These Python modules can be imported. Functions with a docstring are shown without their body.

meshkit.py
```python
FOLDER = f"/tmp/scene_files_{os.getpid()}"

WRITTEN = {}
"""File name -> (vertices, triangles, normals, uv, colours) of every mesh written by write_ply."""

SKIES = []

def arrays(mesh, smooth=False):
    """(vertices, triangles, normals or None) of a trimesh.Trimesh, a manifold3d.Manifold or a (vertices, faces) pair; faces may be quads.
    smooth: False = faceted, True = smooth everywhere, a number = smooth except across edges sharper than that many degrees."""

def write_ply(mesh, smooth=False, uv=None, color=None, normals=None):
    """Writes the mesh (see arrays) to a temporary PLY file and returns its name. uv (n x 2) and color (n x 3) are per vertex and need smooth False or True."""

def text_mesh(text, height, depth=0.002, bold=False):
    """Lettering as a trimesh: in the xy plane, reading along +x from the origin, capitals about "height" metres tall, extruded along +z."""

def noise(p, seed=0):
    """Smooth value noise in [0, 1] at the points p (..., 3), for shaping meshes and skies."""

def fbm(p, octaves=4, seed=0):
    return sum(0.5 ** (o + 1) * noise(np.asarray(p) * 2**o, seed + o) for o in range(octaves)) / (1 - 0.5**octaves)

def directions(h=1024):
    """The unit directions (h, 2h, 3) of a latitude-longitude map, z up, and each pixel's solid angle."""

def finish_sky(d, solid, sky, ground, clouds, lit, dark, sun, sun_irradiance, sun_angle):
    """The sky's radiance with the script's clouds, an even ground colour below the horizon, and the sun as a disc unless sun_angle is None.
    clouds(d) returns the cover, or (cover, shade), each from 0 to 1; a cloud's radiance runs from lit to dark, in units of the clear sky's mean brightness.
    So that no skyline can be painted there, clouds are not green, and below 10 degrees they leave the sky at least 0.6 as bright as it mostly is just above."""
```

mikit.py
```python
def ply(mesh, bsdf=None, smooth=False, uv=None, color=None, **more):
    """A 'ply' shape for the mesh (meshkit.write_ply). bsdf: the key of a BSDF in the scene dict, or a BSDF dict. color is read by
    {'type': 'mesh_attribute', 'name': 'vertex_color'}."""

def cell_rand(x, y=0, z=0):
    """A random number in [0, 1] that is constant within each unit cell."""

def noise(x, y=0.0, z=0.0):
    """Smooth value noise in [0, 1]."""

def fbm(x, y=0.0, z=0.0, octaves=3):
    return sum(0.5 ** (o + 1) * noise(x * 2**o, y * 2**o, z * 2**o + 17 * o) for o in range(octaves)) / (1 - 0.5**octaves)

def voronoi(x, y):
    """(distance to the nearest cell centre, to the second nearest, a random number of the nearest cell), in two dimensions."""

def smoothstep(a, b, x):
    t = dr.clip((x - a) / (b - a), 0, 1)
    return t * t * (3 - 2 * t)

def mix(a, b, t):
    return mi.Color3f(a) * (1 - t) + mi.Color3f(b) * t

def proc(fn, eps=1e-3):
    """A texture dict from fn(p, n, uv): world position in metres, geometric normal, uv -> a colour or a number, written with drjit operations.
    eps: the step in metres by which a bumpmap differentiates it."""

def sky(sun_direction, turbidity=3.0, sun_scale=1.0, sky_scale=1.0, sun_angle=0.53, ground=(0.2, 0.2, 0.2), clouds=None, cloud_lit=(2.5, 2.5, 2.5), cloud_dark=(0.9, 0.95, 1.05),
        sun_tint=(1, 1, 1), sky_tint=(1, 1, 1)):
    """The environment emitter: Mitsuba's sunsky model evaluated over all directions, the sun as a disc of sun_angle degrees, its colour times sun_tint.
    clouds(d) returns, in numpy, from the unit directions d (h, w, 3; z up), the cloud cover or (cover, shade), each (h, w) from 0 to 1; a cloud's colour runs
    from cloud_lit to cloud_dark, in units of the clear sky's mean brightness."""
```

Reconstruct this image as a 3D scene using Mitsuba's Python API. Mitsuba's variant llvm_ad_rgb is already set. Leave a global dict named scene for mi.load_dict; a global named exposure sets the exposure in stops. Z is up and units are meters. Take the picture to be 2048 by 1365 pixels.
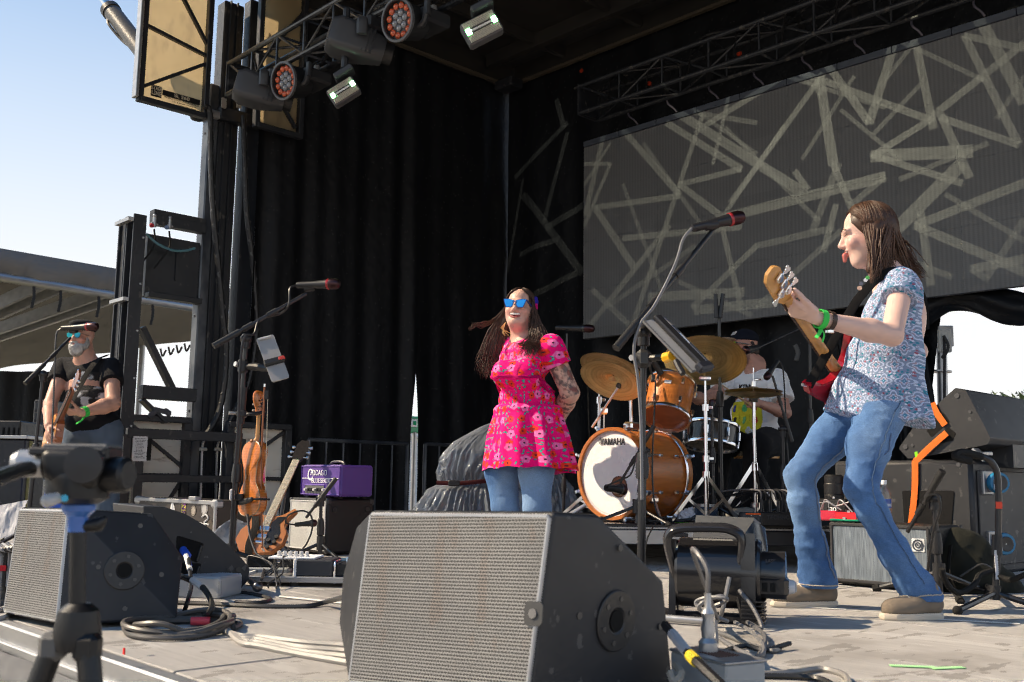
import math, numpy as np, trimesh, mitsuba as mi, mikit, meshkit, drjit as dr
from shapely.geometry import Polygon, Point, LineString
from shapely import affinity
from mikit import noise, fbm, smoothstep, mix, cell_rand, voronoi

# ---------------- camera, sky, exposure ----------------
scene, labels = {}, {}
A = np.array
FPX, PITCH, ROLL, EYE = 2030.0, math.radians(7.8), math.radians(0.8), A([0, 0, 0.5])
CF = A([0, math.cos(PITCH), math.sin(PITCH)]); CU0 = A([0, -math.sin(PITCH), math.cos(PITCH)]); CR0 = A([1.0, 0, 0])
CR = CR0 * math.cos(ROLL) + CU0 * math.sin(ROLL); CU = CU0 * math.cos(ROLL) - CR0 * math.sin(ROLL)
scene['camera'] = {'type': 'thinlens', 'fov': 2 * math.degrees(math.atan(1024 / FPX)), 'fov_axis': 'x', 'near_clip': 0.05, 'far_clip': 2000.0,
                   'aperture_radius': 0.0028, 'focus_distance': 5.6,
                   'to_world': mi.ScalarTransform4f().look_at(origin=EYE.tolist(), target=(EYE + CF).tolist(), up=CU.tolist())}
SUN_AZ, SUN_EL = A([-0.985, 0.04]), math.radians(41)
SUN_AZ = SUN_AZ / np.linalg.norm(SUN_AZ)
SUN = A([SUN_AZ[0] * math.cos(SUN_EL), SUN_AZ[1] * math.cos(SUN_EL), math.sin(SUN_EL)])
def haze_cover(d):                                   # bright summer haze thickening towards the horizon
    el = np.degrees(np.arcsin(np.clip(d[..., 2], -1, 1)))
    return np.clip((33 - el) / 24, 0, 1) ** 1.1 * .93 + .04 * meshkit.fbm(d * A([3, 3, 14.]), 4)
scene['sky'] = mikit.sky(SUN.tolist(), turbidity=2.5, sky_scale=1.35, sun_scale=1.4, sun_tint=(1.0, .985, .96), sky_tint=(.72, 1.06, 1.2), ground=(0.25, 0.23, 0.2), clouds=haze_cover, cloud_lit=(2.45, 2.42, 2.36))
exposure = 1.8

# ---------------- frames: the stage is turned 43.5 degrees from the camera ----------------
ANG = math.radians(43.5)
U, V, Z = A([-math.sin(ANG), math.cos(ANG), 0]), A([math.cos(ANG), math.sin(ANG), 0]), A([0, 0, 1.0])
FS, FW = A([U, V, Z]), np.eye(3)
def W(u, v, z): return U * u + V * v + Z * z
def ray(px, py): return CF + CR * (px - 1024) / FPX + CU * (682.5 - py) / FPX
def P(px, py, y): r = ray(px, py); return EYE + r * (y / r[1])          # a point of the place, surveyed by its bearing and distance
def G(px, py, z=0.0): r = ray(px, py); return EYE + r * ((z - EYE[2]) / r[2])
def onV(px, py, v): r = ray(px, py); return EYE + r * (v / (r @ V))
def onU(px, py, u): r = ray(px, py); return EYE + r * (u / (r @ U))
def unit(a): a = np.asarray(a, float); return a / (np.linalg.norm(a) + 1e-12)
def frame(ez, up=Z):
    """rows ex, ey, ez with ez given and ey near up"""
    ez = unit(ez); ex = np.cross(up, ez)
    if np.linalg.norm(ex) < 1e-5: ex = np.cross([0, 1, 0], ez)
    ex = unit(ex); return A([ex, np.cross(ez, ex), ez])
def yaw(a): a = math.radians(a); return A([[math.cos(a), math.sin(a), 0], [-math.sin(a), math.cos(a), 0], [0, 0, 1]])

ORD = 'first second third fourth fifth sixth seventh eighth ninth tenth eleventh twelfth'.split()
# ---------------- naming ----------------
def num(k):
    if k not in scene and k not in labels: return k
    i = 1
    while f'{k}_{i:03d}' in scene or f'{k}_{i:03d}' in labels: i += 1
    return f'{k}_{i:03d}'
def thing(name, label, category, group=None):
    k = num(name); labels[k] = {'label': label, 'category': category}
    if group: labels[k]['group'] = group
    return k
def shape(mesh, mat, col=None, smooth=30, uv=None):
    if not (uv is not None and smooth in (True, False)):
        v, f, n = meshkit.arrays(mesh, smooth)
    else: v, f, n = meshkit.arrays(mesh, smooth)
    if col is not None:
        col = col(v) if callable(col) else np.broadcast_to(np.asarray(col, float), (len(v), 3)) if np.ndim(col) == 1 else col
    path = meshkit.write_ply((v, f), False, uv, col, normals=n)
    return {'type': 'ply', 'filename': path, 'face_normals': n is None, 'bsdf': {'type': 'ref', 'id': mat}}
def part(parent, name, mesh, mat, col=None, smooth=30, uv=None, label=None):
    k = num(parent + '__' + name); scene[k] = shape(mesh, mat, col, smooth, uv)
    if label: labels[k] = {'label': label}
    return k
def again(parent, name, src, to=None):
    """another entry for the same mesh"""
    k = num(parent + '__' + name); scene[k] = dict(scene[src])
    if to is not None: scene[k]['to_world'] = mi.ScalarTransform4f(to)
    return k
def solo(name, mesh, mat, label, category, col=None, smooth=30, group=None, uv=None):
    k = thing(name, label, category, group); scene[k] = shape(mesh, mat, col, smooth, uv); return k
def struct(name, mesh, mat, col=None, smooth=30, label=None, kind='structure'):
    k = num(name); scene[k] = shape(mesh, mat, col, smooth); labels[k] = {'kind': kind}
    if label: labels[k]['label'] = label
    return k

# ---------------- mesh helpers ----------------
def cat(ms): return trimesh.util.concatenate([m for m in ms])
def hull(pts): return trimesh.convex.convex_hull(np.asarray(pts, float))
def bx(c, s, F=FW, bev=0.0):
    """box centred at c, full sizes s along the rows of F, edges chamfered by bev"""
    h = A(s, float) / 2; sg = A([[x, y, z] for x in (-1, 1) for y in (-1, 1) for z in (-1, 1)], float)
    if bev <= 0:
        m = trimesh.creation.box(extents=s); m = trimesh.Trimesh(m.vertices @ F + c, m.faces, process=False); return m
    bev = min(bev, h.min() * .9)
    pts = np.vstack([sg * (h - bev * (A([0, 1, 2]) != k)) for k in range(3)])
    m = hull(pts); return trimesh.Trimesh(m.vertices @ F + c, m.faces, process=False)
def beam(p, q, w, h, up=Z, bev=0.0):
    p, q = A(p, float), A(q, float); F = frame(q - p, up); return bx((p + q) / 2, (w, h, np.linalg.norm(q - p)), F, bev)
def tube(pts, r, n=8, caps=True, closed=False, flat=1.0, up=None):
    p = np.asarray(pts, float); m = len(p); r = np.broadcast_to(r, (m,)).astype(float)
    t = np.roll(p, -1, 0) - np.roll(p, 1, 0) if closed else np.gradient(p, axis=0)
    t /= np.linalg.norm(t, axis=1, keepdims=True) + 1e-12
    a = np.cross(t[0], [0, 0, 1.0] if abs(t[0][2]) < .9 else [1.0, 0, 0]) if up is None else np.cross(up, t[0]); a = unit(a); ring = []
    for i in range(m):
        a = unit(a - t[i] * (a @ t[i])) if up is None else unit(np.cross(up, t[i])); b = np.cross(t[i], a); ang = np.arange(n) * 2 * math.pi / n
        ring.append(p[i] + r[i] * (np.cos(ang)[:, None] * a + flat * np.sin(ang)[:, None] * b))
    v = np.vstack(ring); k = m if closed else m - 1
    i, j = np.meshgrid(np.arange(k), np.arange(n), indexing='ij'); i2 = (i + 1) % m
    q = np.stack([i * n + j, i * n + (j + 1) % n, i2 * n + (j + 1) % n, i2 * n + j], -1).reshape(-1, 4)
    f = np.vstack([q[:, [0, 1, 2]], q[:, [0, 2, 3]]])
    if caps and not closed:
        v = np.vstack([v, p[0], p[-1]]); J = np.arange(n)
        f = np.vstack([f, np.stack([J * 0 + m * n, (J + 1) % n, J], 1), np.stack([J * 0 + m * n + 1, (m - 1) * n + J, (m - 1) * n + (J + 1) % n], 1)])
    return trimesh.Trimesh(v, f, process=False)
def cyl(p, q, r0, r1=None, n=14): return tube([p, q], [r0, r0 if r1 is None else r1], n)
def spl(pts, n=40):
    p = np.asarray(pts, float); m = len(p)
    if m < 3: return p[0] + np.linspace(0, 1, n)[:, None] * (p[-1] - p[0])
    q = np.vstack([2 * p[0] - p[1], p, 2 * p[-1] - p[-2]]); t = np.linspace(0, m - 1 - 1e-9, n); i = t.astype(int); x = (t - i)[:, None]
    a, b, c, d = q[i], q[i + 1], q[i + 2], q[i + 3]
    return .5 * (2 * b + (c - a) * x + (2 * a - 5 * b + 4 * c - d) * x ** 2 + (3 * b - a - 3 * c + d) * x ** 3)
def cable(pts, r, k=8, n=6): return tube(spl(pts, (len(pts) - 1) * k + 1), r, n)
def lathe(prof, o, axis, n=28):
    """prof: (radius, height) pairs along axis from o"""
    F = frame(axis); ang = np.arange(n) * 2 * math.pi / n; c = np.cos(ang)[:, None] * F[0] + np.sin(ang)[:, None] * F[1]
    v = np.vstack([A(o) + F[2] * h + c * max(r, 1e-5) for r, h in prof]); m = len(prof)
    i, j = np.meshgrid(np.arange(m - 1), np.arange(n), indexing='ij')
    q = np.stack([i * n + j, i * n + (j + 1) % n, (i + 1) * n + (j + 1) % n, (i + 1) * n + j], -1).reshape(-1, 4)
    return trimesh.Trimesh(v, np.vstack([q[:, [0, 1, 2]], q[:, [0, 2, 3]]]), process=False)
def disc(o, axis, r, th=.004, n=28): return lathe([(0, 0), (r, 0), (r, th), (0, th)], o, axis, n)
def sph(c, r, n=1):
    m = trimesh.creation.icosphere(subdivisions=n); return trimesh.Trimesh(m.vertices * r + c, m.faces, process=False)
def ext(poly, o, ex, ey, d, center=False):
    """polygon in the (ex, ey) plane at o, thickened by d along ex x ey"""
    if not hasattr(poly, 'geom_type'): poly = Polygon(poly)
    ez = np.cross(ex, ey); ms = []
    for g in getattr(poly, 'geoms', [poly]):
        m = trimesh.creation.extrude_polygon(g, d, engine='earcut'); v = m.vertices - [0, 0, d / 2 if center else 0]
        ms.append(trimesh.Trimesh(v[:, :1] * ex + v[:, 1:2] * ey + v[:, 2:] * ez + o, m.faces, process=False))
    return cat(ms)
def txt(s, h, o, ex, ey, d=.002, bold=False, center=True, sx=1.0):
    m = meshkit.text_mesh(s, h, d, bold); v = np.array(m.vertices)
    if center: v[:, 0] -= (v[:, 0].min() + v[:, 0].max()) / 2
    v[:, 0] *= sx
    ez = np.cross(ex, ey); return trimesh.Trimesh(v[:, :1] * ex + v[:, 1:2] * ey + v[:, 2:] * ez + o, m.faces, process=False)
def grid(fn, nu, nv):
    """sheet from fn(s, t) -> points, s, t in 0..1"""
    s, t = np.meshgrid(np.linspace(0, 1, nu), np.linspace(0, 1, nv), indexing='ij'); v = fn(s.ravel(), t.ravel())
    i, j = np.meshgrid(np.arange(nu - 1), np.arange(nv - 1), indexing='ij')
    q = np.stack([i * nv + j, (i + 1) * nv + j, (i + 1) * nv + j + 1, i * nv + j + 1], -1).reshape(-1, 4)
    return trimesh.Trimesh(v, np.vstack([q[:, [0, 1, 2]], q[:, [0, 2, 3]]]), process=False)
def rng(s): return np.random.default_rng(s)
def rrect(w, h, r): return Polygon([(-w/2+r, -h/2+r), (w/2-r, -h/2+r), (w/2-r, h/2-r), (-w/2+r, h/2-r)]).buffer(r, 4)
def rough(m, amp, freq, seed=0, octaves=3):
    v = np.array(m.vertices); n = trimesh.Trimesh(v, m.faces, process=False).vertex_normals
    return trimesh.Trimesh(v + n * ((meshkit.fbm(v * freq, octaves, seed) - .5) * 2 * amp)[:, None], m.faces, process=False)

# ---------------- signed-distance bodies ----------------
def nets(Fd, org, h):
    s = Fd < 0
    c = np.zeros(A(Fd.shape) - 1, np.int8)
    for a, b, d in np.ndindex(2, 2, 2): c += s[a:s.shape[0]-1+a, b:s.shape[1]-1+b, d:s.shape[2]-1+d]
    act = (c > 0) & (c < 8); I = np.argwhere(act); idx = np.full(act.shape, -1, np.int64); idx[act] = np.arange(len(I))
    pos, cnt = np.zeros((len(I), 3)), np.zeros(len(I))
    cor = [A(x) for x in np.ndindex(2, 2, 2)]
    for a in cor:
        for ax in range(3):
            if a[ax]: continue
            b = a.copy(); b[ax] = 1
            fa, fb = Fd[tuple((I + a).T)], Fd[tuple((I + b).T)]; m = (fa < 0) != (fb < 0)
            t = np.where(m, fa / np.where(m, fa - fb, 1), 0); pos += m[:, None] * (a + (b - a) * t[:, None]); cnt += m
    v = org + h * (I + pos / cnt[:, None]); quads = []
    for ax in range(3):
        o1, o2 = [A([0, 1, 0]), A([0, 0, 1])] if ax == 0 else [A([0, 0, 1]), A([1, 0, 0])] if ax == 1 else [A([1, 0, 0]), A([0, 1, 0])]
        lo = [slice(None)] * 3; hi = [slice(None)] * 3; lo[ax] = slice(0, -1); hi[ax] = slice(1, None)
        sa, sb = s[tuple(lo)], s[tuple(hi)]; E = np.argwhere(sa != sb)
        E = E[(E[:, (ax+1) % 3] > 0) & (E[:, (ax+2) % 3] > 0) & (E[:, (ax+1) % 3] < Fd.shape[(ax+1) % 3]-1) & (E[:, (ax+2) % 3] < Fd.shape[(ax+2) % 3]-1)]
        g = lambda e: idx[tuple(e.T)]
        q = np.stack([g(E - o1 - o2), g(E - o2), g(E), g(E - o1)], 1); fl = ~sa[tuple(E.T)]
        q[fl] = q[fl][:, ::-1]; quads.append(q)
    q = np.vstack(quads); q = q[(q >= 0).all(1)]
    return trimesh.Trimesh(v, np.vstack([q[:, [0, 1, 2]], q[:, [0, 2, 3]]]), process=False)
def C_(a, b, ra, rb=None, k=.02): return ('c', A(a, float), A(b, float), ra, ra if rb is None else rb, k)
def E_(c, r, R=None, k=.02): return ('e', A(c, float), A(r, float), np.eye(3) if R is None else A(R), k)
def prim(p, X):
    if p[0] == 'c':
        _, a, b, ra, rb, _ = p; ab = b - a; L2 = ab @ ab + 1e-12; t = np.clip(((X - a) @ ab) / L2, 0, 1)
        return np.linalg.norm(X - a - t[..., None] * ab, axis=-1) - (ra + (rb - ra) * t)
    _, c, r, R, _ = p; q = (X - c) @ R.T; k0 = np.linalg.norm(q / r, axis=-1); k1 = np.linalg.norm(q / r ** 2, axis=-1)
    return np.where(k1 > 1e-9, k0 * (k0 - 1) / np.maximum(k1, 1e-9), -r.min())
def pbox(p):
    if p[0] == 'c': r = max(p[3], p[4]); return np.minimum(p[1], p[2]) - r, np.maximum(p[1], p[2]) + r
    e = np.abs(p[3].T) @ p[2]; return p[1] - e, p[1] + e
def sdf(prims, h, cuts=(), clip=None, disp=None, pad=.03):
    """smooth union of prims; cuts are carved out; clip(X) keeps where negative"""
    bb = [pbox(p) for p in prims]; lo = np.min([b[0] for b in bb], 0) - pad; hi = np.max([b[1] for b in bb], 0) + pad
    n = np.ceil((hi - lo) / h).astype(int) + 2; Fd = np.full(n, 1.0, np.float32)
    def block(p, mg):
        a, b = pbox(p); i0 = np.clip(np.floor((a - mg - lo) / h).astype(int), 0, n); i1 = np.clip(np.ceil((b + mg - lo) / h).astype(int) + 1, 0, n)
        ax = [lo[k] + h * np.arange(i0[k], i1[k]) for k in range(3)]
        return tuple(slice(a_, b_) for a_, b_ in zip(i0, i1)), np.stack(np.meshgrid(*ax, indexing='ij'), -1)
    for p in prims:
        k = p[-1]; sl, X = block(p, k + 2 * h)
        if X.size == 0: continue
        d = prim(p, X); a = Fd[sl]; hh = np.maximum(k - np.abs(a - d), 0) / k; Fd[sl] = np.minimum(a, d) - hh * hh * k * .25
    for p in cuts:
        k = p[-1]; sl, X = block(p, k + 2 * h); d = -prim(p, X); a = Fd[sl]; hh = np.maximum(k - np.abs(a - d), 0) / k; Fd[sl] = np.maximum(a, d) + hh * hh * k * .25
    if clip is not None or disp is not None:
        ax = [lo[k] + h * np.arange(n[k]) for k in range(3)]; X = np.stack(np.meshgrid(*ax, indexing='ij'), -1)
        if disp is not None:
            m = np.abs(Fd) < .06; Fd[m] += disp(X[m]).astype(np.float32)
        if clip is not None: Fd = np.maximum(Fd, clip(X).astype(np.float32))
    return nets(Fd, lo, h)

# ---------------- materials ----------------
VC = {'type': 'mesh_attribute', 'name': 'vertex_color'}
def pr(base, rough_, **k): return {'type': 'twosided', 'bsdf': {'type': 'principled', 'base_color': base, 'roughness': rough_, **k}}
def rgb(*c): return {'type': 'rgb', 'value': list(c)}
def bump(inner, fn, scale, eps=1e-3): return {'type': 'bumpmap', 'tex': mikit.proc(fn, eps), 'scale': scale, 'bsdf': inner}
def two(b): return {'type': 'twosided', 'bsdf': b}
def pin(base, rough_, **k): return {'type': 'principled', 'base_color': base, 'roughness': rough_, **k}
scene['matte'] = pr(VC, .8, specular=.3)
scene['satin'] = pr(VC, .42, specular=.5)
scene['gloss'] = pr(VC, .16, specular=.5, clearcoat=.6, clearcoat_gloss=.9)
scene['metal'] = pr(VC, .3, metallic=.9)
scene['cloth'] = pr(VC, .95, specular=.15, sheen=.35)
scene['skin'] = pr(VC, .48, specular=.42, sheen=.1)
scene['hair'] = pr(VC, .46, specular=.4, sheen=.2)
scene['chrome'] = pr(rgb(.86, .87, .9), .09, metallic=1.0)
scene['steel'] = two(bump(pin(mikit.proc(lambda p, n, uv: mix((.34, .35, .37), (.52, .52, .52), fbm(p.x * 9, p.y * 9, p.z * 14, 4))), .38, metallic=.75), lambda p, n, uv: fbm(p.x * 40, p.y * 40, p.z * 40, 2), .0006))
scene['blue_steel'] = two(pin(mikit.proc(lambda p, n, uv: mix((.035, .042, .056), (.11, .118, .13), smoothstep(.3, .75, fbm(p.x * 6, p.y * 6, p.z * 3.5, 4)))), .36, metallic=.35, specular=.6))
scene['truss_paint'] = two(pin(mikit.proc(lambda p, n, uv: mix((.018, .02, .024), (.06, .062, .066), smoothstep(.45, .7, fbm(p.x * 14, p.y * 14, p.z * 14, 3)))), .24, specular=.7))
scene['black_steel'] = two(pin(mikit.proc(lambda p, n, uv: mix(mix((.008, .010, .014), (.028, .030, .036), fbm(p.x * 5, p.y * 5, p.z * 3, 4)), (.11, .10, .085), smoothstep(.66, .8, fbm(p.x * 23, p.y * 23, p.z * 11 + 7, 4)) * .6)), .42, specular=.5))
scene['speaker_paint'] = two(bump(pin(mikit.proc(lambda p, n, uv: mix(mix((.014, .015, .018), (.028, .029, .033), fbm(p.x * 6, p.y * 6, p.z * 6, 3)), (.13, .125, .12), smoothstep(.70, .75, fbm(p.x * 31 + 3, p.y * 31, p.z * 19, 4)) * .4)), .5, specular=.45), lambda p, n, uv: noise(p.x * 330, p.y * 330, p.z * 330), .0007, 5e-4))
def deck_col(p, n, uv):
    a = p.x * -.688 + p.y * .725; b = p.x * .725 + p.y * .688
    base = mix((.275, .266, .255), (.365, .352, .338), fbm(a * 1.3, b * 1.3, 3., 4))
    base = base * (0.89 + 0.22 * fbm(a * 6, b * 70, 0., 3))
    base = mix(base, (.19, .178, .165), smoothstep(.55, .80, fbm(a * 2.3 + 9, b * 2.9, 1., 5)) * .6)
    base = mix(base, (.46, .453, .44), smoothstep(.62, .72, fbm(a * 5 + 2, b * 17, 6., 4)) * .35)
    return mix(base, (.12, .11, .10), smoothstep(.66, .72, fbm(a * 21, b * 9 + 5, 8., 4)) * .5)
scene['deck'] = two(bump(pin(mikit.proc(deck_col), .62, specular=.35), lambda p, n, uv: fbm(p.x * 60, p.y * 60, p.z * 60, 3), .0012))
def cloth_black(p, n, uv):
    return mix((.003, .0034, .0048), (.007, .0080, .0105), fbm(p.x * 3, p.y * 3, p.z * 1.2, 4)) + mi.Color3f(.05, .048, .045) * (smoothstep(.70, .8, fbm(p.x * 40, p.y * 40, p.z * 26, 3)) * .35)
scene['drape'] = two(bump(pin(mikit.proc(cloth_black), .55, specular=.26), lambda p, n, uv: fbm(p.x * 17, p.y * 17, p.z * 11, 4), .010))
scene['tan_panel'] = {'type': 'principledthin', 'base_color': mikit.proc(lambda p, n, uv: mix(mix((.52, .40, .22), (.62, .50, .31), fbm(p.x * 2, p.y * 2, p.z * 1.5, 4)), (.36, .28, .18), smoothstep(.55, .8, fbm(p.x * 9, p.y * 9, p.z * 3, 4)) * .5)), 'roughness': .6, 'diff_trans': 1.0, 'spec_trans': 0.0}
scene['cream_panel'] = two(pin(mikit.proc(lambda p, n, uv: mix(mix((.62, .58, .50), (.74, .70, .62), fbm(p.x * 3, p.y * 3, p.z * 2, 4)), (.36, .29, .22), smoothstep(.60, .80, fbm(p.x * 9, p.y * 9, p.z * 25, 4)) * .7)), .6))
scene['tarp'] = two(bump(pin(mikit.proc(lambda p, n, uv: mix((.10, .105, .115), (.24, .24, .245), fbm(p.x * 3.4, p.y * 3.4, p.z * 3, 4))), .6), lambda p, n, uv: fbm(p.x * 5, p.y * 5, p.z * 5, 4), .03))
scene['ceiling'] = two(pin(mikit.proc(lambda p, n, uv: mix((.010, .010, .011), (.035, .032, .028), fbm(p.x * 1.5, p.y * 1.5, p.z, 4))), .7))
scene['ground_mat'] = two(pin(mikit.proc(lambda p, n, uv: mix(mix((.22, .20, .18), (.30, .285, .26), fbm(p.x * .8, p.y * .8, 0., 4)), (.15, .15, .10), smoothstep(.55, .7, fbm(p.x * .13, p.y * .13, 3., 4)))), .9))
def perf(p, n, uv):
    y = uv.y / .0074; x = uv.x / .0086 + .5 * dr.select(dr.floor(y) - 2 * dr.floor(y / 2) > .5, 1., 0.)
    d = dr.sqrt(dr.square((x - dr.floor(x) - .5) * .78) + dr.square((y - dr.floor(y) - .5) * 1.12)); m = smoothstep(.42, .32, d)
    w = fbm(uv.x * 9, uv.y * 7, 2., 4)
    base = mix((.30, .297, .29), (.20, .198, .194), w); base = mix(base, (.22, .14, .09), smoothstep(.64, .74, fbm(uv.x * 24, uv.y * 9, 5., 3)) * .3)
    return mix(base, (.035, .034, .034), m)
scene['grille'] = two(pin(mikit.proc(perf), .5, specular=.4))
def woody(a, b, f, g):
    def fn(p, n, uv): return mix(a, b, fbm(p.x * f, p.y * f, p.z * g, 4))
    return fn
scene['drum_wood'] = two(pin(mikit.proc(woody((.33, .095, .018), (.50, .17, .036), 9, 60)), .3, specular=.5, clearcoat=.5, clearcoat_gloss=.8))
def cym(p, n, uv):
    return mix((.64, .46, .20), (.88, .70, .38), fbm(uv.x * 26, uv.y * 3, 0., 3)) * (.82 + .3 * noise(uv.x * 260, 0., 1.))
scene['cymbal_bronze'] = two(bump(pin(mikit.proc(cym), .40, metallic=.88), lambda p, n, uv: noise(uv.x * 300, uv.y * 2, 0.), .0004))
def flame(p, n, uv):
    s = .5 + .5 * dr.sin(p.z * 760 + 6 * fbm(p.x * 20, p.y * 20, p.z * 9, 3))
    return mix((.34, .085, .014), (.62, .20, .035), s * .45 + .55 * fbm(p.x * 30, p.y * 30, p.z * 60, 3))
scene['flamed_wood'] = two(pin(mikit.proc(flame), .22, specular=.6, clearcoat=.8, clearcoat_gloss=.92))
scene['maple'] = two(pin(mikit.proc(woody((.44, .21, .06), (.62, .33, .11), 18, 46)), .32, clearcoat=.4))
scene['amp_cloth'] = two(pin(mikit.proc(lambda p, n, uv: mix((.36, .36, .345), (.50, .50, .48), noise(uv.x * 420, uv.y * 420, 0.)) * (.9 + .2 * fbm(uv.x * 8, uv.y * 8, 1., 3))), .9))
scene['blue_grille'] = two(pin(mikit.proc(lambda p, n, uv: mix((.085, .11, .14), (.20, .235, .275), noise(uv.x * 210, uv.y * 22, 0.)) * (.85 + .3 * noise(uv.x * 40, uv.y * 9, 3.))), .8))
scene['tolex'] = two(bump(pin(VC, .45, specular=.4), lambda p, n, uv: noise(p.x * 400, p.y * 400, p.z * 400), .0006, 5e-4))
scene['film'] = {'type': 'blendbsdf', 'weight': .42, 'a': {'type': 'thindielectric'}, 'b': two(bump(pin(rgb(.24, .27, .32), .13, specular=.9), lambda p, n, uv: fbm(p.x * 12, p.y * 12, p.z * 7, 3), .008))}
scene['tent_cloth'] = two(bump(pin(mikit.proc(lambda p, n, uv: mix((.13, .12, .11), (.20, .185, .17), fbm(p.x * .8, p.y * .8, p.z * 2, 4))), .75), lambda p, n, uv: fbm(p.x * 3, p.y * 3, p.z * 3, 3), .05))
scene['black_tube'] = pr(VC, .3, specular=.6)
scene['clear'] = {'type': 'thindielectric'}
scene['foliage'] = two(pin(VC, .7))
def led_col(p, n, uv):
    a = p.x * -.688 + p.y * .725
    t = .5 + .5 * dr.sin(a * 175)
    t2 = .5 + .5 * dr.sin(p.z * 420)
    m = cell_rand(a / .5 - .46, p.z / .525, 2.)
    return mix((.108, .111, .115), (.142, .145, .149), t * .75 + t2 * .25) * (.93 + .12 * m)
scene['led_face'] = two(pin(mikit.proc(led_col), .55, specular=.4))

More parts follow.
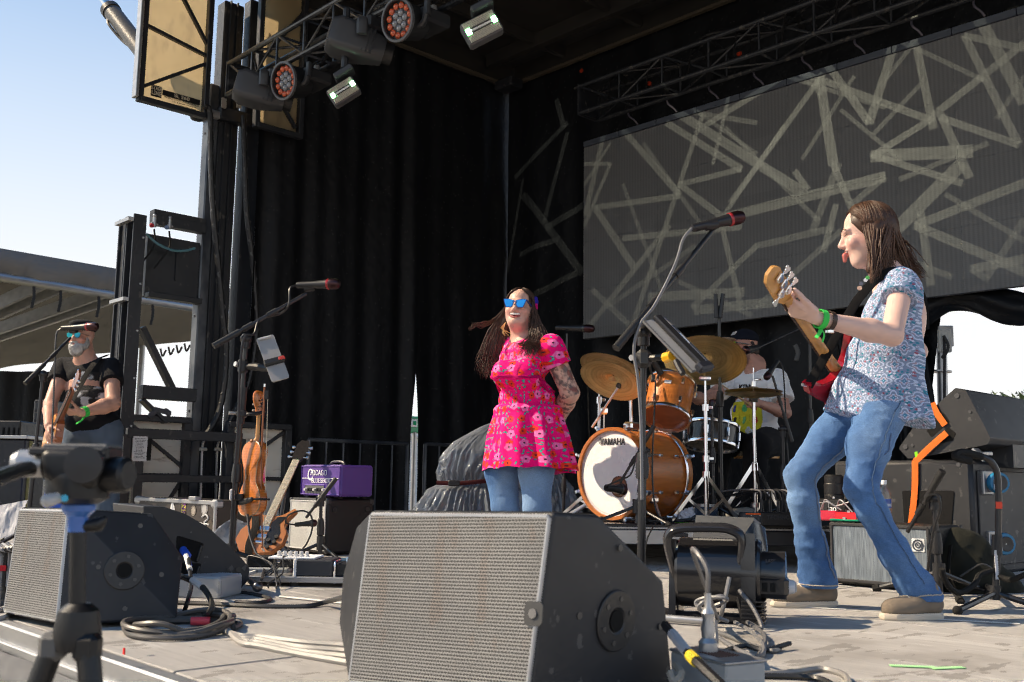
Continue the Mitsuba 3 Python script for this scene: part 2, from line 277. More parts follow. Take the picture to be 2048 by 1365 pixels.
def denim(p, n, uv):
    w = fbm(p.x * 11, p.y * 11, p.z * 5, 4); base = mix((.045, .105, .25), (.085, .175, .36), smoothstep(.25, .8, w))
    base = mix(base, (.22, .34, .52), smoothstep(.42, .80, fbm(p.x * 4 + 3, p.y * 4, p.z * 2.2, 3)) * .75)
    return base * (.80 + .4 * noise(p.x * 300 + p.z * 240, p.y * 300, p.z * 420))
scene['denim'] = two(bump(pin(mikit.proc(denim), .85, specular=.2, sheen=.3), lambda p, n, uv: fbm(p.x * 120, p.y * 120, p.z * 60, 2), .0010))
def medal(p, n, uv):
    a = (p.x * .75 - p.y * .55) / .060; b = p.z / .067; r_ = dr.floor(b); a = a + .5 * (r_ - 2 * dr.floor(r_ / 2)); x, y = a - dr.floor(a) - .5, b - r_ - .5
    d = dr.sqrt(x * x + y * y); th = dr.atan2(y, x); q = d / (.34 + .09 * dr.cos(4 * th)); c = mi.Color3f(.19, .25, .39)
    c = mix(c, (.42, .50, .66), smoothstep(.80, .90, q) * smoothstep(1.12, 1.02, q)); c = mix(c, (.40, .27, .33), smoothstep(.50, .58, q) * smoothstep(.78, .70, q) * smoothstep(-.2, .4, dr.cos(4 * th + 3.14)))
    c = mix(c, (.46, .54, .70), smoothstep(.36, .44, q) * smoothstep(.56, .48, q)); c = mix(c, (.02, .20, .34), smoothstep(.26, .18, q)); c = mix(c, (.55, .62, .74), smoothstep(.10, .05, q))
    v = voronoi(a * 6, b * 6); out = smoothstep(1.15, 1.25, q); c = mix(c, mix(mix((.50, .56, .70), (.03, .20, .30), smoothstep(.50, .55, v[2])), (.30, .09, .13), smoothstep(.85, .87, v[2])), out * smoothstep(.42, .32, v[0]))
    return c
scene['blouse_print'] = two(pin(mikit.proc(medal), .85, specular=.2, sheen=.2))
WX, WY = 0.0, 6.1
def floral(p, n, uv):
    a = dr.atan2(p.y - WY, p.x - WX - .09) * .19; b = p.z; c = mi.Color3f(.86, .001, .185)
    for cs, sd, kind in ((.036, 3., 0), (.030, 11., 0), (.066, 1., 1), (.076, 7., 2)):
        gx, gy = a / cs + sd * .37, b / cs + sd * .61; ix, iy = dr.floor(gx), dr.floor(gy)
        jx, jy = .5 + .36 * (cell_rand(ix, iy, sd) - .5), .5 + .36 * (cell_rand(ix, iy, sd + 1) - .5); x, y = gx - ix - jx, gy - iy - jy; on = cell_rand(ix, iy, sd + 2); rot = cell_rand(ix, iy, sd + 3) * 6.283
        xr, yr = x * dr.cos(rot) + y * dr.sin(rot), y * dr.cos(rot) - x * dr.sin(rot)
        if kind == 0:
            d = dr.sqrt(dr.square(xr / .30) + dr.square(yr / .13)); m = smoothstep(1.05, .95, d) * smoothstep(.38, .42, on); c = mix(c, (.02, .20, .20), m); c = mix(c, (.10, .42, .34), m * smoothstep(.75, .6, d) * smoothstep(.0, .03, dr.abs(yr)))
        else:
            d = dr.sqrt(x * x + y * y); th = dr.atan2(yr, xr); R = .33 * (.90 + .10 * dr.cos(5 * th)) ; q = d / R; m = smoothstep(1.04, .96, q) * smoothstep(.34 if kind == 1 else .45, .38 if kind == 1 else .49, on)
            fl = mix((.66, .022, .014), (.80, .055, .02), noise(xr * 9, yr * 9, ix)) if kind == 1 else mix((.84, .10, .36), (.86, .22, .50), noise(xr * 8, yr * 8, iy)); fl = mix(fl, (.38, .008, .03), smoothstep(.06, .0, dr.abs(dr.sin(2.5 * th + 1.57))) * .8 * smoothstep(1., .4, q)); fl = mix(fl, (.06, .01, .03), smoothstep(.30, .18, q)); c = mix(c, fl, m)
    return c
scene['floral'] = two(pin(mikit.proc(floral), .8, specular=.2, sheen=.25))
scene['mirror_blue'] = pr(rgb(.03, .36, .85), .12, metallic=.6, specular=.6)
scene['mirror_teal'] = pr(mikit.proc(lambda p, n, uv: mix((.01, .10, .30), (.02, .55, .45), noise(p.x * 60, p.z * 90, 0.))), .12, metallic=.6, specular=.6)

# ---------------- ground, stage floor ----------------
UW, VB, VL = 8.75, 8.2, 7.88        # side drape plane, back drape plane, face of the screen
struct('ground', bx(A([0, 60, -1.35]), (500, 500, .1)), 'ground_mat')
struct('stage_floor', bx(W(3.6, 4.85, -.12), (10.6, 7.26, .14), FS), 'black_steel')
pan = None
for i in range(5):
    for j in range(6):
        u0, v0 = -1.7 + 2.12 * i, 1.23 + 1.22 * j
        h = .0012 * ((i * 7 + j * 3) % 3)
        part('stage_floor', 'floor_panel', bx(W(u0 + 1.06, v0 + .61, -.025 + h), (2.112, 1.212, .05), FS, .003), 'deck')
part('stage_floor', 'edge_trim', cat([bx(W(3.6, 1.195, -.035), (10.6, .05, .08), FS, .006), bx(W(3.6, 1.165, -.062), (10.6, .02, .03), FS, .004)]), 'steel')
r = rng(3)
for k in range(9):
    a, b = 5.0 - .55 * k, r.uniform(1.5, 2.6)
    part('stage_floor', 'screw_head', disc(W(a, 1.29, .0015), Z, .009, .0015, 10), 'steel')
def skirt(s, t):
    u = 9 - 10.6 * s; z = -.07 - t * 1.2
    d = .03 * np.sin(u * 7 + np.sin(u * 2.3) * 2) * t + .025 * (meshkit.fbm(np.stack([u * 3, t * 2.5, 0 * u], -1)) - .5)
    return (W(0, 0, 0)[None] + U * u[:, None] + V * (1.15 - .05 * t - d)[:, None] + Z * z[:, None])
k = solo('stage_skirt', grid(skirt, 260, 24), 'tarp', 'grey tarpaulin skirt hanging below the stage front edge', 'skirt', smooth=True)
part(k, 'hem_cord', tube([W(9 - .1 * i, 1.118 - .006 * math.sin(i * .7), -.16 - .012 * math.sin(i * .9)) for i in range(104)], .008, 6), 'matte', (.3, .28, .25))
for px, py in ((248, 1303), ):
    q = onV(px, py, 1.1535); part('stage_floor', 'red_tape_mark', bx(q, (.010, .003, .016), FS), 'matte', (.55, .03, .03))

# ---------------- drapes ----------------
def drape(u0, v0, du, L, ztop, zbot, folds, amp, seed, e0=lambda z: 0, e1=lambda z: 0, n=None, nz=46):
    """hanging cloth from W(u0, v0) along direction du (world) for length L"""
    du = unit(du); nn = unit(np.cross(du, Z)); rr = rng(seed); ph = rr.uniform(0, 6, 5); o = W(u0, v0, 0)
    def fn(s, t):
        zb = zbot(s) if callable(zbot) else zbot; z = ztop + (zb - ztop) * t
        x = s * L; x = x + (1 - s) * e0(z) + s * e1(z)
        am = .25 + 1.7 * meshkit.fbm(np.stack([x * .9, z * .25, 0 * z + seed * 3], -1), 2) ** 1.5
        w = am * (np.sin(x * folds + ph[0] + 1.4 * np.sin(x * folds * .37 + ph[1])) + .55 * np.sin(x * folds * 2.3 + ph[2] + .5 * z)) * amp * (.55 + .45 * t)
        w += .05 * (meshkit.fbm(np.stack([x * 1.6, z * 1.1, 0 * z + seed], -1), 4) - .5)
        return o + du * x[:, None] + nn * w[:, None] + Z * z[:, None]
    return grid(fn, n or max(40, int(L * 34)), nz)
vs = onU(832, 800, UW) @ V
slit = lambda z: .095 * np.clip((1.95 - z) / .9, 0, 1) ** .7
v_a = onU(497, 600, UW) @ V
drp = 'black drapes round the stage'
solo('black_drape', drape(UW, v_a, V, vs - v_a, 5.34, 0.0, 11, .036, 1, e1=lambda z: -slit(z)), 'drape', 'long black side drape left of the bright slit, lit folds behind the violet amplifier', 'curtain', smooth=True)
solo('black_drape', drape(UW + .03, vs - .03, V, VB - vs + .1, 5.34, 0.0, 9, .02, 2, e0=lambda z: slit(z)), 'drape', 'black side drape right of the bright slit, behind the plastic wrapped pile', 'curtain', smooth=True)
uo = onV(1862, 620, VB) @ U
def zb(s):
    u = UW - s * 10.0; k = np.clip((u - uo + .1) / .35, 0, 1)
    sw = 2.02 + .13 * np.sin((u - 1.2) * 4.3) + .05 * np.sin(u * 11)
    return 0.0 * k + (1 - k) * sw
def bigfold(s, t): pass
k = solo('black_drape', drape(UW, VB, -U, 10.0, 5.34, zb, 6, .022, 4, n=420, nz=60), 'drape', 'wide black back drape behind the screen, gathered up at its right end', 'curtain', smooth=True)
# the gathered swag under the screen, right
def swag(s, t):
    u = uo + .30 - s * 3.2; a = t * 2 * math.pi
    r_ = .11 + .03 * np.sin(u * 9) + .05 * (meshkit.fbm(np.stack([u * 3, np.cos(a) * 1.2, np.sin(a) * 1.2], -1)) - .5)
    zc = 1.93 + .10 * np.cos((u - uo) * 3.4) * np.clip((uo + .3 - u) * 2, 0, 1) - .22 * np.clip((u - uo + .35) / .6, 0, 1) ** 2
    f = 1 + .13 * np.sin(a * 5 + u * 6)
    return U * u[:, None] + V * (VB - .12 + r_ * f * np.cos(a))[:, None] + Z * (zc + r_ * f * np.sin(a))[:, None]
part(k, 'gathered_swag', grid(swag, 150, 34), 'drape', smooth=True)
def fall(s, t):
    z = 1.95 - 1.95 * t; u = uo + .05 + s * .75 + .10 * (1 - t) * 0 - .12 * np.sin(t * 2.2)
    w = .05 * np.sin(s * 31 + t * 2) + .03 * np.sin(s * 13 + t * 5)
    return U * u[:, None] + V * (VB - .16 + w)[:, None] + Z * z[:, None]
part(k, 'tied_fold', grid(fall, 70, 40), 'drape', smooth=True)

# ---------------- roof ----------------
ROOF_V0 = 1.7
k = thing('stage_roof', 'dark underside of the stage roof with beams and purlins', 'roof')
part(k, 'roof_panel', bx(W(3.6, (ROOF_V0 + 8.5) / 2, 5.62), (11, 8.5 - ROOF_V0, .06), FS), 'ceiling')
part(k, 'edge_beam', beam(W(UW + .06, ROOF_V0 + .1, 5.47), W(UW + .06, 8.4, 5.47), .07, .36), 'ceiling')
part(k, 'edge_beam', beam(W(UW, VB + .12, 5.47), W(-1.6, VB + .12, 5.47), .07, .36), 'ceiling')
for m in (onU(830, 86, UW - .02) @ V,):
    part(k, 'edge_rail', beam(W(UW - .08, 4.9, 5.27), W(UW - .08, 8.05, 5.27), .05, .03), 'matte', (.07, .058, .042))
part(k, 'edge_rail', beam(W(UW - .1, VB - .08, 5.27), W(2.5, VB - .08, 5.27), .05, .03), 'matte', (.07, .058, .042))
for i in range(8): part(k, 'purlin', beam(W(7.9 - 1.15 * i, ROOF_V0 + .1, 5.52), W(7.9 - 1.15 * i, 8.4, 5.52), .06, .13), 'ceiling')
for i in range(4): part(k, 'rafter', beam(W(8.7, 2.4 + 1.8 * i, 5.50), W(-1.6, 2.4 + 1.8 * i, 5.50), .09, .16), 'ceiling')
for px, py in ((1840, 0),): pass
for a, b in ((5.9, 6.6), (6.0, 7.3)): part(k, 'warning_strip', bx(W(a, b, 5.412), (.3, .035, .006), FS), 'matte', (.55, .22, .03))
part(k, 'corner_fitting', bx(W(UW - .2, VB - .2, 5.22), (.3, .22, .12), FS, .02), 'black_steel')

# ---------------- screen ----------------
uL = onV(1167, 480, VL) @ U
k = thing('video_screen', 'wide grey video wall with a pattern of crossing light streaks', 'screen')
zL = 1.99
for i in range(12):
    for j in range(4):
        part(k, 'screen_tile', bx(W(uL - .25 - .5 * i, VL + .03, zL + .2625 + .525 * j), (.4988, .06, .5238), FS), 'led_face')
    part(k, 'header_bar', bx(W(uL - .25 - .5 * i, VL + .02, zL + 2.1 + .035), (.494, .07, .06), FS, .004), 'satin', (.055, .065, .085))
part(k, 'back_frame', bx(W(uL - 3, VL + .11, zL + 1.05), (5.96, .07, 2.06), FS), 'black_steel')

# ---------------- trusses ----------------
def truss(name, label, p, q, s, rc, mat, step, grp=None):
    k = thing(name, label, 'truss', grp); d = unit(q - p); L = np.linalg.norm(q - p); c = [Z * s / 2 * a + V * s / 2 * b for a in (-1, 1) for b in (-1, 1)]
    for x in c: part(k, 'chord', cyl(p + x, q + x, rc, n=10), mat)
    n = int(L / step)
    for i in range(n + 1):
        a, b = p + d * (L * i / n), p + d * (L * min(i + 1, n) / n)
        for j, (x, y) in enumerate(((0, 1), (2, 3), (0, 2), (1, 3))):
            part(k, 'strut', cyl(a + c[x], a + c[y], rc * .5, n=6), mat)
            if i < n and j < 3: part(k, 'brace', cyl(a + c[x if i % 2 else y], b + c[y if i % 2 else x], rc * .5, n=6), mat)
    for e in (p, q): part(k, 'end_plate', bx(e, (.014, s + .05, s + .05), FS, .003), mat)
    return k
zT = 4.17
t1 = truss('lighting_truss', 'grey box truss carrying the lamps at the upper left', W(8.42, 4.44, zT), W(1.0, 4.44, zT), .30, .024, 'truss_paint', .42)
t2 = truss('lighting_truss', 'black box truss holding up the video wall', W(6.87, 7.58, 4.42), W(.4, 7.58, 4.42), .29, .022, 'black_steel', .5)
for i in range(12):
    u = uL - .25 - .5 * i
    if u > 6.9: continue
    kk = thing('rigging_strap', ORD[i] + ' black hanging strap from the left between rear truss and video wall', 'strap', 'straps holding the video wall')
    part(kk, 'webbing', tube(spl([W(u, 7.40, 4.3), W(u + .01, 7.5, 4.58), W(u, 7.72, 4.56), W(u, 7.72, 4.28)], 16), .028, 6, flat=.3), 'cloth', (.012, .012, .013))
    part(kk, 'hook', tube(spl([W(u, 7.72, 4.29), W(u + .03, 7.78, 4.24), W(u, 7.83, 4.2), W(u - .02, 7.86, 4.16)], 12), .010, 7), 'black_tube', (.06, .055, .075))
for px, py, pl in ((1163, 142, 'above its left end'), (1318, 172, 'right one of the low pair'), (1478, 108, 'nearest the middle'), (1299, 168, 'left one of the low pair')):
    q = onV(px, py, 7.45); solo('red_rag', rough(sph(q, .022, 2), .014, 40), 'cloth', 'small red tape flag tied to the rear truss, ' + pl, 'flag', (.32, .03, .01), group='red tags on the rear truss')
cab = [W(7.0 - .35 * i, 7.5 + .05 * math.sin(i * 2.1), 4.60 + .03 * math.sin(i * 1.7)) for i in range(18)]
solo('truss_cable', cable(cab, .016), 'satin', 'black cables lying along the rear truss', 'cable', (.012, .012, .014))
cab = [W(8.3 - .3 * i, 4.42 + .06 * math.sin(i * 2.1), 4.02 + .05 * math.sin(i * 1.3) + .02) for i in range(22)]
solo('truss_cable', cat([cable(cab, .012), cable([c + A([0, .02, .045 * math.sin(i * 2.)]) for i, c in enumerate(cab)], .009)]), 'satin', 'black cables lying along the front lamp truss', 'cable', (.012, .012, .014))

# ---------------- lamps ----------------
GREY = (.035, .037, .042)
def yoke(k, c, top, w, dirn, col=GREY):
    """U shaped arm from the base at top down to both sides of c"""
    d = unit(dirn)
    path = [c - d * w, c - d * w + Z * .12, c - d * w * .8 + Z * (top[2] - c[2] - .10), c + Z * (top[2] - c[2] - .07), c + d * w * .8 + Z * (top[2] - c[2] - .10), c + d * w + Z * .12, c + d * w]
    part(k, 'yoke', tube(spl(path, 30), .042, 8, flat=.55), 'satin', col)
    part(k, 'base_box', bx(top, (.30, .26, .11), FS, .02), 'satin', (.02, .021, .024))
    for s in (-1, 1):
        part(k, 'truss_clamp', tube([top + U * s * .09 + Z * .05, top + U * s * .09 + Z * .10], [.03, .025], 8), 'steel')
def wash(px, py, label):
    c = onV(px, py, 4.18); n = unit(A([-.62, -.75, -.20])); k = thing('wash_light', label, 'stage light', 'round LED wash lights')
    F = frame(n); R = .15
    part(k, 'lamp_body', lathe([(0, -.26), (.085, -.26), (.125, -.20), (.14, -.06), (R + .006, -.03), (R + .006, 0), (R - .012, 0), (R - .014, -.035)], c, n, 36), 'satin', (.016, .017, .019))
    part(k, 'rim', lathe([(R + .008, -.02), (R + .010, .004), (R - .006, .006), (R - .010, -.03)], c, n, 40), 'satin', (.10, .10, .105))
    part(k, 'face_plate', disc(c - n * .036, n, R - .012, .004, 36), 'satin', (.01, .01, .011))
    for ring, m in ((0, 1), (1, 6), (2, 12)):
        for i in range(m):
            a = 2 * math.pi * i / m + .2; p = c - n * .03 + (F[0] * math.cos(a) + F[1] * math.sin(a)) * ring * .054
            part(k, 'lens', lathe([(.025, -.004), (.0245, .006), (.017, .014), (.008, .018), (0, .019)], p, n, 12), 'gloss', (.50, .085, .03) if ring == 2 else (.22, .23, .25))
            part(k, 'lens_core', sph(p + n * .0135, .008), 'gloss', (.75, .3, .16) if ring == 2 else (.6, .62, .66))
    yoke(k, c - n * .12, A([*(c - n * .05)[:2], zT - .30]) + V * .22, .19, np.cross(n, Z))
wash(566, 162, 'round lamp with amber outer lenses, lower left on the front truss')
wash(794, 40, 'round lamp with amber outer lenses, right one high on the front truss')
def spot(px, py, label):
    c = onV(px, py, 4.22); k = thing('moving_head_light', label, 'stage light', 'grey moving head lights'); ax = unit(A([.93, .30, -.20])); F = frame(ax)
    def ring(h, w, hh, r): return [c + ax * h + F[0] * x + F[1] * y for x, y in rrect(w, hh, r).exterior.coords]
    part(k, 'lamp_body', hull(ring(-.23, .22, .21, .04) + ring(-.17, .27, .27, .05) + ring(0, .27, .27, .06) + ring(.2, .2, .2, .08)), 'satin', (.05, .052, .058), 25)
    part(k, 'lens_tube', cyl(c + ax * .18, c + ax * .27, .088, .085, 24), 'satin', (.012, .012, .013))
    for i in range(9):
        part(k, 'vent_slat', bx(c - ax * .234 + F[1] * (-.075 + .019 * i), (.15, .008, .008), F), 'matte', (.16, .16, .165))
    for i in range(8):
        part(k, 'cooling_rib', bx(c - ax * (.15 - .035 * i) - F[0] * .124, (.008, .2, .012), F), 'satin', (.03, .031, .035))
    yoke(k, c, A([*c[:2], zT - .22]) + V * .12, .185, np.cross(ax, Z), (.045, .047, .052))
spot(524, 186, 'grey moving head lamp with vents, left end of the front truss')
spot(716, 88, 'grey moving head lamp with vents, between the two round lamps')
def area(k, name, mesh, col, power):
    kk = part(k, name, mesh, 'matte', (.8, .8, .8), False); scene[kk]['emitter'] = {'type': 'area', 'radiance': rgb(*[power * c for c in col])}
def strobe(c4, y, label, n):
    a, b, c, d = [P(x, yy, y) for x, yy in c4]; ex = unit(b - a); ey = unit((d - a) - ex * ((d - a) @ ex)); w, h = (b - a) @ ex, (d - a) @ ey; ez = np.cross(ex, ey)
    if ez[1] > 0: ez = -ez; ex = -ex
    m = (a + b + c + d) / 4; F = A([ex, ey, ez]); k = thing('strobe_light', label, 'stage light', 'rectangular strobe lamps')
    part(k, 'housing', bx(m - ez * .06, (w, h, .10), F, .012), 'satin', (.09, .09, .095))
    part(k, 'reflector', bx(m - ez * .009, (w * .9, h * .86, .006), F), 'matte', (.52, .48, .40))
    for i in range(14):
        y_ = (-.41 + .82 * i / 13) * h
        if abs(y_) < .07 * h: continue
        part(k, 'reflector_fin', bx(m - ez * .004 + ey * y_, (w * .86, h * .014, .006), F), 'matte', (.34, .32, .27))
    for s in (-1, 1):
        part(k, 'tube_shield', bx(m + ey * s * h * .085, (w * .66, h * .035, .01), F), 'satin', (.06, .055, .05))
        area(k, 'led_panel', bx(m + ex * s * w * .38, (w * .13, h * .26, .012), F), (.45, 1, .55), 13)
        part(k, 'led_surround', bx(m - ez * .003 + ex * s * w * .38, (w * .15, h * .32, .008), F), 'satin', (.03, .25, .06))
    part(k, 'flash_tube', cyl(m + ex * -w * .29, m + ex * w * .29, .007, n=8), 'gloss', (.75, .75, .72))
    top = m + Z * .17 - ez * .04
    part(k, 'bracket', bx(top - Z * .03, (.16, .05, .14), F, .01), 'satin', (.03, .032, .036))
    part(k, 'truss_clamp', cyl(top + Z * .02, A([*top[:2], zT - .1]) , .028, n=8), 'black_steel')
strobe(((653, 179), (704, 147), (718, 181), (667, 212)), 7.35, 'small tilted strobe lamp with green lit ends, left one below the truss', 0)
strobe(((921, 47), (988, 13), (1003, 56), (940, 91)), 6.35, 'tilted strobe lamp with green lit ends, right one nearest the screen', 1)

# the patterned light that a moving head throws on the screen and the drape
LP = W(4.7, 5.05, 3.9); LT = W(4.7, VL, 3.2)
LZ = unit(LT - LP); LX = unit(np.cross(Z, LZ)); LY = np.cross(LZ, LX); CUT = 60.0
SEG = """465 490 700 760 24,370 810 700 765 22,520 1260 790 450 24,650 480 940 660 26,700 720 940 660 22,700 720 870 850 24,660 420 1180 750 34,880 830 1110 490 20,900 790 1260 290 26,800 490 1110 300 26,
830 640 900 350 18,1245 300 1300 640 40,1262 230 1440 480 30,1440 480 1540 170 36,1180 285 1680 470 26,1610 110 1690 500 30,1690 450 2044 170 28,1690 460 1450 610 26,1450 610 1840 590 44,1450 605 1800 715 24,
1850 30 2044 400 40,1812 140 2044 190 26,1812 140 2020 560 28,1720 460 2020 565 26,1720 450 1830 690 30,2044 715 1620 880 30,1620 880 2044 1060 30,1540 900 1800 640 46,870 850 1500 690 36,480 930 940 885 22,
1300 640 1370 810 26,1262 980 1310 800 24,1150 670 1200 740 24,860 860 940 1200 22,750 1200 1000 960 22,580 1160 950 1140 30,760 1210 1060 1180 30,330 640 430 640 16,330 720 430 560 16,405 520 333 840 28,330 880 430 640 20,
335 1290 660 880 24,370 810 520 1040 26,360 1130 500 1265 18,60 690 262 480 24,90 760 320 1060 26,180 890 320 800 26,170 870 262 520 22,80 990 230 930 20,100 1170 300 1060 22,30 1060 90 700 14,220 390 250 500 24,
1640 830 1680 1110 28,1840 1050 2044 1010 26,1840 1050 1900 1090 22,1300 890 1000 960 24,1180 280 1260 360 40,1370 800 1500 690 24,1220 900 1320 640 30,1000 480 760 440 20,
1480 340 1700 60 18,1560 700 1900 560 18,1900 1080 2044 860 22,1740 760 2044 940 18,1380 300 1180 620 18,1120 300 1500 420 16,1560 160 1900 320 18,560 560 800 900 16,430 1190 760 960 18,1000 1200 1330 900 20,1330 430 1560 620 16,620 330 1000 600 14,1500 980 1760 1080 20,1940 460 2044 300 18,700 1100 980 1230 16,480 720 640 1160 16,880 500 1240 860 16,1640 330 1460 520 18"""
segs = []
for q in SEG.replace('\n', '').split(','):
    x0, y0, x1, y1, w = map(float, q.split()); pts = []
    for x, y in ((x0, y0), (x1, y1)):
        px, py = 1000 + x / 1.95, y / 1.95; pl = VL if px > 1167 else VB; w_ = onV(px, py, pl) - LP
        pts.append((w_ @ LX / (w_ @ LZ), w_ @ LY / (w_ @ LZ)))
    dd = np.linalg.norm(onV(1000 + x0 / 1.95, y0 / 1.95, VL)); segs.append((*pts[0], *pts[1], w / 1.95 * dd / FPX / 2.9 * .50, 1.0 if x0 > 325 else 9.0))
TC = math.tan(math.radians(CUT))
def gobo(p, n, uv):
    x, y = (uv.x * 2 - 1) * TC, (uv.y * 2 - 1) * TC; out = mi.Float(0)
    for j, (x0, y0, x1, y1, w, g) in enumerate(segs):
        dx, dy = x1 - x0, y1 - y0; L2 = dx * dx + dy * dy
        L = math.sqrt(L2); t = dr.abs(((x - x0) * dx + (y - y0) * dy) / L - L / 2) - L / 2; d = dr.abs((x - x0) * dy - (y - y0) * dx) / L
        out = out + (g - out * min(1., g)) * (.50 if g == 1. and j < 54 else .34) * smoothstep(w * 1.03, w * .93, d) * smoothstep(.006, .0, t)
    return mi.Color3f(out * 1.0, out * .94, out * .66)
scene['gobo_lamp'] = {'type': 'spot', 'to_world': mi.ScalarTransform4f().look_at(origin=LP.tolist(), target=LT.tolist(), up=[0, 0, 1]), 'cutoff_angle': CUT, 'beam_width': CUT - 1.0, 'intensity': rgb(8.0, 8.0, 8.0), 'texture': mikit.proc(gobo)}

# ---------------- stage right side: columns, panels, frames ----------------
UC = 8.98
def vU(x, y=600, u=UC): return onU(x, y, u) @ V
def zU(x, y, u=UC): return onU(x, y, u)[2]
k = thing('support_column', 'tall grey steel column at the left edge of the stage, lit pale at its side', 'column')
v0, v1 = vU(391), vU(411)
part(k, 'post', bx(W(UC, (v0 + v1) / 2, 1.5), (.13, v1 - v0, 5.6), FS, .012), 'blue_steel')
part(k, 'head_plate', bx(W(UC - .02, (v0 + v1) / 2 + .03, zU(395, 228)), (.24, v1 - v0 + .14, .07), FS, .01), 'steel')
part(k, 'winch_block', hull(np.vstack([sph(W(UC - .05, vU(385, 235) + .02 * i, zU(385, 235) + .02 * (i % 2)), .05).vertices for i in range(4)])), 'black_steel')
for i in range(4): part(k, 'rivet', disc(W(UC - .0, v0 - .001, 1.1 + .9 * i), -V, .012, .006, 8), 'black_steel')
va, vb = vU(413), vU(454)
part(k, 'inner_channel', bx(W(UC + .03, (va + vb) / 2, 2.0), (.16, vb - va, 6.4), FS, .01), 'black_steel')
for x in (424, 438): part(k, 'channel_lip', bx(W(UC - .065, vU(x), 2.0), (.03, .012, 6.4), FS), 'black_steel')
k = thing('support_column', 'black twin channel column beside the narrow bright gap', 'column')
part(k, 'post', bx(W(UC, vU(484), 2.2), (.14, vU(505) - vU(467), 6.2), FS, .01), 'black_steel')
part(k, 'conduit', cyl(W(UC - .14, vU(493), .9), W(UC - .14, vU(493), 5.2), .022), 'steel')
for z in (1.6, 2.7, 3.8): part(k, 'conduit_clip', bx(W(UC - .13, vU(493), z), (.05, .06, .03), FS, .004), 'matte', (.10, .05, .25) if z == 2.7 else (.03, .03, .03))
part(k, 'cross_head', bx(W(UC - .1, vU(452), zU(452, 238)), (.1, vU(500) - vU(410), .13), FS, .01), 'black_steel')
for x in (432, 462): part(k, 'bracket_plate', bx(W(UC - .16, vU(x, 215), zU(x, 215)), (.012, .05, .1), FS), 'matte', (.3, .28, .24))

def gable(name, label, x0, x1, yb, ztop, u, frame_w, diag, mat):
    """flat panel in a black frame, in a plane of constant u"""
    k = thing(name, label, 'panel'); v0, v1 = vU(x0, yb, u), vU(x1, yb, u); z0 = zU(x0, yb, u)
    part(k, 'sheet', grid(lambda s, t: W(u + .04, 0, 0) + V * (v0 + (v1 - v0) * s)[:, None] + Z * (z0 + (ztop - z0) * t)[:, None], 4, 8), mat, smooth=True)
    for a in (v0, v1): part(k, 'side_rail', bx(W(u, a, (z0 + ztop) / 2), (.07, frame_w, ztop - z0 + frame_w), FS, .005), 'black_steel')
    for z in (z0, ztop): part(k, 'cross_rail', bx(W(u - .004, (v0 + v1) / 2, z), (.07, v1 - v0, frame_w), FS, .005), 'black_steel')
    for (a, b, c, d) in diag:
        p, q = W(u + .006, v0 + a * (v1 - v0), b), W(u + .006, v0 + c * (v1 - v0), d); part(k, 'brace', beam(p, q, .03, .035, U), 'black_steel')
    return k, v0, v1, z0
ug = 8.8
k, v0, v1, z0 = gable('gable_panel', 'tan panel in a black braced frame with a black name plate, top left', 279, 411, 198, 6.2, ug, .05, [(.03, 4.02, .97, 4.42), (.0, 4.62, 1, 4.50), (1, 4.60, .45, 5.1), (.45, 5.1, 0, 5.4)], 'tan_panel')
part(k, 'outer_trim', bx(W(ug - .01, v0 - .045, (z0 + 6.2) / 2), (.09, .03, 6.2 - z0), FS, .004), 'steel')
xe, ye = V, Z
o = onU(364, 187, ug) - U * -.0
o = W(ug + .022, (v0 + v1) / 2 + .06, z0 + .12)
part(k, 'name_plate', bx(o + V * .03 + Z * .012 + U * .004, (.012, .37, .050), FS), 'matte', (.012, .012, .012))
part(k, 'name_lettering', txt('SL 260', .033, o + V * .03 - Z * .004 - U * .004, V, Z, .003, True), 'matte', (.62, .53, .38))
for i, (s, h) in enumerate((('MOBILE STAGE / SCÈNE MOBILE', .0165), ('1-800-STAGE-LINE  STAGELINE.COM', .010), ('FOLDING CANOPY SYSTEM', .010))):
    part(k, 'small_lettering', txt(s, h, o + V * (.03 + .03 * i) - Z * (.035 + .022 * i) - U * .006, V, Z, .002, True, sx=.95), 'matte', (.02, .02, .02))
part(k, 'logo_block', bx(o - V * .215 + Z * .005 + U * .004, (.012, .10, .105), FS), 'matte', (.015, .015, .015))
for i, s in enumerate(('STAGE', 'LINE')):
    part(k, 'logo_lettering', txt(s, .038, o - V * .215 + Z * (.012 - .048 * i) - U * .004, V, Z, .003, True, sx=.62 if i == 0 else .8), 'matte', (.60, .51, .36))
k, v0, v1, z0 = gable('gable_panel', 'tan panel in a black frame half hidden behind the lamps', 512, 600, 250, 6.2, 8.58, .05, [(.02, 4.5, .9, 3.95), (0, 4.5, 1, 5.2)], 'tan_panel')
k = thing('hydraulic_cylinder', 'grey hydraulic cylinder slanting against the sky, top left', 'cylinder')
p0, p1, p2 = P(170, -60, 9.6), P(222, 22, 9.5), P(298, 120, 9.2)
part(k, 'piston_rod', cyl(p0, p1, .04), 'chrome'); part(k, 'barrel', cyl(p1, p2, .085, n=20), 'satin', (.09, .09, .09)); part(k, 'gland', cyl(p1 - unit(p2 - p1) * .03, p1 + unit(p2 - p1) * .03, .095, n=20), 'satin', (.03, .03, .03))
part(k, 'hose', cable([P(216, 38, 9.45), P(218, 50, 9.4), P(245, 82, 9.35), P(276, 105, 9.25)], .014), 'satin', (.015, .015, .015))

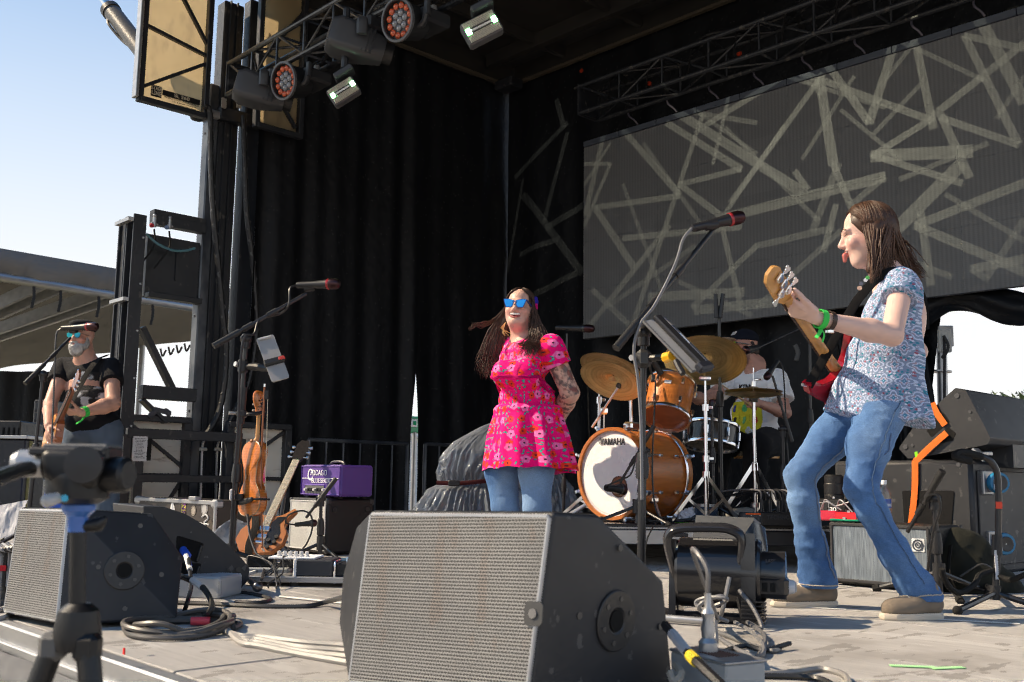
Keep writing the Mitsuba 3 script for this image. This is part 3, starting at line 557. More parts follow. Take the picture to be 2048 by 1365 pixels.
# the open frame of I-beams left of the column
k = thing('beam_frame', 'black steel frame of upright I-beams and a boxed cross beam, left of the tall column', 'frame')
def upright(x0, x1, ytop, u, web=True):
    a, b = vU(x0, 640, u), vU(x1, 640, u); z1 = zU((x0 + x1) / 2 + 6, ytop, u)
    part(k, 'upright', cat([bx(W(u, (a + b) / 2, z1 / 2), (.02, b - a, z1), FS, .003), bx(W(u + .14, (a + b) / 2, z1 / 2), (.02, b - a, z1), FS, .003), bx(W(u + .07, (a + b) / 2, z1 / 2), (.12, .015, z1), FS)]), 'black_steel')
    for i in range(6): part(k, 'bolt', disc(W(u - .012, b - .025, .5 + .42 * i), -U, .010, .006, 8), 'steel')
    return a, b, z1
a, b, zt = upright(254, 280, 428, 8.72)
upright(238, 252, 434, 8.95)
for i in range(4): part(k, 'tie_bar', bx(W(8.85, a - .03, 2.75 - .72 * i), (.3, .05, .03), FS), 'steel')
va, vb = vU(282), vU(388)
for z, h in ((zU(335, 452), .09), (zU(335, 438), .05), (zU(335, 600), .05), (zU(335, 790), .12)):
    part(k, 'cross_beam', bx(W(8.86, (va + vb) / 2, z), (.1, vb - va, h), FS, .004), 'black_steel')
part(k, 'boxed_beam', bx(W(8.98, (va + vb) / 2, (zU(335, 478) + zU(335, 600)) / 2), (.12, vb - va, zU(335, 478) - zU(335, 600)), FS), 'black_steel')
part(k, 'stiffener', bx(W(8.91, vU(342), (zU(335, 500) + zU(335, 560)) / 2), (.03, .02, .3), FS), 'black_steel')
part(k, 'diagonal', beam(onU(283, 655, 8.9), onU(352, 795, 8.9), .05, .08, U), 'black_steel')
part(k, 'gusset', beam(onU(283, 800, 8.9), onU(330, 845, 8.9), .03, .1, U), 'black_steel')
for x, y, c in ((309, 448, (.5, .04, .05)), (339, 452, (.18, .25, .4))):
    q = onU(x, y, 8.82); part(k, 'valve', cat([cyl(q - Z * .03, q + Z * .06, .018), sph(q + Z * .075, .02), cyl(q - V * .03, q + V * .03, .012)]), 'steel'); part(k, 'valve_tap', sph(q - V * .025 - Z * .02, .022), 'matte', c)
    part(k, 'hose', cable([q - Z * .05, q - Z * .2 + V * .01, q - Z * .42 - V * .12], .008), 'matte', (.015, .015, .015))
part(k, 'teal_hose', cable([onU(x, y, 8.8) for x, y in ((292, 468), (315, 488), (345, 501), (370, 502), (390, 497))], .012), 'satin', (.09, .22, .26))

# twisted cable looms
def loom(pts, r, label, u=8.74):
    c = spl([onU(x, y, u) for x, y in pts], 90); k = solo('cable_loom', tube(c, r * (1 + .06 * np.sin(np.arange(90) * 1.3)), 9), 'satin', label, 'cable', (.013, .013, .014))
    d = np.gradient(c, axis=0); s = np.arange(90)
    sp = c + (np.cos(s * 1.55)[:, None] * unit(np.cross(d[45], Z) + 1e-9) + np.sin(s * 1.55)[:, None] * V * .6) * r * .95
    part(k, 'binding_tape', tube(c + (np.sin(s * 1.9)[:, None] * V * .9 - U * .5) * r * .75, r * .5, 6), 'satin', (.05, .05, .052))
loom([(409, 212), (420, 228), (422, 330), (427, 430), (436, 520), (447, 640), (453, 690), (449, 770), (436, 830), (412, 872)], .028, 'black cable loom hanging in front of the column, left one')
loom([(487, 232), (490, 330), (494, 430), (505, 520), (513, 640), (508, 710), (494, 775), (466, 830), (446, 872)], .026, 'black cable loom hanging beside the side drape, right one')

# low cream end panels and the rail in front
def low(name, label, x0, x1, diag, hor, u=8.93):
    k = thing(name, label, 'panel'); v0, v1 = vU(x0, 900, u), vU(x1, 900, u); zt = zU((x0 + x1) / 2, 838 if x0 < 300 else 852, u)
    part(k, 'sheet', bx(W(u + .03, (v0 + v1) / 2, zt / 2), (.02, v1 - v0, zt), FS), 'cream_panel')
    part(k, 'top_rail', bx(W(u - .01, (v0 + v1) / 2, zt), (.1, v1 - v0 + .04, .055), FS, .004), 'black_steel')
    for a in (v0, v1): part(k, 'side_rail', bx(W(u - .006, a, zt / 2), (.08, .07, zt), FS, .004), 'black_steel')
    for s in hor: part(k, 'cross_rail', bx(W(u, (v0 + v1) / 2, s), (.05, v1 - v0, .035), FS, .003), 'black_steel')
    for (a, b, c, d) in diag: part(k, 'brace', beam(W(u + .008, v0 + a * (v1 - v0), b), W(u + .008, v0 + c * (v1 - v0), d), .028, .04, U), 'black_steel')
    return k
k = low('end_panel', 'cream steel panel in a black braced frame under the beam frame', 243, 370, [(.02, .99, .97, .58), (.97, .45, .5, .0)], (.50,))
p = onU(275, 897, 8.55)
low('end_panel', 'cream steel panel in a black braced frame behind the hanging viola', 456, 572, [(.96, .93, .05, .55), (.05, .42, .6, .0)], (.48,), 8.6)
k = thing('rail_gate', 'black rail gate with a printed sheet taped to it', 'gate')
ur = 8.5
va, vb = vU(251, 900, ur), vU(482, 900, ur)
for y in (868, 955): part(k, 'rail', bx(W(ur, (va + vb) / 2, zU(365, y + 3, ur)), (.05, vb - va, .085 if y < 900 else .065), FS, .004), 'black_steel')
for v in (va, va + .12, vb): part(k, 'post', bx(W(ur + .005, v, .42), (.05, .075, .84), FS, .004), 'black_steel')
part(k, 'latch_plate', bx(W(ur - .03, va - .06, .72), (.02, .05, .2), FS, .004), 'matte', (.55, .56, .55))
q = W(ur - .035, vU(276, 900, ur), zU(276, 898, ur)); sheet = solo('printed_sheet', bx(q, (.003, .125, .21), FS), 'matte', 'white printed sheet taped to the black rail gate', 'paper', (.72, .72, .74))
rr = rng(5)
part(sheet, 'print', cat([bx(q + Z * (.085 - .0125 * i) - V * (.0 + .012 * (1 - L)) - U * .0022, (.001, .1 * L, .0042), FS) for i, L in enumerate(rr.uniform(.55, 1, 14))]), 'matte', (.12, .12, .14))
part(k, 'black_pad', bx(W(ur + .0, vU(296, 900, ur), zU(293, 898, ur)), (.02, .05, .2), FS), 'matte', (.01, .01, .01))
for x in (404, 434):
    pts = [onU(x - 3, 1010, 8.8), onU(x - 1, 930, 8.8), onU(x + 1, 893, 8.8), onU(x + 5, 880, 8.78)]
    kk = solo('hydraulic_pipe', cable(pts, .012), 'steel', f'slim steel hydraulic pipe behind the rail gate, {"left" if x < 410 else "right"} of the pair', 'pipe')
    part(kk, 'pipe_clip', bx(onU(x + 2, 899, 8.78), (.03, .07, .03), FS, .004), 'matte', (.4, .4, .38))
k = solo('work_glove', rough(cat([hull(np.vstack([sph(onU(x, y, 8.86), .025).vertices for x, y in q])) for q in (((302, 832), (312, 822)), ((310, 820), (330, 824)), ((330, 822), (338, 828)))]), .012, 40), 'cloth', 'grey glove lying on the cream panel top rail', 'glove', (.12, .12, .13))

# guard rails by the side drape
def guard(x0, x1, yt, u, label):
    k = thing('guard_rail', label, 'railing', None); va, vb = vU(x0, yt + 20, u), vU(x1, yt + 20, u); zt = zU((x0 + x1) / 2, yt, u)
    part(k, 'top_bar', cyl(W(u, va, zt), W(u, vb, zt), .02, n=10), 'blue_steel'); n = 6 if x1 - x0 > 100 else 5
    part(k, 'low_bar', cyl(W(u, va, .12), W(u, vb, .12), .016, n=8), 'blue_steel')
    for i in range(n + 1): part(k, 'picket', cyl(W(u, va + (vb - va) * i / n, .1), W(u, va + (vb - va) * i / n, zt), .022 if i in (0, n) else .011, n=8), 'blue_steel')
guard(617, 815, 884, 8.45, 'steel guard rail behind the violet amplifier')
guard(850, 1010, 892, 8.45, 'steel guard rail behind the plastic wrapped pile')

# beyond the slit: a green sign and a white shed
k = thing('green_sign', 'green hanging sign seen through the slit in the drape', 'sign')
q = onU(829, 850, 10.5); part(k, 'board', bx(q, (.04, .26, .22), FS, .02), 'gloss', (.01, .30, .12)); part(k, 'white_mark', bx(q - U * .025 - V * .03 + Z * .02, (.006, .11, .10), FS), 'matte', (.8, .8, .8)); part(k, 'white_mark', bx(q - U * .03 - V * .02 + Z * .02, (.006, .05, .05), FS), 'matte', (.01, .30, .12)); part(k, 'post', cyl(q - Z * 2, q - Z * .1, .03), 'steel')
k = thing('white_shed', 'white flat roofed shed seen through the slit in the drape', 'building')
q = onU(827, 930, 16.); part(k, 'wall', bx(q - Z * .8, (2, 2.4, 2.6), FS), 'matte', (.7, .7, .7)); part(k, 'roof', bx(q + Z * .53, (2.2, 2.6, .07), FS), 'matte', (.75, .75, .75)); part(k, 'window', bx(q - U * 1.0 - V * .25 + Z * .15, (.03, .5, .4), FS), 'gloss', (.12, .2, .25))

# ---------------- the tent beyond stage right ----------------
k = thing('backstage_tent', 'big grey tent roof beyond the stage at the left, seen from below', 'tent')
e0, e1 = P(-160, 478, 12.6), P(470, 587, 15.6); f0, f1 = P(-420, 800, 22), P(470, 668, 21.5)
def canopy(s, t):
    a = e0 + s[:, None] * (e1 - e0); b = f0 + s[:, None] * (f1 - f0); p = a + t[:, None] * (b - a)
    p[:, 2] += .35 * np.sin(t * math.pi) + .02 * np.sin(s * 40) * t
    return p
scene_c = grid(canopy, 60, 30)
part(k, 'canopy', scene_c, 'tent_cloth', smooth=True)
def val(s, t):
    p = e0 + s[:, None] * (e1 - e0) - Z * (t * .36)[:, None]; n = unit(np.cross(e1 - e0, Z)); w = .03 * t * np.sin(s * 55 + np.sin(s * 23) * 2) + .06 * np.sin(t * 3)
    return p + n * w[:, None] + Z * (.06 + .03 * np.sin(s * 30) * t)[:, None]
part(k, 'valance', grid(val, 130, 10), 'tent_cloth', smooth=True)
part(k, 'eave_tube', cyl(e0 - Z * .33, e1 - Z * .33, .06), 'steel')
for a, b in ((.20, .02), (.40, .22), (.60, .42)):
    p, q = canopy(A([a]), A([.03]))[0] - Z * .15, canopy(A([b * .2 - .06]), A([.95]))[0] - Z * .15
    part(k, 'roof_beam', cat([beam(p, q, .05, .2), beam(p + A([.35, 0, -.02]), q + A([.35, 0, -.02]), .05, .16)]), 'steel')
for s in (.32, .40, .52, .62, .70):
    p = e0 + s * (e1 - e0) - Z * .33
    part(k, 'strap', cable([p, p - Z * .18 + A([.02, 0, 0]), p - Z * (.35 if s != .62 else 1.0) + A([.0, 0, 0])], .02), 'matte', (.03, .03, .032))
for i in range(6):
    q = P(305 + 16 * i, 701 - 3.4 * i, 21.2); part(k, 'tie_loop', cable([q, q - Z * .16 + A([.05, 0, 0]), q + A([.12, 0, -.03])], .02), 'matte', (.03, .03, .03))
for x, y in ((285, 21.5), (-300, 22)):
    q = P(x, 690, y); part(k, 'leg', cyl(A([q[0], q[1], -1.3]), q, .06), 'steel')
k = thing('tent_wall', 'dark cloth wall hanging at the back of the tent', 'curtain')
w0, w1 = P(-330, 740, 17), P(232, 745, 17)
scene[k] = shape(grid(lambda s, t: w0 + s[:, None] * (w1 - w0) + A([0, 1, 0]) * (.05 * np.sin(s * 70))[:, None] - Z * (t * 3.2)[:, None], 90, 6), 'drape', smooth=True)

# backstage gear under the tent
def rackbox(x0, y0, x1, y1, y, d, label, col, mat='satin', name='equipment_case', extras=None):
    k = thing(name, label, 'case'); a, b = P(x0, y1, y), P(x1, y0, y); c = (a + b) / 2 + A([0, d / 2, 0]); s = (abs(b[0] - a[0]), d, abs(b[2] - a[2]))
    part(k, 'case_body', bx(c, s, FW, .012), mat, col); return k, c, s
k, c, s = rackbox(-70, 842, 42, 893, 9.9, .5, 'black slotted amplifier rack on the white case, far left', (.012, .012, .013))
for i in range(7): part(k, 'vent_slot', bx(c + A([.10 + .05 * (i - 3), -.255, .0]), (.014, .012, .12)), 'matte', (.004, .004, .004))
k, c, s = rackbox(-80, 893, 42, 919, 9.9, .5, 'white case with metal corners under the black rack, far left', (.62, .62, .6))
for sx in (1,):
    for sz in (-1, 1): part(k, 'corner', bx(c + A([s[0] / 2 - .03, -.25, sz * (s[2] / 2 - .02)]), (.07, .02, .05), FW, .006), 'steel')
k, c, s = rackbox(-80, 921, 40, 1035, 10.0, .5, 'dark road case under the white case, far left', (.016, .016, .018))
for i in range(3): part(k, 'case_rail', bx(c + A([0, -.255, -.16 + .16 * i]), (s[0], .02, .018)), 'steel')
part(k, 'case_latch', bx(c + A([s[0]/2-.2, -.26, .02]), (.04, .02, .1), FW, .004), 'steel')
k, c, s = rackbox(36, 960, 76, 1004, 9.4, .4, 'pale grey flight case behind the mic stand, far left', (.36, .36, .35)); part(k, 'lid_seam', bx(c + A([0, -.2, .02]), (s[0] - .01, .006, .008)), 'satin', (.1, .1, .1))
k, c, s = rackbox(60, 800, 100, 905, 10.5, .4, 'tall dark rack behind the guitar player', (.01, .01, .012))
for i in range(5): part(k, 'rack_panel', bx(c + A([0, -.205, -.2 + .1 * i]), (s[0] - .04, .01, .075), FW, .003), 'satin', (.03, .03, .034))
k = thing('loudspeaker_rack', 'dark cabinet at the far left below the tent wall', 'case')
part(k, 'case_body', bx(A(P(-60, 960, 8.8)) + A([0, .2, -.1]), (.9, .4, .9), FW, .01), 'speaker_paint'); part(k, 'top_lip', bx(A(P(-60, 960, 8.8)) + A([0, .2, .37]), (.94, .44, .03), FW, .004), 'steel')
q = P(52, 975, 8.9); solo('taped_post', bx(q, (.05, .05, .8), FW, .006), 'matte', 'post wrapped in dull yellow tape, far left', 'post', (.30, .27, .10))
k = solo('blue_cooler_bag', rough(hull(np.vstack([sph(P(x, y, 8.6), .04).vertices for x, y in ((108, 945), (204, 950), (96, 1008), (214, 1008))] + [sph(P(150, 950, 8.9), .05).vertices])), .03, 6), 'satin', 'bright blue bag behind the guitar player, between his legs and the tripod head', 'bag', (.01, .10, .62), smooth=True)
def cloth_heap(s, t): return A([0, 0, 0]) + (P(-20, 1015, 8.2) + s[:, None] * (P(60, 1000, 8.2) - P(-20, 1015, 8.2)) - Z * (t * .5)[:, None] + A([0, -1, 0]) * (t * .35 + .08 * meshkit.fbm(np.stack([s * 5, t * 5, s * 0], -1)))[:, None])
solo('grey_sheet', grid(cloth_heap, 40, 24), 'cloth', 'pale grey cloth draped at the far left behind the loudspeaker', 'cloth', (.40, .41, .44), smooth=True)
coil = [P(46 + 9 * math.cos(a), 955 + 26 * math.sin(a), 9.3 + .01 * a) for a in np.arange(0, 32, .35)]
solo('hanging_cable_coil', tube(coil, .012, 6), 'satin', 'black cable coil hanging at the far left', 'cable', (.015, .015, .016))

# ---------------- loudspeakers ----------------
def onP(px, py, p0, n): r = ray(px, py); return EYE + r * (((p0 - EYE) @ n) / (r @ n))
def quad(a, b, c, d, off=0.0):
    """flat rectangle sheet a-b-c-d with uv in metres"""
    n = unit(np.cross(b - a, d - a)); v = A([a, b, c, d]) + n * off; ex = unit(b - a); ey = np.cross(n, ex)
    return trimesh.Trimesh(v, [[0, 1, 2], [0, 2, 3]], process=False), np.stack([(v - a) @ ex + 1, (v - a) @ ey + 1], 1), n
def cup(k, c, n, r, hole):
    part(k, 'pole_cup', lathe([(0, .001), (r, .001), (r, .004), (r * .96, .006), (hole * 1.25, .006), (hole, .002), (hole * .9, -.01)], c, n, 36), 'satin', (.022, .021, .021))
    part(k, 'cup_hole', disc(c + n * .0035, n, hole * .96, .002, 28), 'matte', (.002, .002, .002))
    F = frame(n)
    for i in range(6): a = i * 1.047 + .3; part(k, 'cup_screw', disc(c + n * .006 + (F[0] * math.cos(a) + F[1] * math.sin(a)) * r * .72, n, .006, .002, 8), 'satin', (.06, .055, .05))
def fill(name, label, gr, side, back, cupc, cupr, screws, badge):
    """front-fill box: grille corners gr (tl, tr, br, bl), the side face past tr, br and the back"""
    k = thing(name, label, 'loudspeaker', 'loudspeakers along the stage front')
    gm = np.mean(gr, 0); gn = np.linalg.svd(A(gr) - gm)[2][2]; gr = [g - gn * ((g - gm) @ gn) for g in gr]
    body = hull(np.vstack([gr, side, back])); body = hull(np.vstack([sph(p, .012).vertices * 1 for p in body.vertices + 0 * body.vertices])) if True else body
    part(k, 'cabinet', body, 'speaker_paint', smooth=40)
    m, uv, n = quad(gr[3], gr[2], gr[1], gr[0])
    if n[1] > 0: n = -n
    m = trimesh.Trimesh(m.vertices + n * .0185, m.faces, process=False); part(k, 'grille', m, 'grille', smooth=False, uv=uv)
    e = .014
    for a, b in ((gr[0], gr[3]), (gr[1], gr[2]), (gr[3], gr[2]), (gr[0], gr[1])): part(k, 'grille_edge', beam(a + n * .012, b + n * .012, .010, .014, n, .003), 'steel')
    nn = unit(np.cross(gr[1] - gr[2], side[2] - gr[2])); nn = nn if nn @ A([1, -.3, 0]) > 0 else -nn
    q = onP(*cupc, gr[2], nn) + nn * .0122; cup(k, q, nn, cupr, cupr * .36)
    for x, y in screws: part(k, 'screw', disc(onP(x, y, gr[2], nn) + nn * .0122, nn, .008, .002, 10), 'satin', (.07, .065, .06))
    if badge: q = onP(*badge, gr[1], n) + n * .018; part(k, 'badge', ext(rrect(.045, .05, .01), q, unit(gr[1] - gr[0]), unit(np.cross(n, unit(gr[1] - gr[0]))), .004), 'satin', (.05, .05, .05)); part(k, 'badge_mark', disc(q + n * .005, n, .010, .003), 'matte', (.16, .16, .16))
    return k, nn
fill('front_fill_speaker', 'big black loudspeaker with grey perforated grille, in the middle of the foreground',
     [P(744, 1030, 2.48), P(1112, 1036, 2.2), P(1052, 1402, 2.16), P(716, 1362, 2.47)], [P(1188, 1040, 2.30), P(1315, 1168, 2.48), P(1334, 1368, 2.52)],
     [P(722, 1060, 2.62), P(696, 1150, 2.75), P(688, 1245, 2.85), P(700, 1278, 2.95), P(1000, 1250, 3.05)], (1222, 1240), .068, ((1312, 1252), (1150, 1230), (1205, 1385), (1232, 1095)), (1078, 1228))
fill('front_fill_speaker', 'black loudspeaker with grey perforated grille, far left behind the tripod',
     [P(50, 1022, 3.64), P(142, 1024, 3.42), P(124, 1242, 3.37), P(16, 1222, 3.60)], [P(300, 1034, 3.62), P(358, 1117, 3.66), P(346, 1234, 3.52)],
     [P(45, 1060, 4.1), P(60, 1180, 4.2), P(300, 1200, 4.0)], (248, 1142), .064, ((280, 1053), (196, 1135), (322, 1150), (249, 1218)), None)
# curved wedge behind it
k = thing('stage_monitor', 'black stage monitor wedge with a curved back, behind the far left loudspeaker', 'loudspeaker')
n = unit(A([.55, -.83, 0])); p0 = G(475, 1187); ex = unit(np.cross(Z, n)); ex = -ex if ex[0] < 0 else ex
pts = [onP(x, y, p0, n) for x, y in ((286, 1013), (328, 1014), (370, 1028), (415, 1054), (455, 1090), (484, 1118), (499, 1137), (497, 1160), (474, 1187), (345, 1178), (300, 1170))]
pl = Polygon([((p - p0) @ ex, p[2]) for p in pts]).buffer(-.006).buffer(.006, 3)
part(k, 'cabinet', ext(pl, p0 * A([1, 1, 0]) - n * .55, ex, Z, .55) if np.cross(ex, Z) @ n > 0 else ext(pl, p0 * A([1, 1, 0]), ex, Z, .55), 'speaker_paint', smooth=40)
for pp in (((357, 1076), (403, 1090), (393, 1121), (356, 1105)), ((365, 1130), (398, 1131), (392, 1150), (368, 1150))):
    q = [onP(x, y, p0, n) + n * .0015 for x, y in pp]; part(k, 'handle_recess', ext(Polygon([((c - p0) @ ex, c[2]) for c in q]).buffer(.008, 3), p0 * A([1, 1, 0]) + n * .0015, ex, Z, .002), 'matte', (.002, .002, .002))
    c = [onP(x, y + 1.5, p0, n) + n * .004 for x, y in pp]; part(k, 'recess_lip', tube([c[1] + n * .001, c[2] + n * .001], .006, 6), 'satin', (.02, .021, .023))
for x, y in ((476, 1140), (456, 1140), (280, 1053)): part(k, 'screw', disc(onP(x, y, p0, n) + n * .002, n, .012 if x == 476 else .006, .003, 12), 'satin', (.03, .03, .03))
q = onP(366, 1100, p0, n) + n * .02
solo('speaker_plug', cat([cyl(q - n * .02, q + n * .05 - Z * .02, .016), cyl(q + n * .05 - Z * .02, q + n * .09 - Z * .06, .010)]), 'satin', 'blue speaker plug pushed into the wedge handle recess', 'plug', (.03, .10, .55))
def wire(pts, r, label, col=(.012, .012, .013), name='cable', mat='satin', group=None): return solo(name, cable(pts, r), mat, label, 'cable', col, group=group)
wire([q + n * .08 - Z * .05, P(378, 1120, 4.1), P(382, 1170, 3.9), P(376, 1200, 3.7), G(368, 1225, .02)], .008, 'dark cable hanging from the blue plug')
solo('tape_label', tube([P(372, 1112, 4.2), P(380, 1140, 4.0)], .0105, 8), 'matte', 'white printed tape wrapped on the hanging speaker cable', 'tape', (.6, .6, .6))

# right hand stack
ks = thing('subwoofer', 'large black subwoofer on casters lying on its side at the right edge', 'loudspeaker'); pc = P(1954, 1165, 5.15); pc[2] = 0.05; hh = P(1954, 921, 5.15)[2]
vS = pc @ V; uS = pc @ U; uE = onV(1668, 1000, vS) @ U
part(ks, 'cabinet', bx(W((uS + uE) / 2, vS + .45, (hh + .05) / 2), (uE - uS, .9, hh - .05), FS, .02), 'speaker_paint', smooth=40)
for x, y in ((1860, 1010), ):
    pp = ((1808, 985), (1905, 985), (1900, 1050), (1812, 1050)); q = [onV(a, b, vS - .002) for a, b in pp]; o = q[0]
    part(ks, 'grip_recess', ext(Polygon([((c - o) @ -U, c[2] - o[2]) for c in q]).buffer(.008, 3), o - V * 0, -U, Z, .003), 'matte', (.004, .004, .005))
for x, y in ((1917, 930), (1760, 985), (1913, 1140)): part(ks, 'screw', disc(onV(x, y, vS - .001), -V, .011, .003, 12), 'satin', (.07, .07, .075))
part(ks, 'side_panel', bx(W(uS - .004, vS + .45, (hh + .05) / 2), (.012, .80, hh - .15), FS, .004), 'speaker_paint')
for x, y in ((1996, 966), (2008, 1088)):
    c = onU(x, y, uS - .07); kk = part(ks, 'caster', bx(c + U * .055, (.02, .12, .12), FS, .004), 'steel')
    part(kk, 'wheel', lathe([(.0, -.02), (.030, -.02), (.052, -.018), (.056, 0), (.052, .018), (.03, .02), (0, .02)], c, -U * .8 - V * .6, 24), 'satin', (.01, .16, .33)); part(kk, 'hub', lathe([(0, -.024), (.036, -.024), (.038, .024), (.034, .026), (0, .022)], c, -U * .8 - V * .6, 18), 'satin', (.03, .03, .033))
    part(kk, 'fork', cat([beam(c + U * .05 + V * .03, c + A([0, 0, .0]) - V * .03, .05, .008), beam(c + U * .05 - Z * .02, c - Z * .005 - V * .04, .012, .06)]), 'steel')
kw = thing('stage_monitor', 'black monitor wedge tipped on top of the subwoofer, strapped down with orange webbing', 'loudspeaker'); vw = vS + .03
pts = [onV(x, y, vw) for x, y in ((1797, 897), (1830, 850), (1911, 776), (1931, 780), (1981, 876), (1976, 889), (1832, 917), (1815, 917))]; o = pts[0] * A([1, 1, 0])
part(kw, 'cabinet', ext(Polygon([((c - o) @ -U, c[2]) for c in pts]).buffer(-.015).buffer(.015, 4), o + V * .85, -U, Z, .85), 'speaker_paint', smooth=40)
for pp in (((1856, 862), (1886, 828), (1896, 843), (1863, 872)), ((1867, 882), (1897, 858), (1909, 868), (1903, 880), (1872, 886))):
    q = [onV(x, y, vw - .002) for x, y in pp]; part(kw, 'handle_recess', ext(Polygon([((c - o) @ -U, c[2]) for c in q]).buffer(.006, 3), o + V * .0, -U, Z, .002), 'matte', (.003, .003, .003))
for x, y in ((1914, 792), (1940, 824), (1811, 894), (1825, 891)): part(kw, 'screw', disc(onV(x, y, vw - .001), -V, .013 if x in (1914, 1811) else .008, .004, 12), 'satin', (.06, .06, .065))
part(kw, 'mount_foot', bx(onV(1962, 908, vw + .05), (.10, .05, .02), FS, .003), 'steel'); part(kw, 'mount_foot', beam(onV(1950, 898, vw - .01), onV(1972, 922, vw - .01), .012, .07, V), 'steel')
part(kw, 'wedge_block', bx(onV(1960, 915, vw + .5), (.5, .4, .12), FS), 'black_steel')
kk = thing('ratchet_strap', 'bright orange webbing strap tying the tipped wedge down to the subwoofer', 'strap')
def ribbon(pts, w, nrm): c = spl(pts, 20); d = unit(c[-1] - c[0]); return tube(c, w * .82, 6, flat=.08, up=nrm)
for pp, y0 in ((((1864, 806), (1873, 826), (1890, 851)), -.012), (((1893, 866), (1862, 893), (1830, 924)), -.02), (((1830, 922), (1829, 985), (1821, 1055)), -.012)):
    part(kk, 'webbing', ribbon([onV(x, y, (vw if pp[0][1] < 900 else vS) + y0) for x, y in pp], .021, V), 'cloth', (.80, .17, .035))
part(kk, 'green_tail', ribbon([onV(1832, 904, vw - .02), onV(1834, 921, vw - .02)], .010, V), 'cloth', (.25, .75, .03))

# ---------------- amplifiers ----------------
def cabbox(k, o, w, d, h, body, mat='tolex', col=(.012, .012, .013)):
    """o: bottom front corner nearest the camera; w along U, d along V"""
    part(k, body, bx(o + U * w / 2 + V * d / 2 + Z * h / 2, (w, d, h), FS, .012), mat, col)
    for a in (0, 1):
        for z in (.02, h - .02):
            for v_ in (0, d): part(k, 'corner', bx(o + U * (w * a + (.012 if a == 0 else -.012)) + V * (v_ + (.012 if v_ == 0 else -.012)) + Z * z, (.035, .035, .042), FS, .008), 'satin', (.03, .03, .032))
    return o
k = thing('speaker_cabinet', 'black speaker cabinet with pale grey cloth front under the violet amplifier', 'amplifier'); o = G(652, 1113); w, d, h = .46, .36, P(652, 998, o[1])[2]
cabbox(k, o + Z * .015, w, d, h - .015, 'box')
m, uv, n = quad(o + U * (w - .02) - V * .004 + Z * .035, o + U * .02 - V * .004 + Z * .035, o + U * .02 - V * .004 + Z * (h - .02), o + U * (w - .02) - V * .004 + Z * (h - .02)); part(k, 'grille_cloth', m, 'amp_cloth', smooth=False, uv=uv)
for a, b in (((.02, .035), (.02, h - .02)), ((w - .02, .035), (w - .02, h - .02)), ((.02, .035), (w - .02, .035)), ((.02, h - .02), (w - .02, h - .02))): part(k, 'piping', cyl(o + U * a[0] + Z * a[1] - V * .005, o + U * b[0] + Z * b[1] - V * .005, .005, n=6), 'satin', (.45, .45, .44))
for v_ in (.05, d - .05): part(k, 'side_button', disc(o - U * .001 + V * v_ + Z * (h - .07), -U, .018, .006, 14), 'gloss', (.02, .02, .022))
for a in (.05, w - .05):
    for b in (.05, d - .05): part(k, 'foot', cyl(o + U * a + V * b, o + U * a + V * b + Z * .018, .018), 'matte', (.01, .01, .01))
oh = o + Z * (h + .014) + V * .05 - U * .06; w2, d2, h2 = .47, .26, P(680, 930, o[1] + .05)[2] - h - .014; PUR = (.095, .048, .25)
k = thing('amplifier_head', 'violet amplifier head with white script lettering on the grey fronted cabinet', 'amplifier'); part(k, 'case', bx(oh + U * w2 / 2 + V * d2 / 2 + Z * h2 / 2, (w2, d2, h2), FS, .014), 'tolex', PUR)
for a in (.05, w2 - .05):
    for b in (.04, d2 - .04): part(k, 'foot', cyl(oh + U * a + V * b - Z * .014, oh + U * a + V * b + Z * .004, .014), 'matte', (.01, .01, .01))
c = oh + U * w2 / 2 - V * .003
part(k, 'white_piping', cat([cyl(c + U * w2 * .46 + Z * h2 * .56, c + U * w2 * .20 + Z * h2 * .56, .003, n=6), cyl(c - U * w2 * .16 + Z * h2 * .56, c - U * w2 * .46 + Z * h2 * .56, .003, n=6)]), 'matte', (.75, .75, .78))
part(k, 'front_frame', cat([tube([c + U * a * w2 * .485 + Z * h2 * (.5 + b * .45) for a, b in ((1, 1), (-1, 1), (-1, -1), (1, -1))], .004, 6, closed=True)]), 'satin', (.11, .05, .33))
part(k, 'script_lettering', cat([txt('C', h2 * .36, c + U * w2 * .25 + Z * h2 * .50, -U, Z, .003, False), txt('HICAGO', h2 * .17, c + U * w2 * .035 + Z * h2 * .66, -U, Z, .003, False), txt('BLUESBOX', h2 * .15, c - U * w2 * .02 + Z * h2 * .42, -U, Z, .003, False)]), 'matte', (.85, .85, .88))
cp = part(k, 'control_panel', bx(c + U * w2 * .13 + Z * h2 * .20, (w2 * .48, .008, h2 * .25), FS, .002), 'satin', (.10, .10, .10))
for i in range(7): part(cp, 'knob', cyl(c + U * (w2 * .33 - .036 * i) + Z * h2 * .20 - V * .002, c + U * (w2 * .33 - .036 * i) + Z * h2 * .20 - V * .022, .012, .009, 12), 'gloss', (.015, .015, .015) if i % 3 else (.6, .6, .6))
part(k, 'panel_lip', tube([c + U * w2 * (.13 + a * .25) + Z * h2 * (.20 + b * .15) for a, b in ((1, 1), (-1, 1), (-1, -1), (1, -1))], .004, 6, closed=True), 'satin', (.13, .06, .38))
part(k, 'handle', cable([oh + U * w2 * a + V * d2 * .5 + Z * (h2 + z) for a, z in ((.32, 0), (.36, .018), (.5, .024), (.64, .018), (.68, 0))], .009), 'satin', (.05, .05, .055))
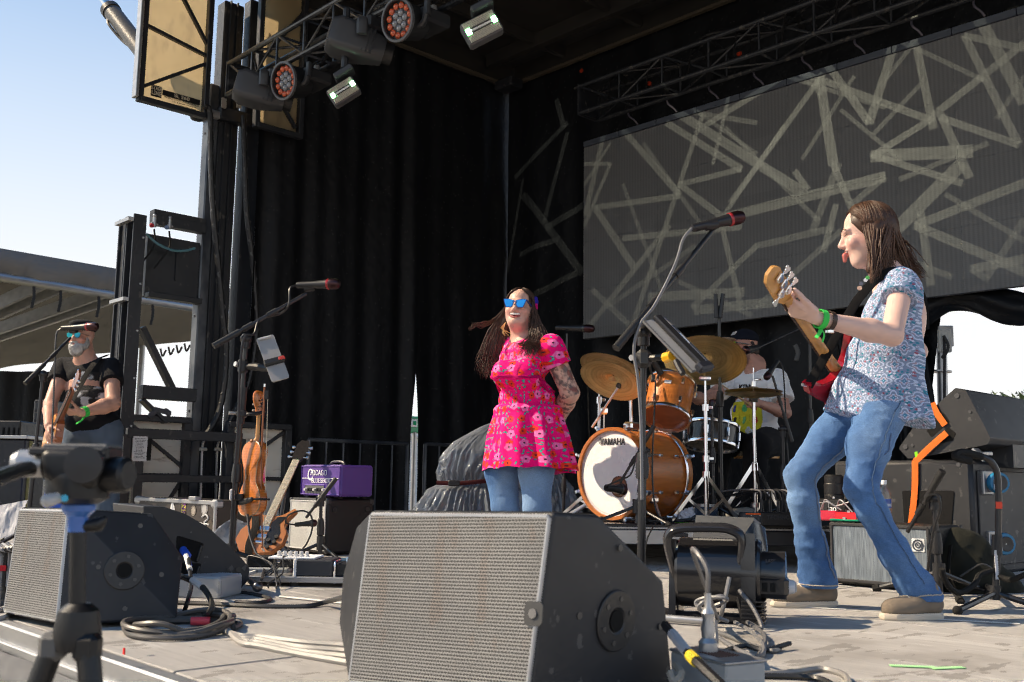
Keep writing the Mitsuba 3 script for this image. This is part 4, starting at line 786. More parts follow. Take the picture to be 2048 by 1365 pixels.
# bass amplifier
k = thing('bass_amplifier', 'bass amplifier with blue grey grille and a white ringed badge, behind the bass player', 'amplifier'); o = G(1868, 1189); w, d, h = .52, .34, P(1868, 1053, o[1])[2]
cabbox(k, o + Z * .01, w, d, h - .01, 'box')
m, uv, n = quad(o + U * (w - .012) - V * .005 + Z * .03, o + U * .02 - V * .005 + Z * .03, o + U * .02 - V * .005 + Z * (h - .012), o + U * (w - .012) - V * .005 + Z * (h - .012)); part(k, 'grille_cloth', m, 'blue_grille', smooth=False, uv=uv)
for a, b in (((.014, .03), (.014, h - .01)), ((w - .01, .03), (w - .01, h - .01)), ((.014, .03), (w - .01, .03)), ((.014, h - .01), (w - .01, h - .01))): part(k, 'edge_trim', beam(o + U * a[0] + Z * a[1] - V * .004, o + U * b[0] + Z * b[1] - V * .004, .016, .016, V, .004), 'satin', (.03, .03, .033))
q = onV(1836, 1091, o @ V - .009); bd = part(k, 'badge', ext(rrect(.062, .062, .004), q + V * .003, -U, Z, .003), 'matte', (.62, .64, .66))
part(bd, 'ring_mark', cat([lathe([(.021, 0), (.027, 0), (.027, .003), (.021, .003)], q - V * .0005, -V, 28), lathe([(.009, 0), (.014, 0), (.014, .003), (.009, .003)], q - V * .0005, -V, 20), disc(q - V * .0005, -V, .004, .003, 10), bx(q - U * .018 - Z * .0 - V * .002, (.005, .003, .045), FS)]), 'matte', (.05, .06, .08))
for a in (.05, w - .05): part(k, 'foot', cyl(o + U * a + V * .05, o + U * a + V * .05 + Z * .014, .016), 'matte', (.01, .01, .01))
zt = h
def rp(px, py, dv): return onV(px, py, o @ V + dv)
c = rp(1770, 1030, .16); c = A([c[0], c[1], zt])
k = thing('water_bottle', 'clear plastic water bottle with a blue label standing on the bass amplifier', 'bottle')
prof = [(0, .002), (.026, .002), (.030, .012), (.028, .03), (.031, .04), (.028, .05), (.031, .06), (.031, .115), (.028, .125), (.030, .14), (.024, .165), (.013, .182), (.012, .195)]
part(k, 'bottle_wall', lathe(prof, c, Z, 24), 'clear'); part(k, 'water', lathe([(0, .004), (.027, .006), (.028, .06), (0, .06)], c, Z, 20), 'gloss', (.30, .33, .36))
part(k, 'label_band', lathe([(.0318, .075), (.0322, .076), (.0322, .118), (.0318, .119)], c, Z, 24), 'gloss', (.03, .10, .40)); part(k, 'label_stripe', lathe([(.0324, .083), (.0326, .084), (.0326, .095), (.0324, .096)], c, Z, 24), 'matte', (.55, .6, .7)); part(k, 'cap', cyl(c + Z * .192, c + Z * .214, .0145), 'satin', (.75, .76, .78))
def pedal(px, py, dv, w, d, h, col, label, knobs=3, name='effect_pedal', word=None):
    c = rp(px, py, dv); c[2] = zt; k = thing(name, label, 'effect pedal'); part(k, 'case', bx(c + Z * (h / 2 + .004), (w, d, h), FS, .006), 'gloss', col)
    for i in range(knobs): part(k, 'knob', cyl(c + Z * (h + .003) + U * (w * .3 - i * w * .6 / max(1, knobs - 1)) + V * d * .25, c + Z * (h + .018) + U * (w * .3 - i * w * .6 / max(1, knobs - 1)) + V * d * .25, .008, n=10), 'satin', (.02, .02, .02))
    part(k, 'foot_switch', cyl(c + Z * h - V * d * .25, c + Z * (h + .014) - V * d * .25, .008, n=10), 'chrome')
    if word: part(k, 'lettering', txt(word, .026, c + Z * (h * .45) - V * (d / 2 + .001) - U * .01, -U, Z, .002, True), 'matte', (.8, .8, .8)); part(k, 'printed_outline', tube([c + Z * h * (.5 + b * .35) - V * (d / 2 + .001) + U * (.045 + a * .03) for a, b in ((1, 1), (-1, 1), (-1, -1), (1, -1))], .002, 4, closed=True), 'matte', (.7, .7, .7))
    return k
pedal(1664, 1042, .08, .10, .09, .05, (.50, .02, .05), 'rounded pink red effect pedal at the left end of the bass amplifier', 2)
pedal(1702, 1040, .07, .12, .10, .045, (.72, .02, .03), 'square bright red effect pedal on the bass amplifier')
pedal(1690, 1048, .02, .16, .03, .012, (.01, .22, .12), 'flat green effect pedal under the red ones', 0)
pedal(1672, 1022, .24, .17, .10, .11, (.012, .012, .013), 'black box with small white print on the bass amplifier', 0, 'printed_box', 'go')
c = rp(1668, 980, .28); k = thing('black_canister', 'black ribbed canister standing behind the red effect pedals', 'canister'); part(k, 'body', lathe([(0, 0), (.05, 0), (.052, .03), (.049, .034), (.052, .04), (.052, .09), (.049, .095), (.05, .13), (.04, .14), (0, .14)], A([c[0], c[1], zt + .10]), Z, 24), 'satin', (.012, .012, .013)); part(k, 'stand_box', bx(A([c[0], c[1], zt + .05]), (.12, .1, .098), FS), 'satin', (.012, .012, .013))
c = rp(1680, 1002, .12); solo('pedal_wires', cat([cable([A([c[0], c[1], zt + .05]) + U * a - V * b + Z * z for a, b, z in q], .004) for q in (((.09, .02, .01), (.05, .06, .06), (0, .05, .03), (-.07, .04, .05)), ((.02, 0, .02), (-.03, .05, .06), (-.10, .06, 0)), ((.1, .03, 0), (.03, .09, .05), (-.05, .08, .01)))]), 'satin', 'small tangle of patch wires over the red effect pedals', 'cable', (.25, .25, .27))

# ---------------- microphones, stands ----------------
BK = (.014, .014, .016)
def mic(tail, head, r, label, ring=(.30, .015, .02)):
    k = thing('microphone', label, 'microphone'); t, h = A(tail), A(head); d = unit(h - t); L = np.linalg.norm(h - t)
    part(k, 'handle', lathe([(0, 0), (r * .55, 0), (r * .6, L * .06), (r * .62, L * .35), (r * .85, L * .70), (r * .9, L * .72), (0, L * .72)], t, d, 18), 'satin', BK)
    part(k, 'ring', lathe([(r * .9, L * .70), (r * .97, L * .71), (r * .97, L * .75), (r * .9, L * .76)], t, d, 18), 'gloss', ring)
    part(k, 'head_grille', lathe([(r * .92, L * .75), (r, L * .80), (r, L * .90), (r * .8, L * .97), (r * .4, L), (0, L)], t, d, 18), 'metal', (.06, .03, .033)); return k
def clip(k, at, d): part(k, 'mic_clip', cyl(A(at) - d * .02, A(at) + d * .035, .02, .018, 12), 'satin', BK)
def stand(label, base, top, r, boom=None, base_kind='tripod', yw=0.3, tlen=.33, grp=None, joint=.55):
    k = thing('microphone_stand', label, 'microphone stand', grp); b, t = A(base), A(top); m = b + (t - b) * joint
    part(k, 'lower_tube', cyl(b + (t - b) * .03, m, r), 'black_tube', BK); part(k, 'upper_tube', cyl(m, t, r * .75), 'black_tube', BK); part(k, 'clutch', lathe([(r * .9, -.05), (r * 1.5, -.045), (r * 1.6, 0), (r * 1.3, .05), (r, .055)], m, t - b, 14), 'satin', BK)
    if base_kind == 'round': part(k, 'base', lathe([(0, .0), (.13, 0), (.13, .012), (.10, .022), (.03, .03), (.02, .05), (0, .05)], b, Z, 32), 'satin', BK)
    else:
        part(k, 'leg_hub', cyl(b + Z * .07, b + Z * .15, r * 1.8), 'satin', BK)
        for i in range(3):
            a = yw + i * 2.094; e = b + A([math.cos(a), math.sin(a), 0]) * tlen + Z * .012; part(k, 'leg', tube([b + Z * .11, e], [r * .75, r * .7], 8), 'black_tube', BK); part(k, 'rubber_foot', tube([e + (b - e) * .1 + Z * .01, e], r * 1.1, 8), 'matte', (.01, .01, .01))
    if boom:
        p, q = A(boom[0]), A(boom[1]); d = unit(q - p); part(k, 'boom', cyl(p, q, r * .62), 'black_tube', BK); part(k, 'boom_grip', cyl(p, p + d * min(.16, .3 * np.linalg.norm(q - p)), r * 1.05, r * 1.0), 'satin', (.02, .02, .021))
        for f in (.36, .62): c = p + (q - p) * f; part(k, 'boom_clutch', cyl(c - d * .03, c + d * .03, r * .95), 'satin', BK)
        part(k, 'swivel', cat([cyl(t - Z * .04, t + Z * .01, r * 1.5), sph(t + Z * .01, r * 1.9), cyl(t + A([.03, 0, .01]), t - A([.03, 0, -.01]), r * .9)]), 'satin', BK)
    return k
def YB(px, y): q = P(px, 1000, y); return A([q[0], q[1], 0])
# guitar player's
b = YB(58, 7.3); ksd = stand('straight boom stand in front of the guitar player at the far left', b, P(86, 752, 7.3), .016, (P(50, 768, 7.2), P(141, 676, 7.5)), yw=.4)
mic(P(124, 657, 7.45), P(196, 653, 7.35), .032, 'microphone level with the brim of the guitar player'); clip(ksd, P(146, 662, 7.45), unit(P(196, 653, 7.35) - P(124, 657, 7.45)))
wire([P(124, 657, 7.45), P(113, 668, 7.45), P(110, 720, 7.4), P(107, 800, 7.4), P(103, 900, 7.35), P(100, 1010, 7.3)], .006, 'microphone cable hanging in front of the guitar player', (.06, .06, .065))
# fiddle position
b = YB(467, 5.4); k = stand('boom stand that also holds the viola, left of the violet amplifier', b, P(492, 682, 5.4), .017, (P(427, 693, 5.3), P(612, 588, 5.55)), joint=.42)
part(k, 'sleeve', cyl(P(481, 848, 5.4), P(487, 776, 5.4), .021), 'satin', BK); clip(k, P(616, 577, 5.55), A([1, 0, .1]))
mic(P(594, 571, 5.55), P(680, 568, 5.5), .031, 'microphone on the long boom above the viola')
wire([P(594, 571, 5.55), P(580, 578, 5.5), P(577, 610, 5.48), P(560, 628, 5.5), P(520, 640, 5.42), P(508, 668, 5.36), P(488, 676, 5.33), P(480, 740, 5.33), P(476, 850, 5.33), P(466, 990, 5.33), P(460, 1100, 5.33)], .0065, 'microphone cable winding down the viola stand', (.02, .02, .022))
def tabl(label, c4, y4, clampat, col=(.30, .295, .29)):
    a, b, c, d = [P(x, y, yy) for (x, y), yy in zip(c4, y4)]; k = thing('tablet', label, 'tablet'); ex, ey = unit(b - a), unit(d - a); ez = unit(np.cross(ex, ey)); ey = np.cross(ez, ex); w, h = np.linalg.norm(b - a), np.linalg.norm(d - a); m = (a + b + c + d) / 4
    part(k, 'back_shell', ext(rrect(w, h, .012), m, ex, ey, .009, True), 'satin', col, 40); return k, m, ex, ey, ez, w, h
k, m, ex, ey, ez, w, h = tabl('grey tablet clamped at a slant on the viola stand', ((502, 682), (537, 673), (590, 752), (553, 762)), (5.35, 5.38, 5.3, 5.27), None)
ez = ez if ez[1] < 0 else -ez
part(k, 'clamp_band', bx(m + ez * .012 + ey * h * .10, (w * 1.15, .035, .03), A([ex, ey, ez]), .006), 'satin', (.02, .02, .02)); part(k, 'red_tab', bx(m + ez * .022 + ex * w * .42 + ey * h * .1, (.035, .02, .02), A([ex, ey, ez]), .004), 'satin', (.5, .05, .04)); part(k, 'pencil', cyl(m + ez * .012 - ex * w * .38 - ey * h * .45, m + ez * .012 + ex * w * .30 - ey * h * .45, .006), 'satin', (.5, .5, .5))
q = P(486, 733, 5.4); part(k, 'stand_clamp', bx(q, (.05, .05, .075), FW, .01), 'satin', BK); part(k, 'arm', tube([q, P(512, 734, 5.38), P(538, 738, 5.33)], [.016, .022, .018], 10), 'satin', BK); part(k, 'clamp_knob', cyl(P(470, 728, 5.38), P(478, 731, 5.4), .014), 'steel')
# bass player's singing position
b = YB(1281, 4.0); k = stand('black boom stand on a round base between the drum kit and the bass player', b, P(1287, 672, 4.0), .0165, (P(1232, 697, 3.9), P(1428, 458, 4.22)), 'round', joint=.52); clip(k, P(1420, 452, 4.2), unit(A([1, 0, .2])))
mic(P(1384, 457, 4.18), P(1488, 433, 4.25), .030, 'black and red microphone in front of the video wall')
wire([P(1384, 457, 4.18), P(1366, 480, 4.15), P(1350, 530, 4.05), P(1310, 610, 3.98), P(1280, 650, 3.95), P(1268, 700, 3.95), P(1276, 760, 3.95), P(1282, 850, 3.96), P(1284, 1000, 3.96)], .0065, 'grey microphone cable running down the front boom stand', (.16, .16, .17))
k, m, ex, ey, ez, w, h = tabl('grey tablet in a black clamp on the front boom stand', ((1298, 643), (1340, 636), (1416, 735), (1372, 746)), (3.95, 4.02, 3.86, 3.78), None); ez = ez if ez[1] < 0 else -ez
part(k, 'edge_frame', tube([m + ex * w * .5 * a + ey * h * .5 * b for a, b in ((1, 1), (-1, 1), (-1, -1), (1, -1))], .007, 6, closed=True), 'satin', (.10, .10, .10)); F = A([ex, ey, ez])
part(k, 'clamp_band', bx(m + ez * .014 + ex * w * .05, (.04, h * 1.02, .022), F, .006), 'satin', (.018, .018, .02)); part(k, 'clamp_jaw', bx(m + ez * .014 + ey * h * .5 - ex * .0, (w * .62, .04, .035), F, .008), 'satin', (.02, .022, .03)); part(k, 'side_strip', bx(m + ez * .01 + ex * w * .36 - ey * h * .05, (.008, .06, .006), F), 'matte', (.7, .7, .7))
q = P(1287, 718, 4.0); part(k, 'stand_clamp', bx(q, (.06, .06, .075), FW, .016), 'satin', (.03, .03, .031)); part(k, 'arm', tube([q, P(1310, 716, 3.97), P(1332, 714, 3.92), P(1345, 705, 3.88)], [.018, .014, .017, .015], 10), 'satin', BK); part(k, 'yellow_knob', cat([cyl(P(1331, 716, 3.90), P(1344, 712, 3.86), .022, .019, 8)]), 'gloss', (.75, .38, .015)); part(k, 'clamp_knob', cyl(P(1262, 716, 3.98), P(1272, 716, 4.0), .012), 'steel'); part(k, 'lower_hook', tube([P(1352, 722, 3.84), P(1358, 735, 3.82), P(1366, 748, 3.8)], .012, 8), 'satin', BK)
# behind the singer
b = YB(1126, 7.3); k = stand('microphone stand behind the singer in the pink dress', b, P(1134, 668, 7.3), .012, None, joint=.3)
mic(P(1112, 656, 7.3), P(1189, 658, 7.2), .030, 'long black microphone behind the shoulder of the singer', (.02, .02, .02))
# right hand amplifier stand
b = YB(1872, 4.75); k = stand('short black boom stand in front of the subwoofer at the right', b, P(1868, 1002, 4.75), .016, (P(1885, 942, 4.65), P(1815, 1064, 4.85)), yw=2.5, tlen=.30)
wire([P(1850, 1010, 4.65), P(1856, 992, 4.62), P(1876, 992, 4.6), P(1880, 1020, 4.6), P(1868, 1060, 4.62), P(1858, 1120, 4.65), G(1850, 1190, .01)], .006, 'black cable looping round the short boom stand')
b = YB(645, 6.2); k = stand('low boom stand with a microphone in front of the grey fronted cabinet', b, P(642, 1000, 6.2), .014, (P(672, 957, 6.1), P(612, 1036, 6.1)), yw=3.4, tlen=.22)
mic(P(590, 1050, 6.12), P(634, 1046, 6.16), .022, 'small microphone aimed at the grey cabinet front', (.02, .02, .02))
wire([P(590, 1050, 6.12), P(572, 1046, 6.1), P(578, 1030, 6.05), P(604, 1022, 6.05), P(622, 1032, 6.05), P(624, 1060, 6.05), P(612, 1090, 6.08), G(596, 1112, .01), G(640, 1122, .01)], .005, 'thin cable looping down in front of the grey cabinet')

# guitar stand at the right
k = thing('guitar_stand', 'black tubular guitar stand at the right edge', 'stand'); YG = 4.35
part(k, 'upright', cable([P(1922, 910, YG), P(1958, 912, YG), P(1984, 926, YG), P(1996, 960, YG), P(1997, 1050, YG), P(1994, 1130, YG), P(1990, 1195, YG)], .0135, n=10), 'black_tube', BK)
part(k, 'neck_hook', cable([P(1962, 914, YG), P(1930, 906, YG - .03), P(1912, 909, YG - .06), P(1914, 916, YG - .07), P(1940, 922, YG - .05)], .017, n=8), 'matte', (.012, .012, .012))
part(k, 'collar', cyl(P(1994, 1110, YG), P(1994, 1070, YG), .021), 'satin', BK); part(k, 'collar', cyl(P(1990, 1200, YG), P(1991, 1172, YG), .022), 'satin', BK); part(k, 'orange_tag', bx(P(1998, 1011, YG - .014), (.026, .004, .03), FW), 'matte', (.75, .09, .05)); part(k, 'white_tag', bx(P(1993, 1130, YG - .016), (.012, .004, .12), FW), 'matte', (.6, .6, .62))
part(k, 'body_arm', cable([P(1990, 1140, YG), P(1960, 1150, YG - .03), P(1948, 1170, YG - .08), P(1920, 1186, YG - .12), P(1898, 1174, YG - .2), P(1886, 1150, YG - .24), P(1884, 1138, YG - .25)], .012, n=8), 'matte', (.012, .012, .012)); part(k, 'body_arm', cable([P(1990, 1150, YG), P(2020, 1160, YG - .05), P(2050, 1150, YG - .2)], .012, n=8), 'matte', (.012, .012, .012))
for x, y in ((1915, 1222), (2080, 1215), (1960, 1160)): e = G(x, y, .015); part(k, 'leg', tube([P(1990, 1186, YG), e], .0125, 8), 'black_tube', BK); part(k, 'rubber_foot', sph(e, .02), 'matte', (.01, .01, .01))

# ---------------- drum riser and drum kit ----------------
RZ = .25
r0, r1 = G(1285, 1049, RZ), G(1600, 1053, RZ); RX = unit(r1 - r0); RY = np.cross(Z, RX); FR = A([RX, RY, Z]); rl = r0 - RX * .62; RW, RD = 2.55, 2.3
k = thing('drum_riser', 'low black riser with an aluminium front edge under the drum kit', 'platform')
for i in range(2):
    part(k, 'deck_board', bx(rl + RX * (RW * (i + .5) / 2) + RY * RD / 2 - Z * .015, (RW / 2 - .004, RD, .03), FR, .003), 'satin', (.02, .02, .022))
    part(k, 'front_rail', bx(rl + RX * (RW * (i + .5) / 2) + RY * .012 - Z * .075, (RW / 2 - .006, .03, .085), FR, .004), 'steel' if i == 0 else 'black_steel')
    part(k, 'nosing', bx(rl + RX * (RW * (i + .5) / 2) + RY * .004 - Z * .022, (RW / 2 - .004, .02, .012), FR, .002), 'steel')
    part(k, 'rail_latch', bx(rl + RX * (RW * (i * .5 + .33)) - RY * .005 - Z * .06, (.10, .012, .022), FR, .003), 'black_steel')
for a in (.05, RW / 2, RW - .05):
    for b in (.06, RD - .06): part(k, 'leg', cyl((rl + RX * a + RY * b) * A([1, 1, 0]), rl + RX * a + RY * b - Z * .05, .024), 'steel')
part(k, 'green_tape', bx(G(1545, 1050.5, RZ) + RY * .02 + Z * .003, (.35, .02, .002), FR), 'matte', (.15, .55, .03)); part(k, 'green_tape', bx(G(1368, 1047, RZ) + RY * .02 + Z * .003, (.10, .02, .002), FR), 'matte', (.15, .55, .03))
CH = 'chrome'
def ring(c, ax, r, t, h, mat, k, name, col=None): return part(k, name, lathe([(r - t, 0), (r, 0), (r + .002, h / 2), (r, h), (r - t, h), (r - t, 0)], c, ax, 48), mat, col)
def lug(k, p, out, ax, L=.05):
    t = np.cross(ax, out); F = A([t, out, ax]); part(k, 'lug', bx(p + out * .01, (.020, .022, L), F, .007), CH)
k = thing('bass_drum', 'amber wood bass drum with a white front head', 'drum'); c = P(1222, 946, 6.4); c[2] = RZ + .015 + .285; R = .285; D = .46; F = frame(-V)
part(k, 'shell', lathe([(R - .012, .03), (R - .012, D - .03)], c, V, 64), 'drum_wood'); 
for z0 in (0, D - .045): ring(c + V * z0, V, R + .004, .022, .045, 'drum_wood', k, 'hoop')
part(k, 'hoop_band', lathe([(R + .002, D - .062), (R + .006, D - .06), (R + .006, D - .046), (R + .002, D - .044)], c, V, 64), CH)
part(k, 'front_head', disc(c + V * .022, -V, R - .017, .003, 56), 'satin', (.84, .84, .85)); part(k, 'head_ring', lathe([(R - .03, -.021), (R - .017, -.021), (R - .017, -.0225), (R - .03, -.0225)], c, V * -1, 56) if False else lathe([(R - .034, 0), (R - .018, 0), (R - .018, .0012), (R - .034, .0012)], c + V * .019, -V, 56), 'satin', (.62, .62, .64)); part(k, 'back_head', disc(c + V * (D - .02), V, R - .017, .003, 48), 'satin', (.05, .05, .05))
hp = onV(1238, 974, c @ V + .016); part(k, 'port_hole', disc(hp, -V, .062, .002, 32), 'satin', (.20, .065, .025)); part(k, 'port_ring', lathe([(.060, 0), (.066, 0), (.066, .003), (.060, .003)], hp, -V, 32), 'satin', (.10, .03, .015))
tp = onV(1222, 890, c @ V + .016); part(k, 'maker_lettering', txt('YAMAHA', .040, tp - U * .012, -U, Z, .0015, True, sx=.86), 'matte', (.025, .025, .03))
ep = onV(1203, 883, c @ V + .016); part(k, 'maker_emblem', cat([lathe([(.022, 0), (.0245, 0), (.0245, .0015), (.022, .0015)], ep, -V, 28)] + [beam(ep - V * .001, ep - V * .001 + (F[0] * math.cos(a) + F[1] * math.sin(a)) * .017, .004, .002, V) for a in (math.pi / 2, math.pi * 7 / 6, math.pi * 11 / 6, -math.pi / 2, math.pi / 6, math.pi * 5 / 6)]), 'matte', (.12, .12, .13))
for i in range(8):
    a = 2 * math.pi * (i + .5) / 8; o = F[0] * math.cos(a) + F[1] * math.sin(a); t = np.cross(V, o)
    for z0, s in ((.012, 1), (D - .012, -1)):
        kk = part(k, 'claw', bx(c + V * (z0 + .012 * s) + o * (R + .012), (.030, .022, .055), A([t, o, V]), .007), CH); part(kk, 'tension_rod', cyl(c + V * (z0 - .02 * s) + o * (R + .018), c + V * (z0 + .10 * s) + o * (R + .018), .005, n=8), CH); part(kk, 'wing', bx(c + V * (z0 - .02 * s) + o * (R + .026), (.022, .02, .008), A([t, o, V]), .003), CH)
    lug(k, c + V * .15 + o * R, o, V, .04); lug(k, c + V * (D - .15) + o * R, o, V, .04)
for s in (1, -1):
    p = c + V * .13 + U * s * R * .82 - Z * R * .55; e = p + U * s * .16 - V * .12; e[2] = RZ + .005; kk = part(k, 'spur', cyl(p, e, .011, .008), CH); part(kk, 'spur_bracket', bx(p, (.05, .06, .05), FS, .015), CH)
p = c + V * .2 + Z * (R + .0); part(k, 'tom_mount', bx(p + Z * .02, (.08, .09, .05), FS, .012), CH); post = P(1260, 766, (p @ A([0, 1, 0]))); part(k, 'tom_post', cyl(p, A([post[0], post[1], post[2]]), .013), CH); part(k, 'tom_post_head', cyl(A(post) - Z * .06, A(post) - Z * .005, .030, n=20), CH)
part(k, 'post_wing_nut', bx(A(post) + Z * .015, (.05, .02, .02), FS, .007), CH); part(k, 'tom_arm', cyl(A(post) - Z * .035, P(1300, 812, 6.5), .010), CH)
def drum(name, label, cb, ct, R, mat, col=None, n=6, head=(.24, .075, .035), key='drum', batter=(.6, .6, .58)):
    k = thing(name, label, key); ax = unit(ct - cb); D = np.linalg.norm(ct - cb); F = frame(ax)
    part(k, 'shell', lathe([(R - .006, .012), (R - .006, D - .012)], cb, ax, 48), mat, col)
    for z0 in (0, D - .018): ring(cb + ax * z0, ax, R + .008, .012, .020, CH, k, 'rim')
    part(k, 'bottom_head', disc(cb + ax * .010, ax, R - .004, .002, 40), 'gloss', head); part(k, 'top_head', disc(cb + ax * (D - .008), ax, R - .004, .002, 40), 'satin', batter)
    for i in range(n):
        a = 2 * math.pi * (i + .25) / n; o = F[0] * math.cos(a) + F[1] * math.sin(a)
        for z0 in (.07, D - .07) if D > .16 else (D / 2,): lug(k, cb + ax * z0 + o * R, o, ax, .045 if D > .16 else .07)
        for z0, z1 in ((0, .07), (D - .07, D)): part(k, 'tension_rod', cyl(cb + ax * z0 + o * (R + .011), cb + ax * z1 + o * (R + .011), .0035, n=6), CH)
    return k, ax, F
k, ax, F = drum('rack_tom', 'amber wood tom tilted above the bass drum', P(1331, 838, 6.43), P(1344, 767, 6.56), .150, 'drum_wood'); q = onP(1243 + 60, 775, P(1331, 838, 6.43), unit(A([0, -1, 0])))
cm = (P(1331, 838, 6.43) + P(1344, 767, 6.56)) / 2; o = unit(P(1322, 786, 6.2) - P(1338, 786, 6.49)); o = unit(o - ax * (o @ ax)); part(k, 'badge', bx(cm + o * .1455 + ax * .045, (.045, .006, .026), A([np.cross(o, ax), o, ax]), .004), 'satin', (.55, .55, .56))
drum('snare_drum', 'shiny black and chrome snare drum between the tom and the hi-hat', P(1421, 895, 7.0), P(1424, 850, 7.03), .178, 'gloss', (.02, .02, .022), 8, (.05, .045, .04))
def cymbal(name, label, c, n, r, bell=.14, text=None):
    k = thing(name, label, 'cymbal'); pr_ = [(r, 0), (r * .8, r * .035), (r * .5, r * .075), (r * bell * 1.5, r * .11), (r * bell * 1.2, r * .14), (r * bell * .6, r * .20), (.006, r * .22)]
    m = lathe(pr_ + [(a, b - .0015) for a, b in pr_[::-1]], c, n, 64); rad = np.repeat([a for a, b in pr_ + pr_[::-1]], 64); an = np.tile(np.arange(64) / 64., len(pr_) * 2)
    part(k, 'plate', m, 'cymbal_bronze', smooth=True, uv=np.stack([rad, np.sin(an * 2 * math.pi)], 1)); part(k, 'felt', cyl(c + n * r * .22, c + n * (r * .22 + .02), .018), 'matte', (.02, .02, .02)); part(k, 'wing_nut', cyl(c + n * (r * .22 + .02), c + n * (r * .22 + .055), .007), CH)
    if text: F = frame(n, Z); ex = unit(-F[0] * .2 + F[1] * .98) if False else None
    return k
n1 = unit(A([.36, .42, .83])); c1 = P(1222, 762, 6.4)
cymbal('crash_cymbal', 'bronze crash cymbal nearest the bass drum, tilted, left of the tom', c1, n1, .205); n2 = unit(A([.30, .30, .90])); c2 = P(1222, 739, 6.75); cymbal('crash_cymbal', 'bronze crash cymbal showing its edge just above the other tilted one', c2, n2, .215)
nr = unit(A([.12, .50, .86])); cr = P(1410, 722, 6.45); k = cymbal('ride_cymbal', 'large dark bronze ride cymbal in front of the drummer', cr, nr, .262)
ez = -nr; tx = unit(A([-.45, .2, -.9]) - ez * (A([-.45, .2, -.9]) @ ez)); part(k, 'maker_lettering', txt('Zildjian', .036, cr + nr * .004 + ez * .0 + unit(np.cross(nr, tx)) * 0 + P(1455, 712, 6.45) - cr + ez * .02, tx, np.cross(ez, tx), .001, True), 'matte', (.02, .016, .012))
def hw(label, top, base, r=.0125, legs=.30, hub=.38, yw=.4, name='cymbal_stand', felt=None, kind='stand'):
    k = thing(name, label, kind); b, t = A(base), A(top); h = t[2] - b[2]
    part(k, 'lower_tube', cyl(b + (t - b) * .05, b + (t - b) * .45, r), CH); part(k, 'middle_tube', cyl(b + (t - b) * .45, b + (t - b) * .8, r * .82), CH); part(k, 'upper_rod', cyl(b + (t - b) * .8, t, r * .5), CH)
    for f in (.45, .8): kk = part(k, 'clamp', cyl(b + (t - b) * (f - .025), b + (t - b) * (f + .02), r * 1.5, n=16), CH); part(kk, 'wing_nut', cat([bx(b + (t - b) * f + A([r * 2.2, -.005, 0]), (.03, .010, .022), FW, .004)]), CH)
    m = b + Z * hub * h * .62
    for i in range(3):
        a = yw + i * 2.094; d = A([math.cos(a), math.sin(a), 0]); e = b + d * legs + Z * .01; kk = part(k, 'leg', beam(m, e, .022, .007, np.cross(d, Z)), CH); part(kk, 'leg_brace', beam(b + Z * .06, m + (e - m) * .5, .016, .005, np.cross(d, Z)), CH); part(kk, 'rubber_foot', sph(e + Z * .008, .016), 'matte', (.01, .01, .01))
    part(k, 'leg_collar', cyl(m - Z * .02, m + Z * .02, r * 1.7), CH); return k
def RB(px, y): q = P(px, 1000, y); return A([q[0], q[1], RZ])
tr = P(1410, 757, 6.1); k = hw('chrome cymbal stand rising from the dark blue bucket at the front of the riser', tr, RB(1413, 6.1), .0135, .24, .55)
part(k, 'boom_arm', cyl(tr, cr, .008), CH); part(k, 'tilter', bx(tr, (.07, .03, .03), FW, .008), CH)
k = hw('chrome boom stand behind the bass drum under the crash cymbals', P(1208, 826, 6.7), RB(1206, 6.75), .013); part(k, 'boom_arm', cyl(P(1184, 855, 6.62), P(1241, 768, 6.45), .008), CH); part(k, 'tilter', cyl(P(1236, 775, 6.45), P(1243, 761, 6.43), .018), 'satin', (.05, .045, .04)); part(k, 'boom_clamp', cat([bx(P(1208, 822, 6.68), (.05, .05, .05), FW, .012)]), CH)
k = hw('second chrome cymbal stand post left of the first', P(1199, 742, 6.95), RB(1196, 6.95), .013); part(k, 'post_head', bx(P(1199, 780, 6.94), (.06, .05, .05), FW, .014), CH)
hc = P(1507, 786, 6.5); k = thing('hi_hat', 'pair of bronze hi-hat cymbals on a chrome pedal stand in front of the drummer', 'cymbal'); nh = unit(A([.02, .02, 1]))
for s, nm in ((1, 'top_cymbal'), (-1, 'bottom_cymbal')):
    pr_ = [(.183, 0), (.14, s * .007), (.09, s * .013), (.035, s * .018), (.03, s * .026), (.006, s * .034)]; m = lathe(pr_ + [(a, b - .0015) for a, b in pr_[::-1]], hc + Z * (.009 * s), nh, 56); rad = np.repeat([a for a, b in pr_ + pr_[::-1]], 56); part(k, nm, m, 'cymbal_bronze', smooth=True, uv=np.stack([rad, np.tile(np.sin(np.arange(56) / 56. * 6.283), 12)], 1))
hb = RB(1511, 6.5); part(k, 'rod', cyl(hc, P(1507, 736, 6.5), .004, n=8), CH); part(k, 'clutch', cat([cyl(hc + Z * .04, hc + Z * .075, .015)]), CH); part(k, 'clutch_wing', bx(hc + Z * .085 + A([.03, 0, .0]), (.05, .01, .012), FW, .003), CH); part(k, 'cup_holder', cyl(hc - Z * .06, hc - Z * .035, .028), 'satin', (.02, .02, .02)); part(k, 'upper_tube', cyl(hb + Z * .35, hc - Z * .05, .0105), CH); part(k, 'lower_tube', cyl(hb + Z * .02, hb + Z * .36, .0135), CH); part(k, 'height_clamp', cyl(hb + Z * .33, hb + Z * .38, .02), CH)
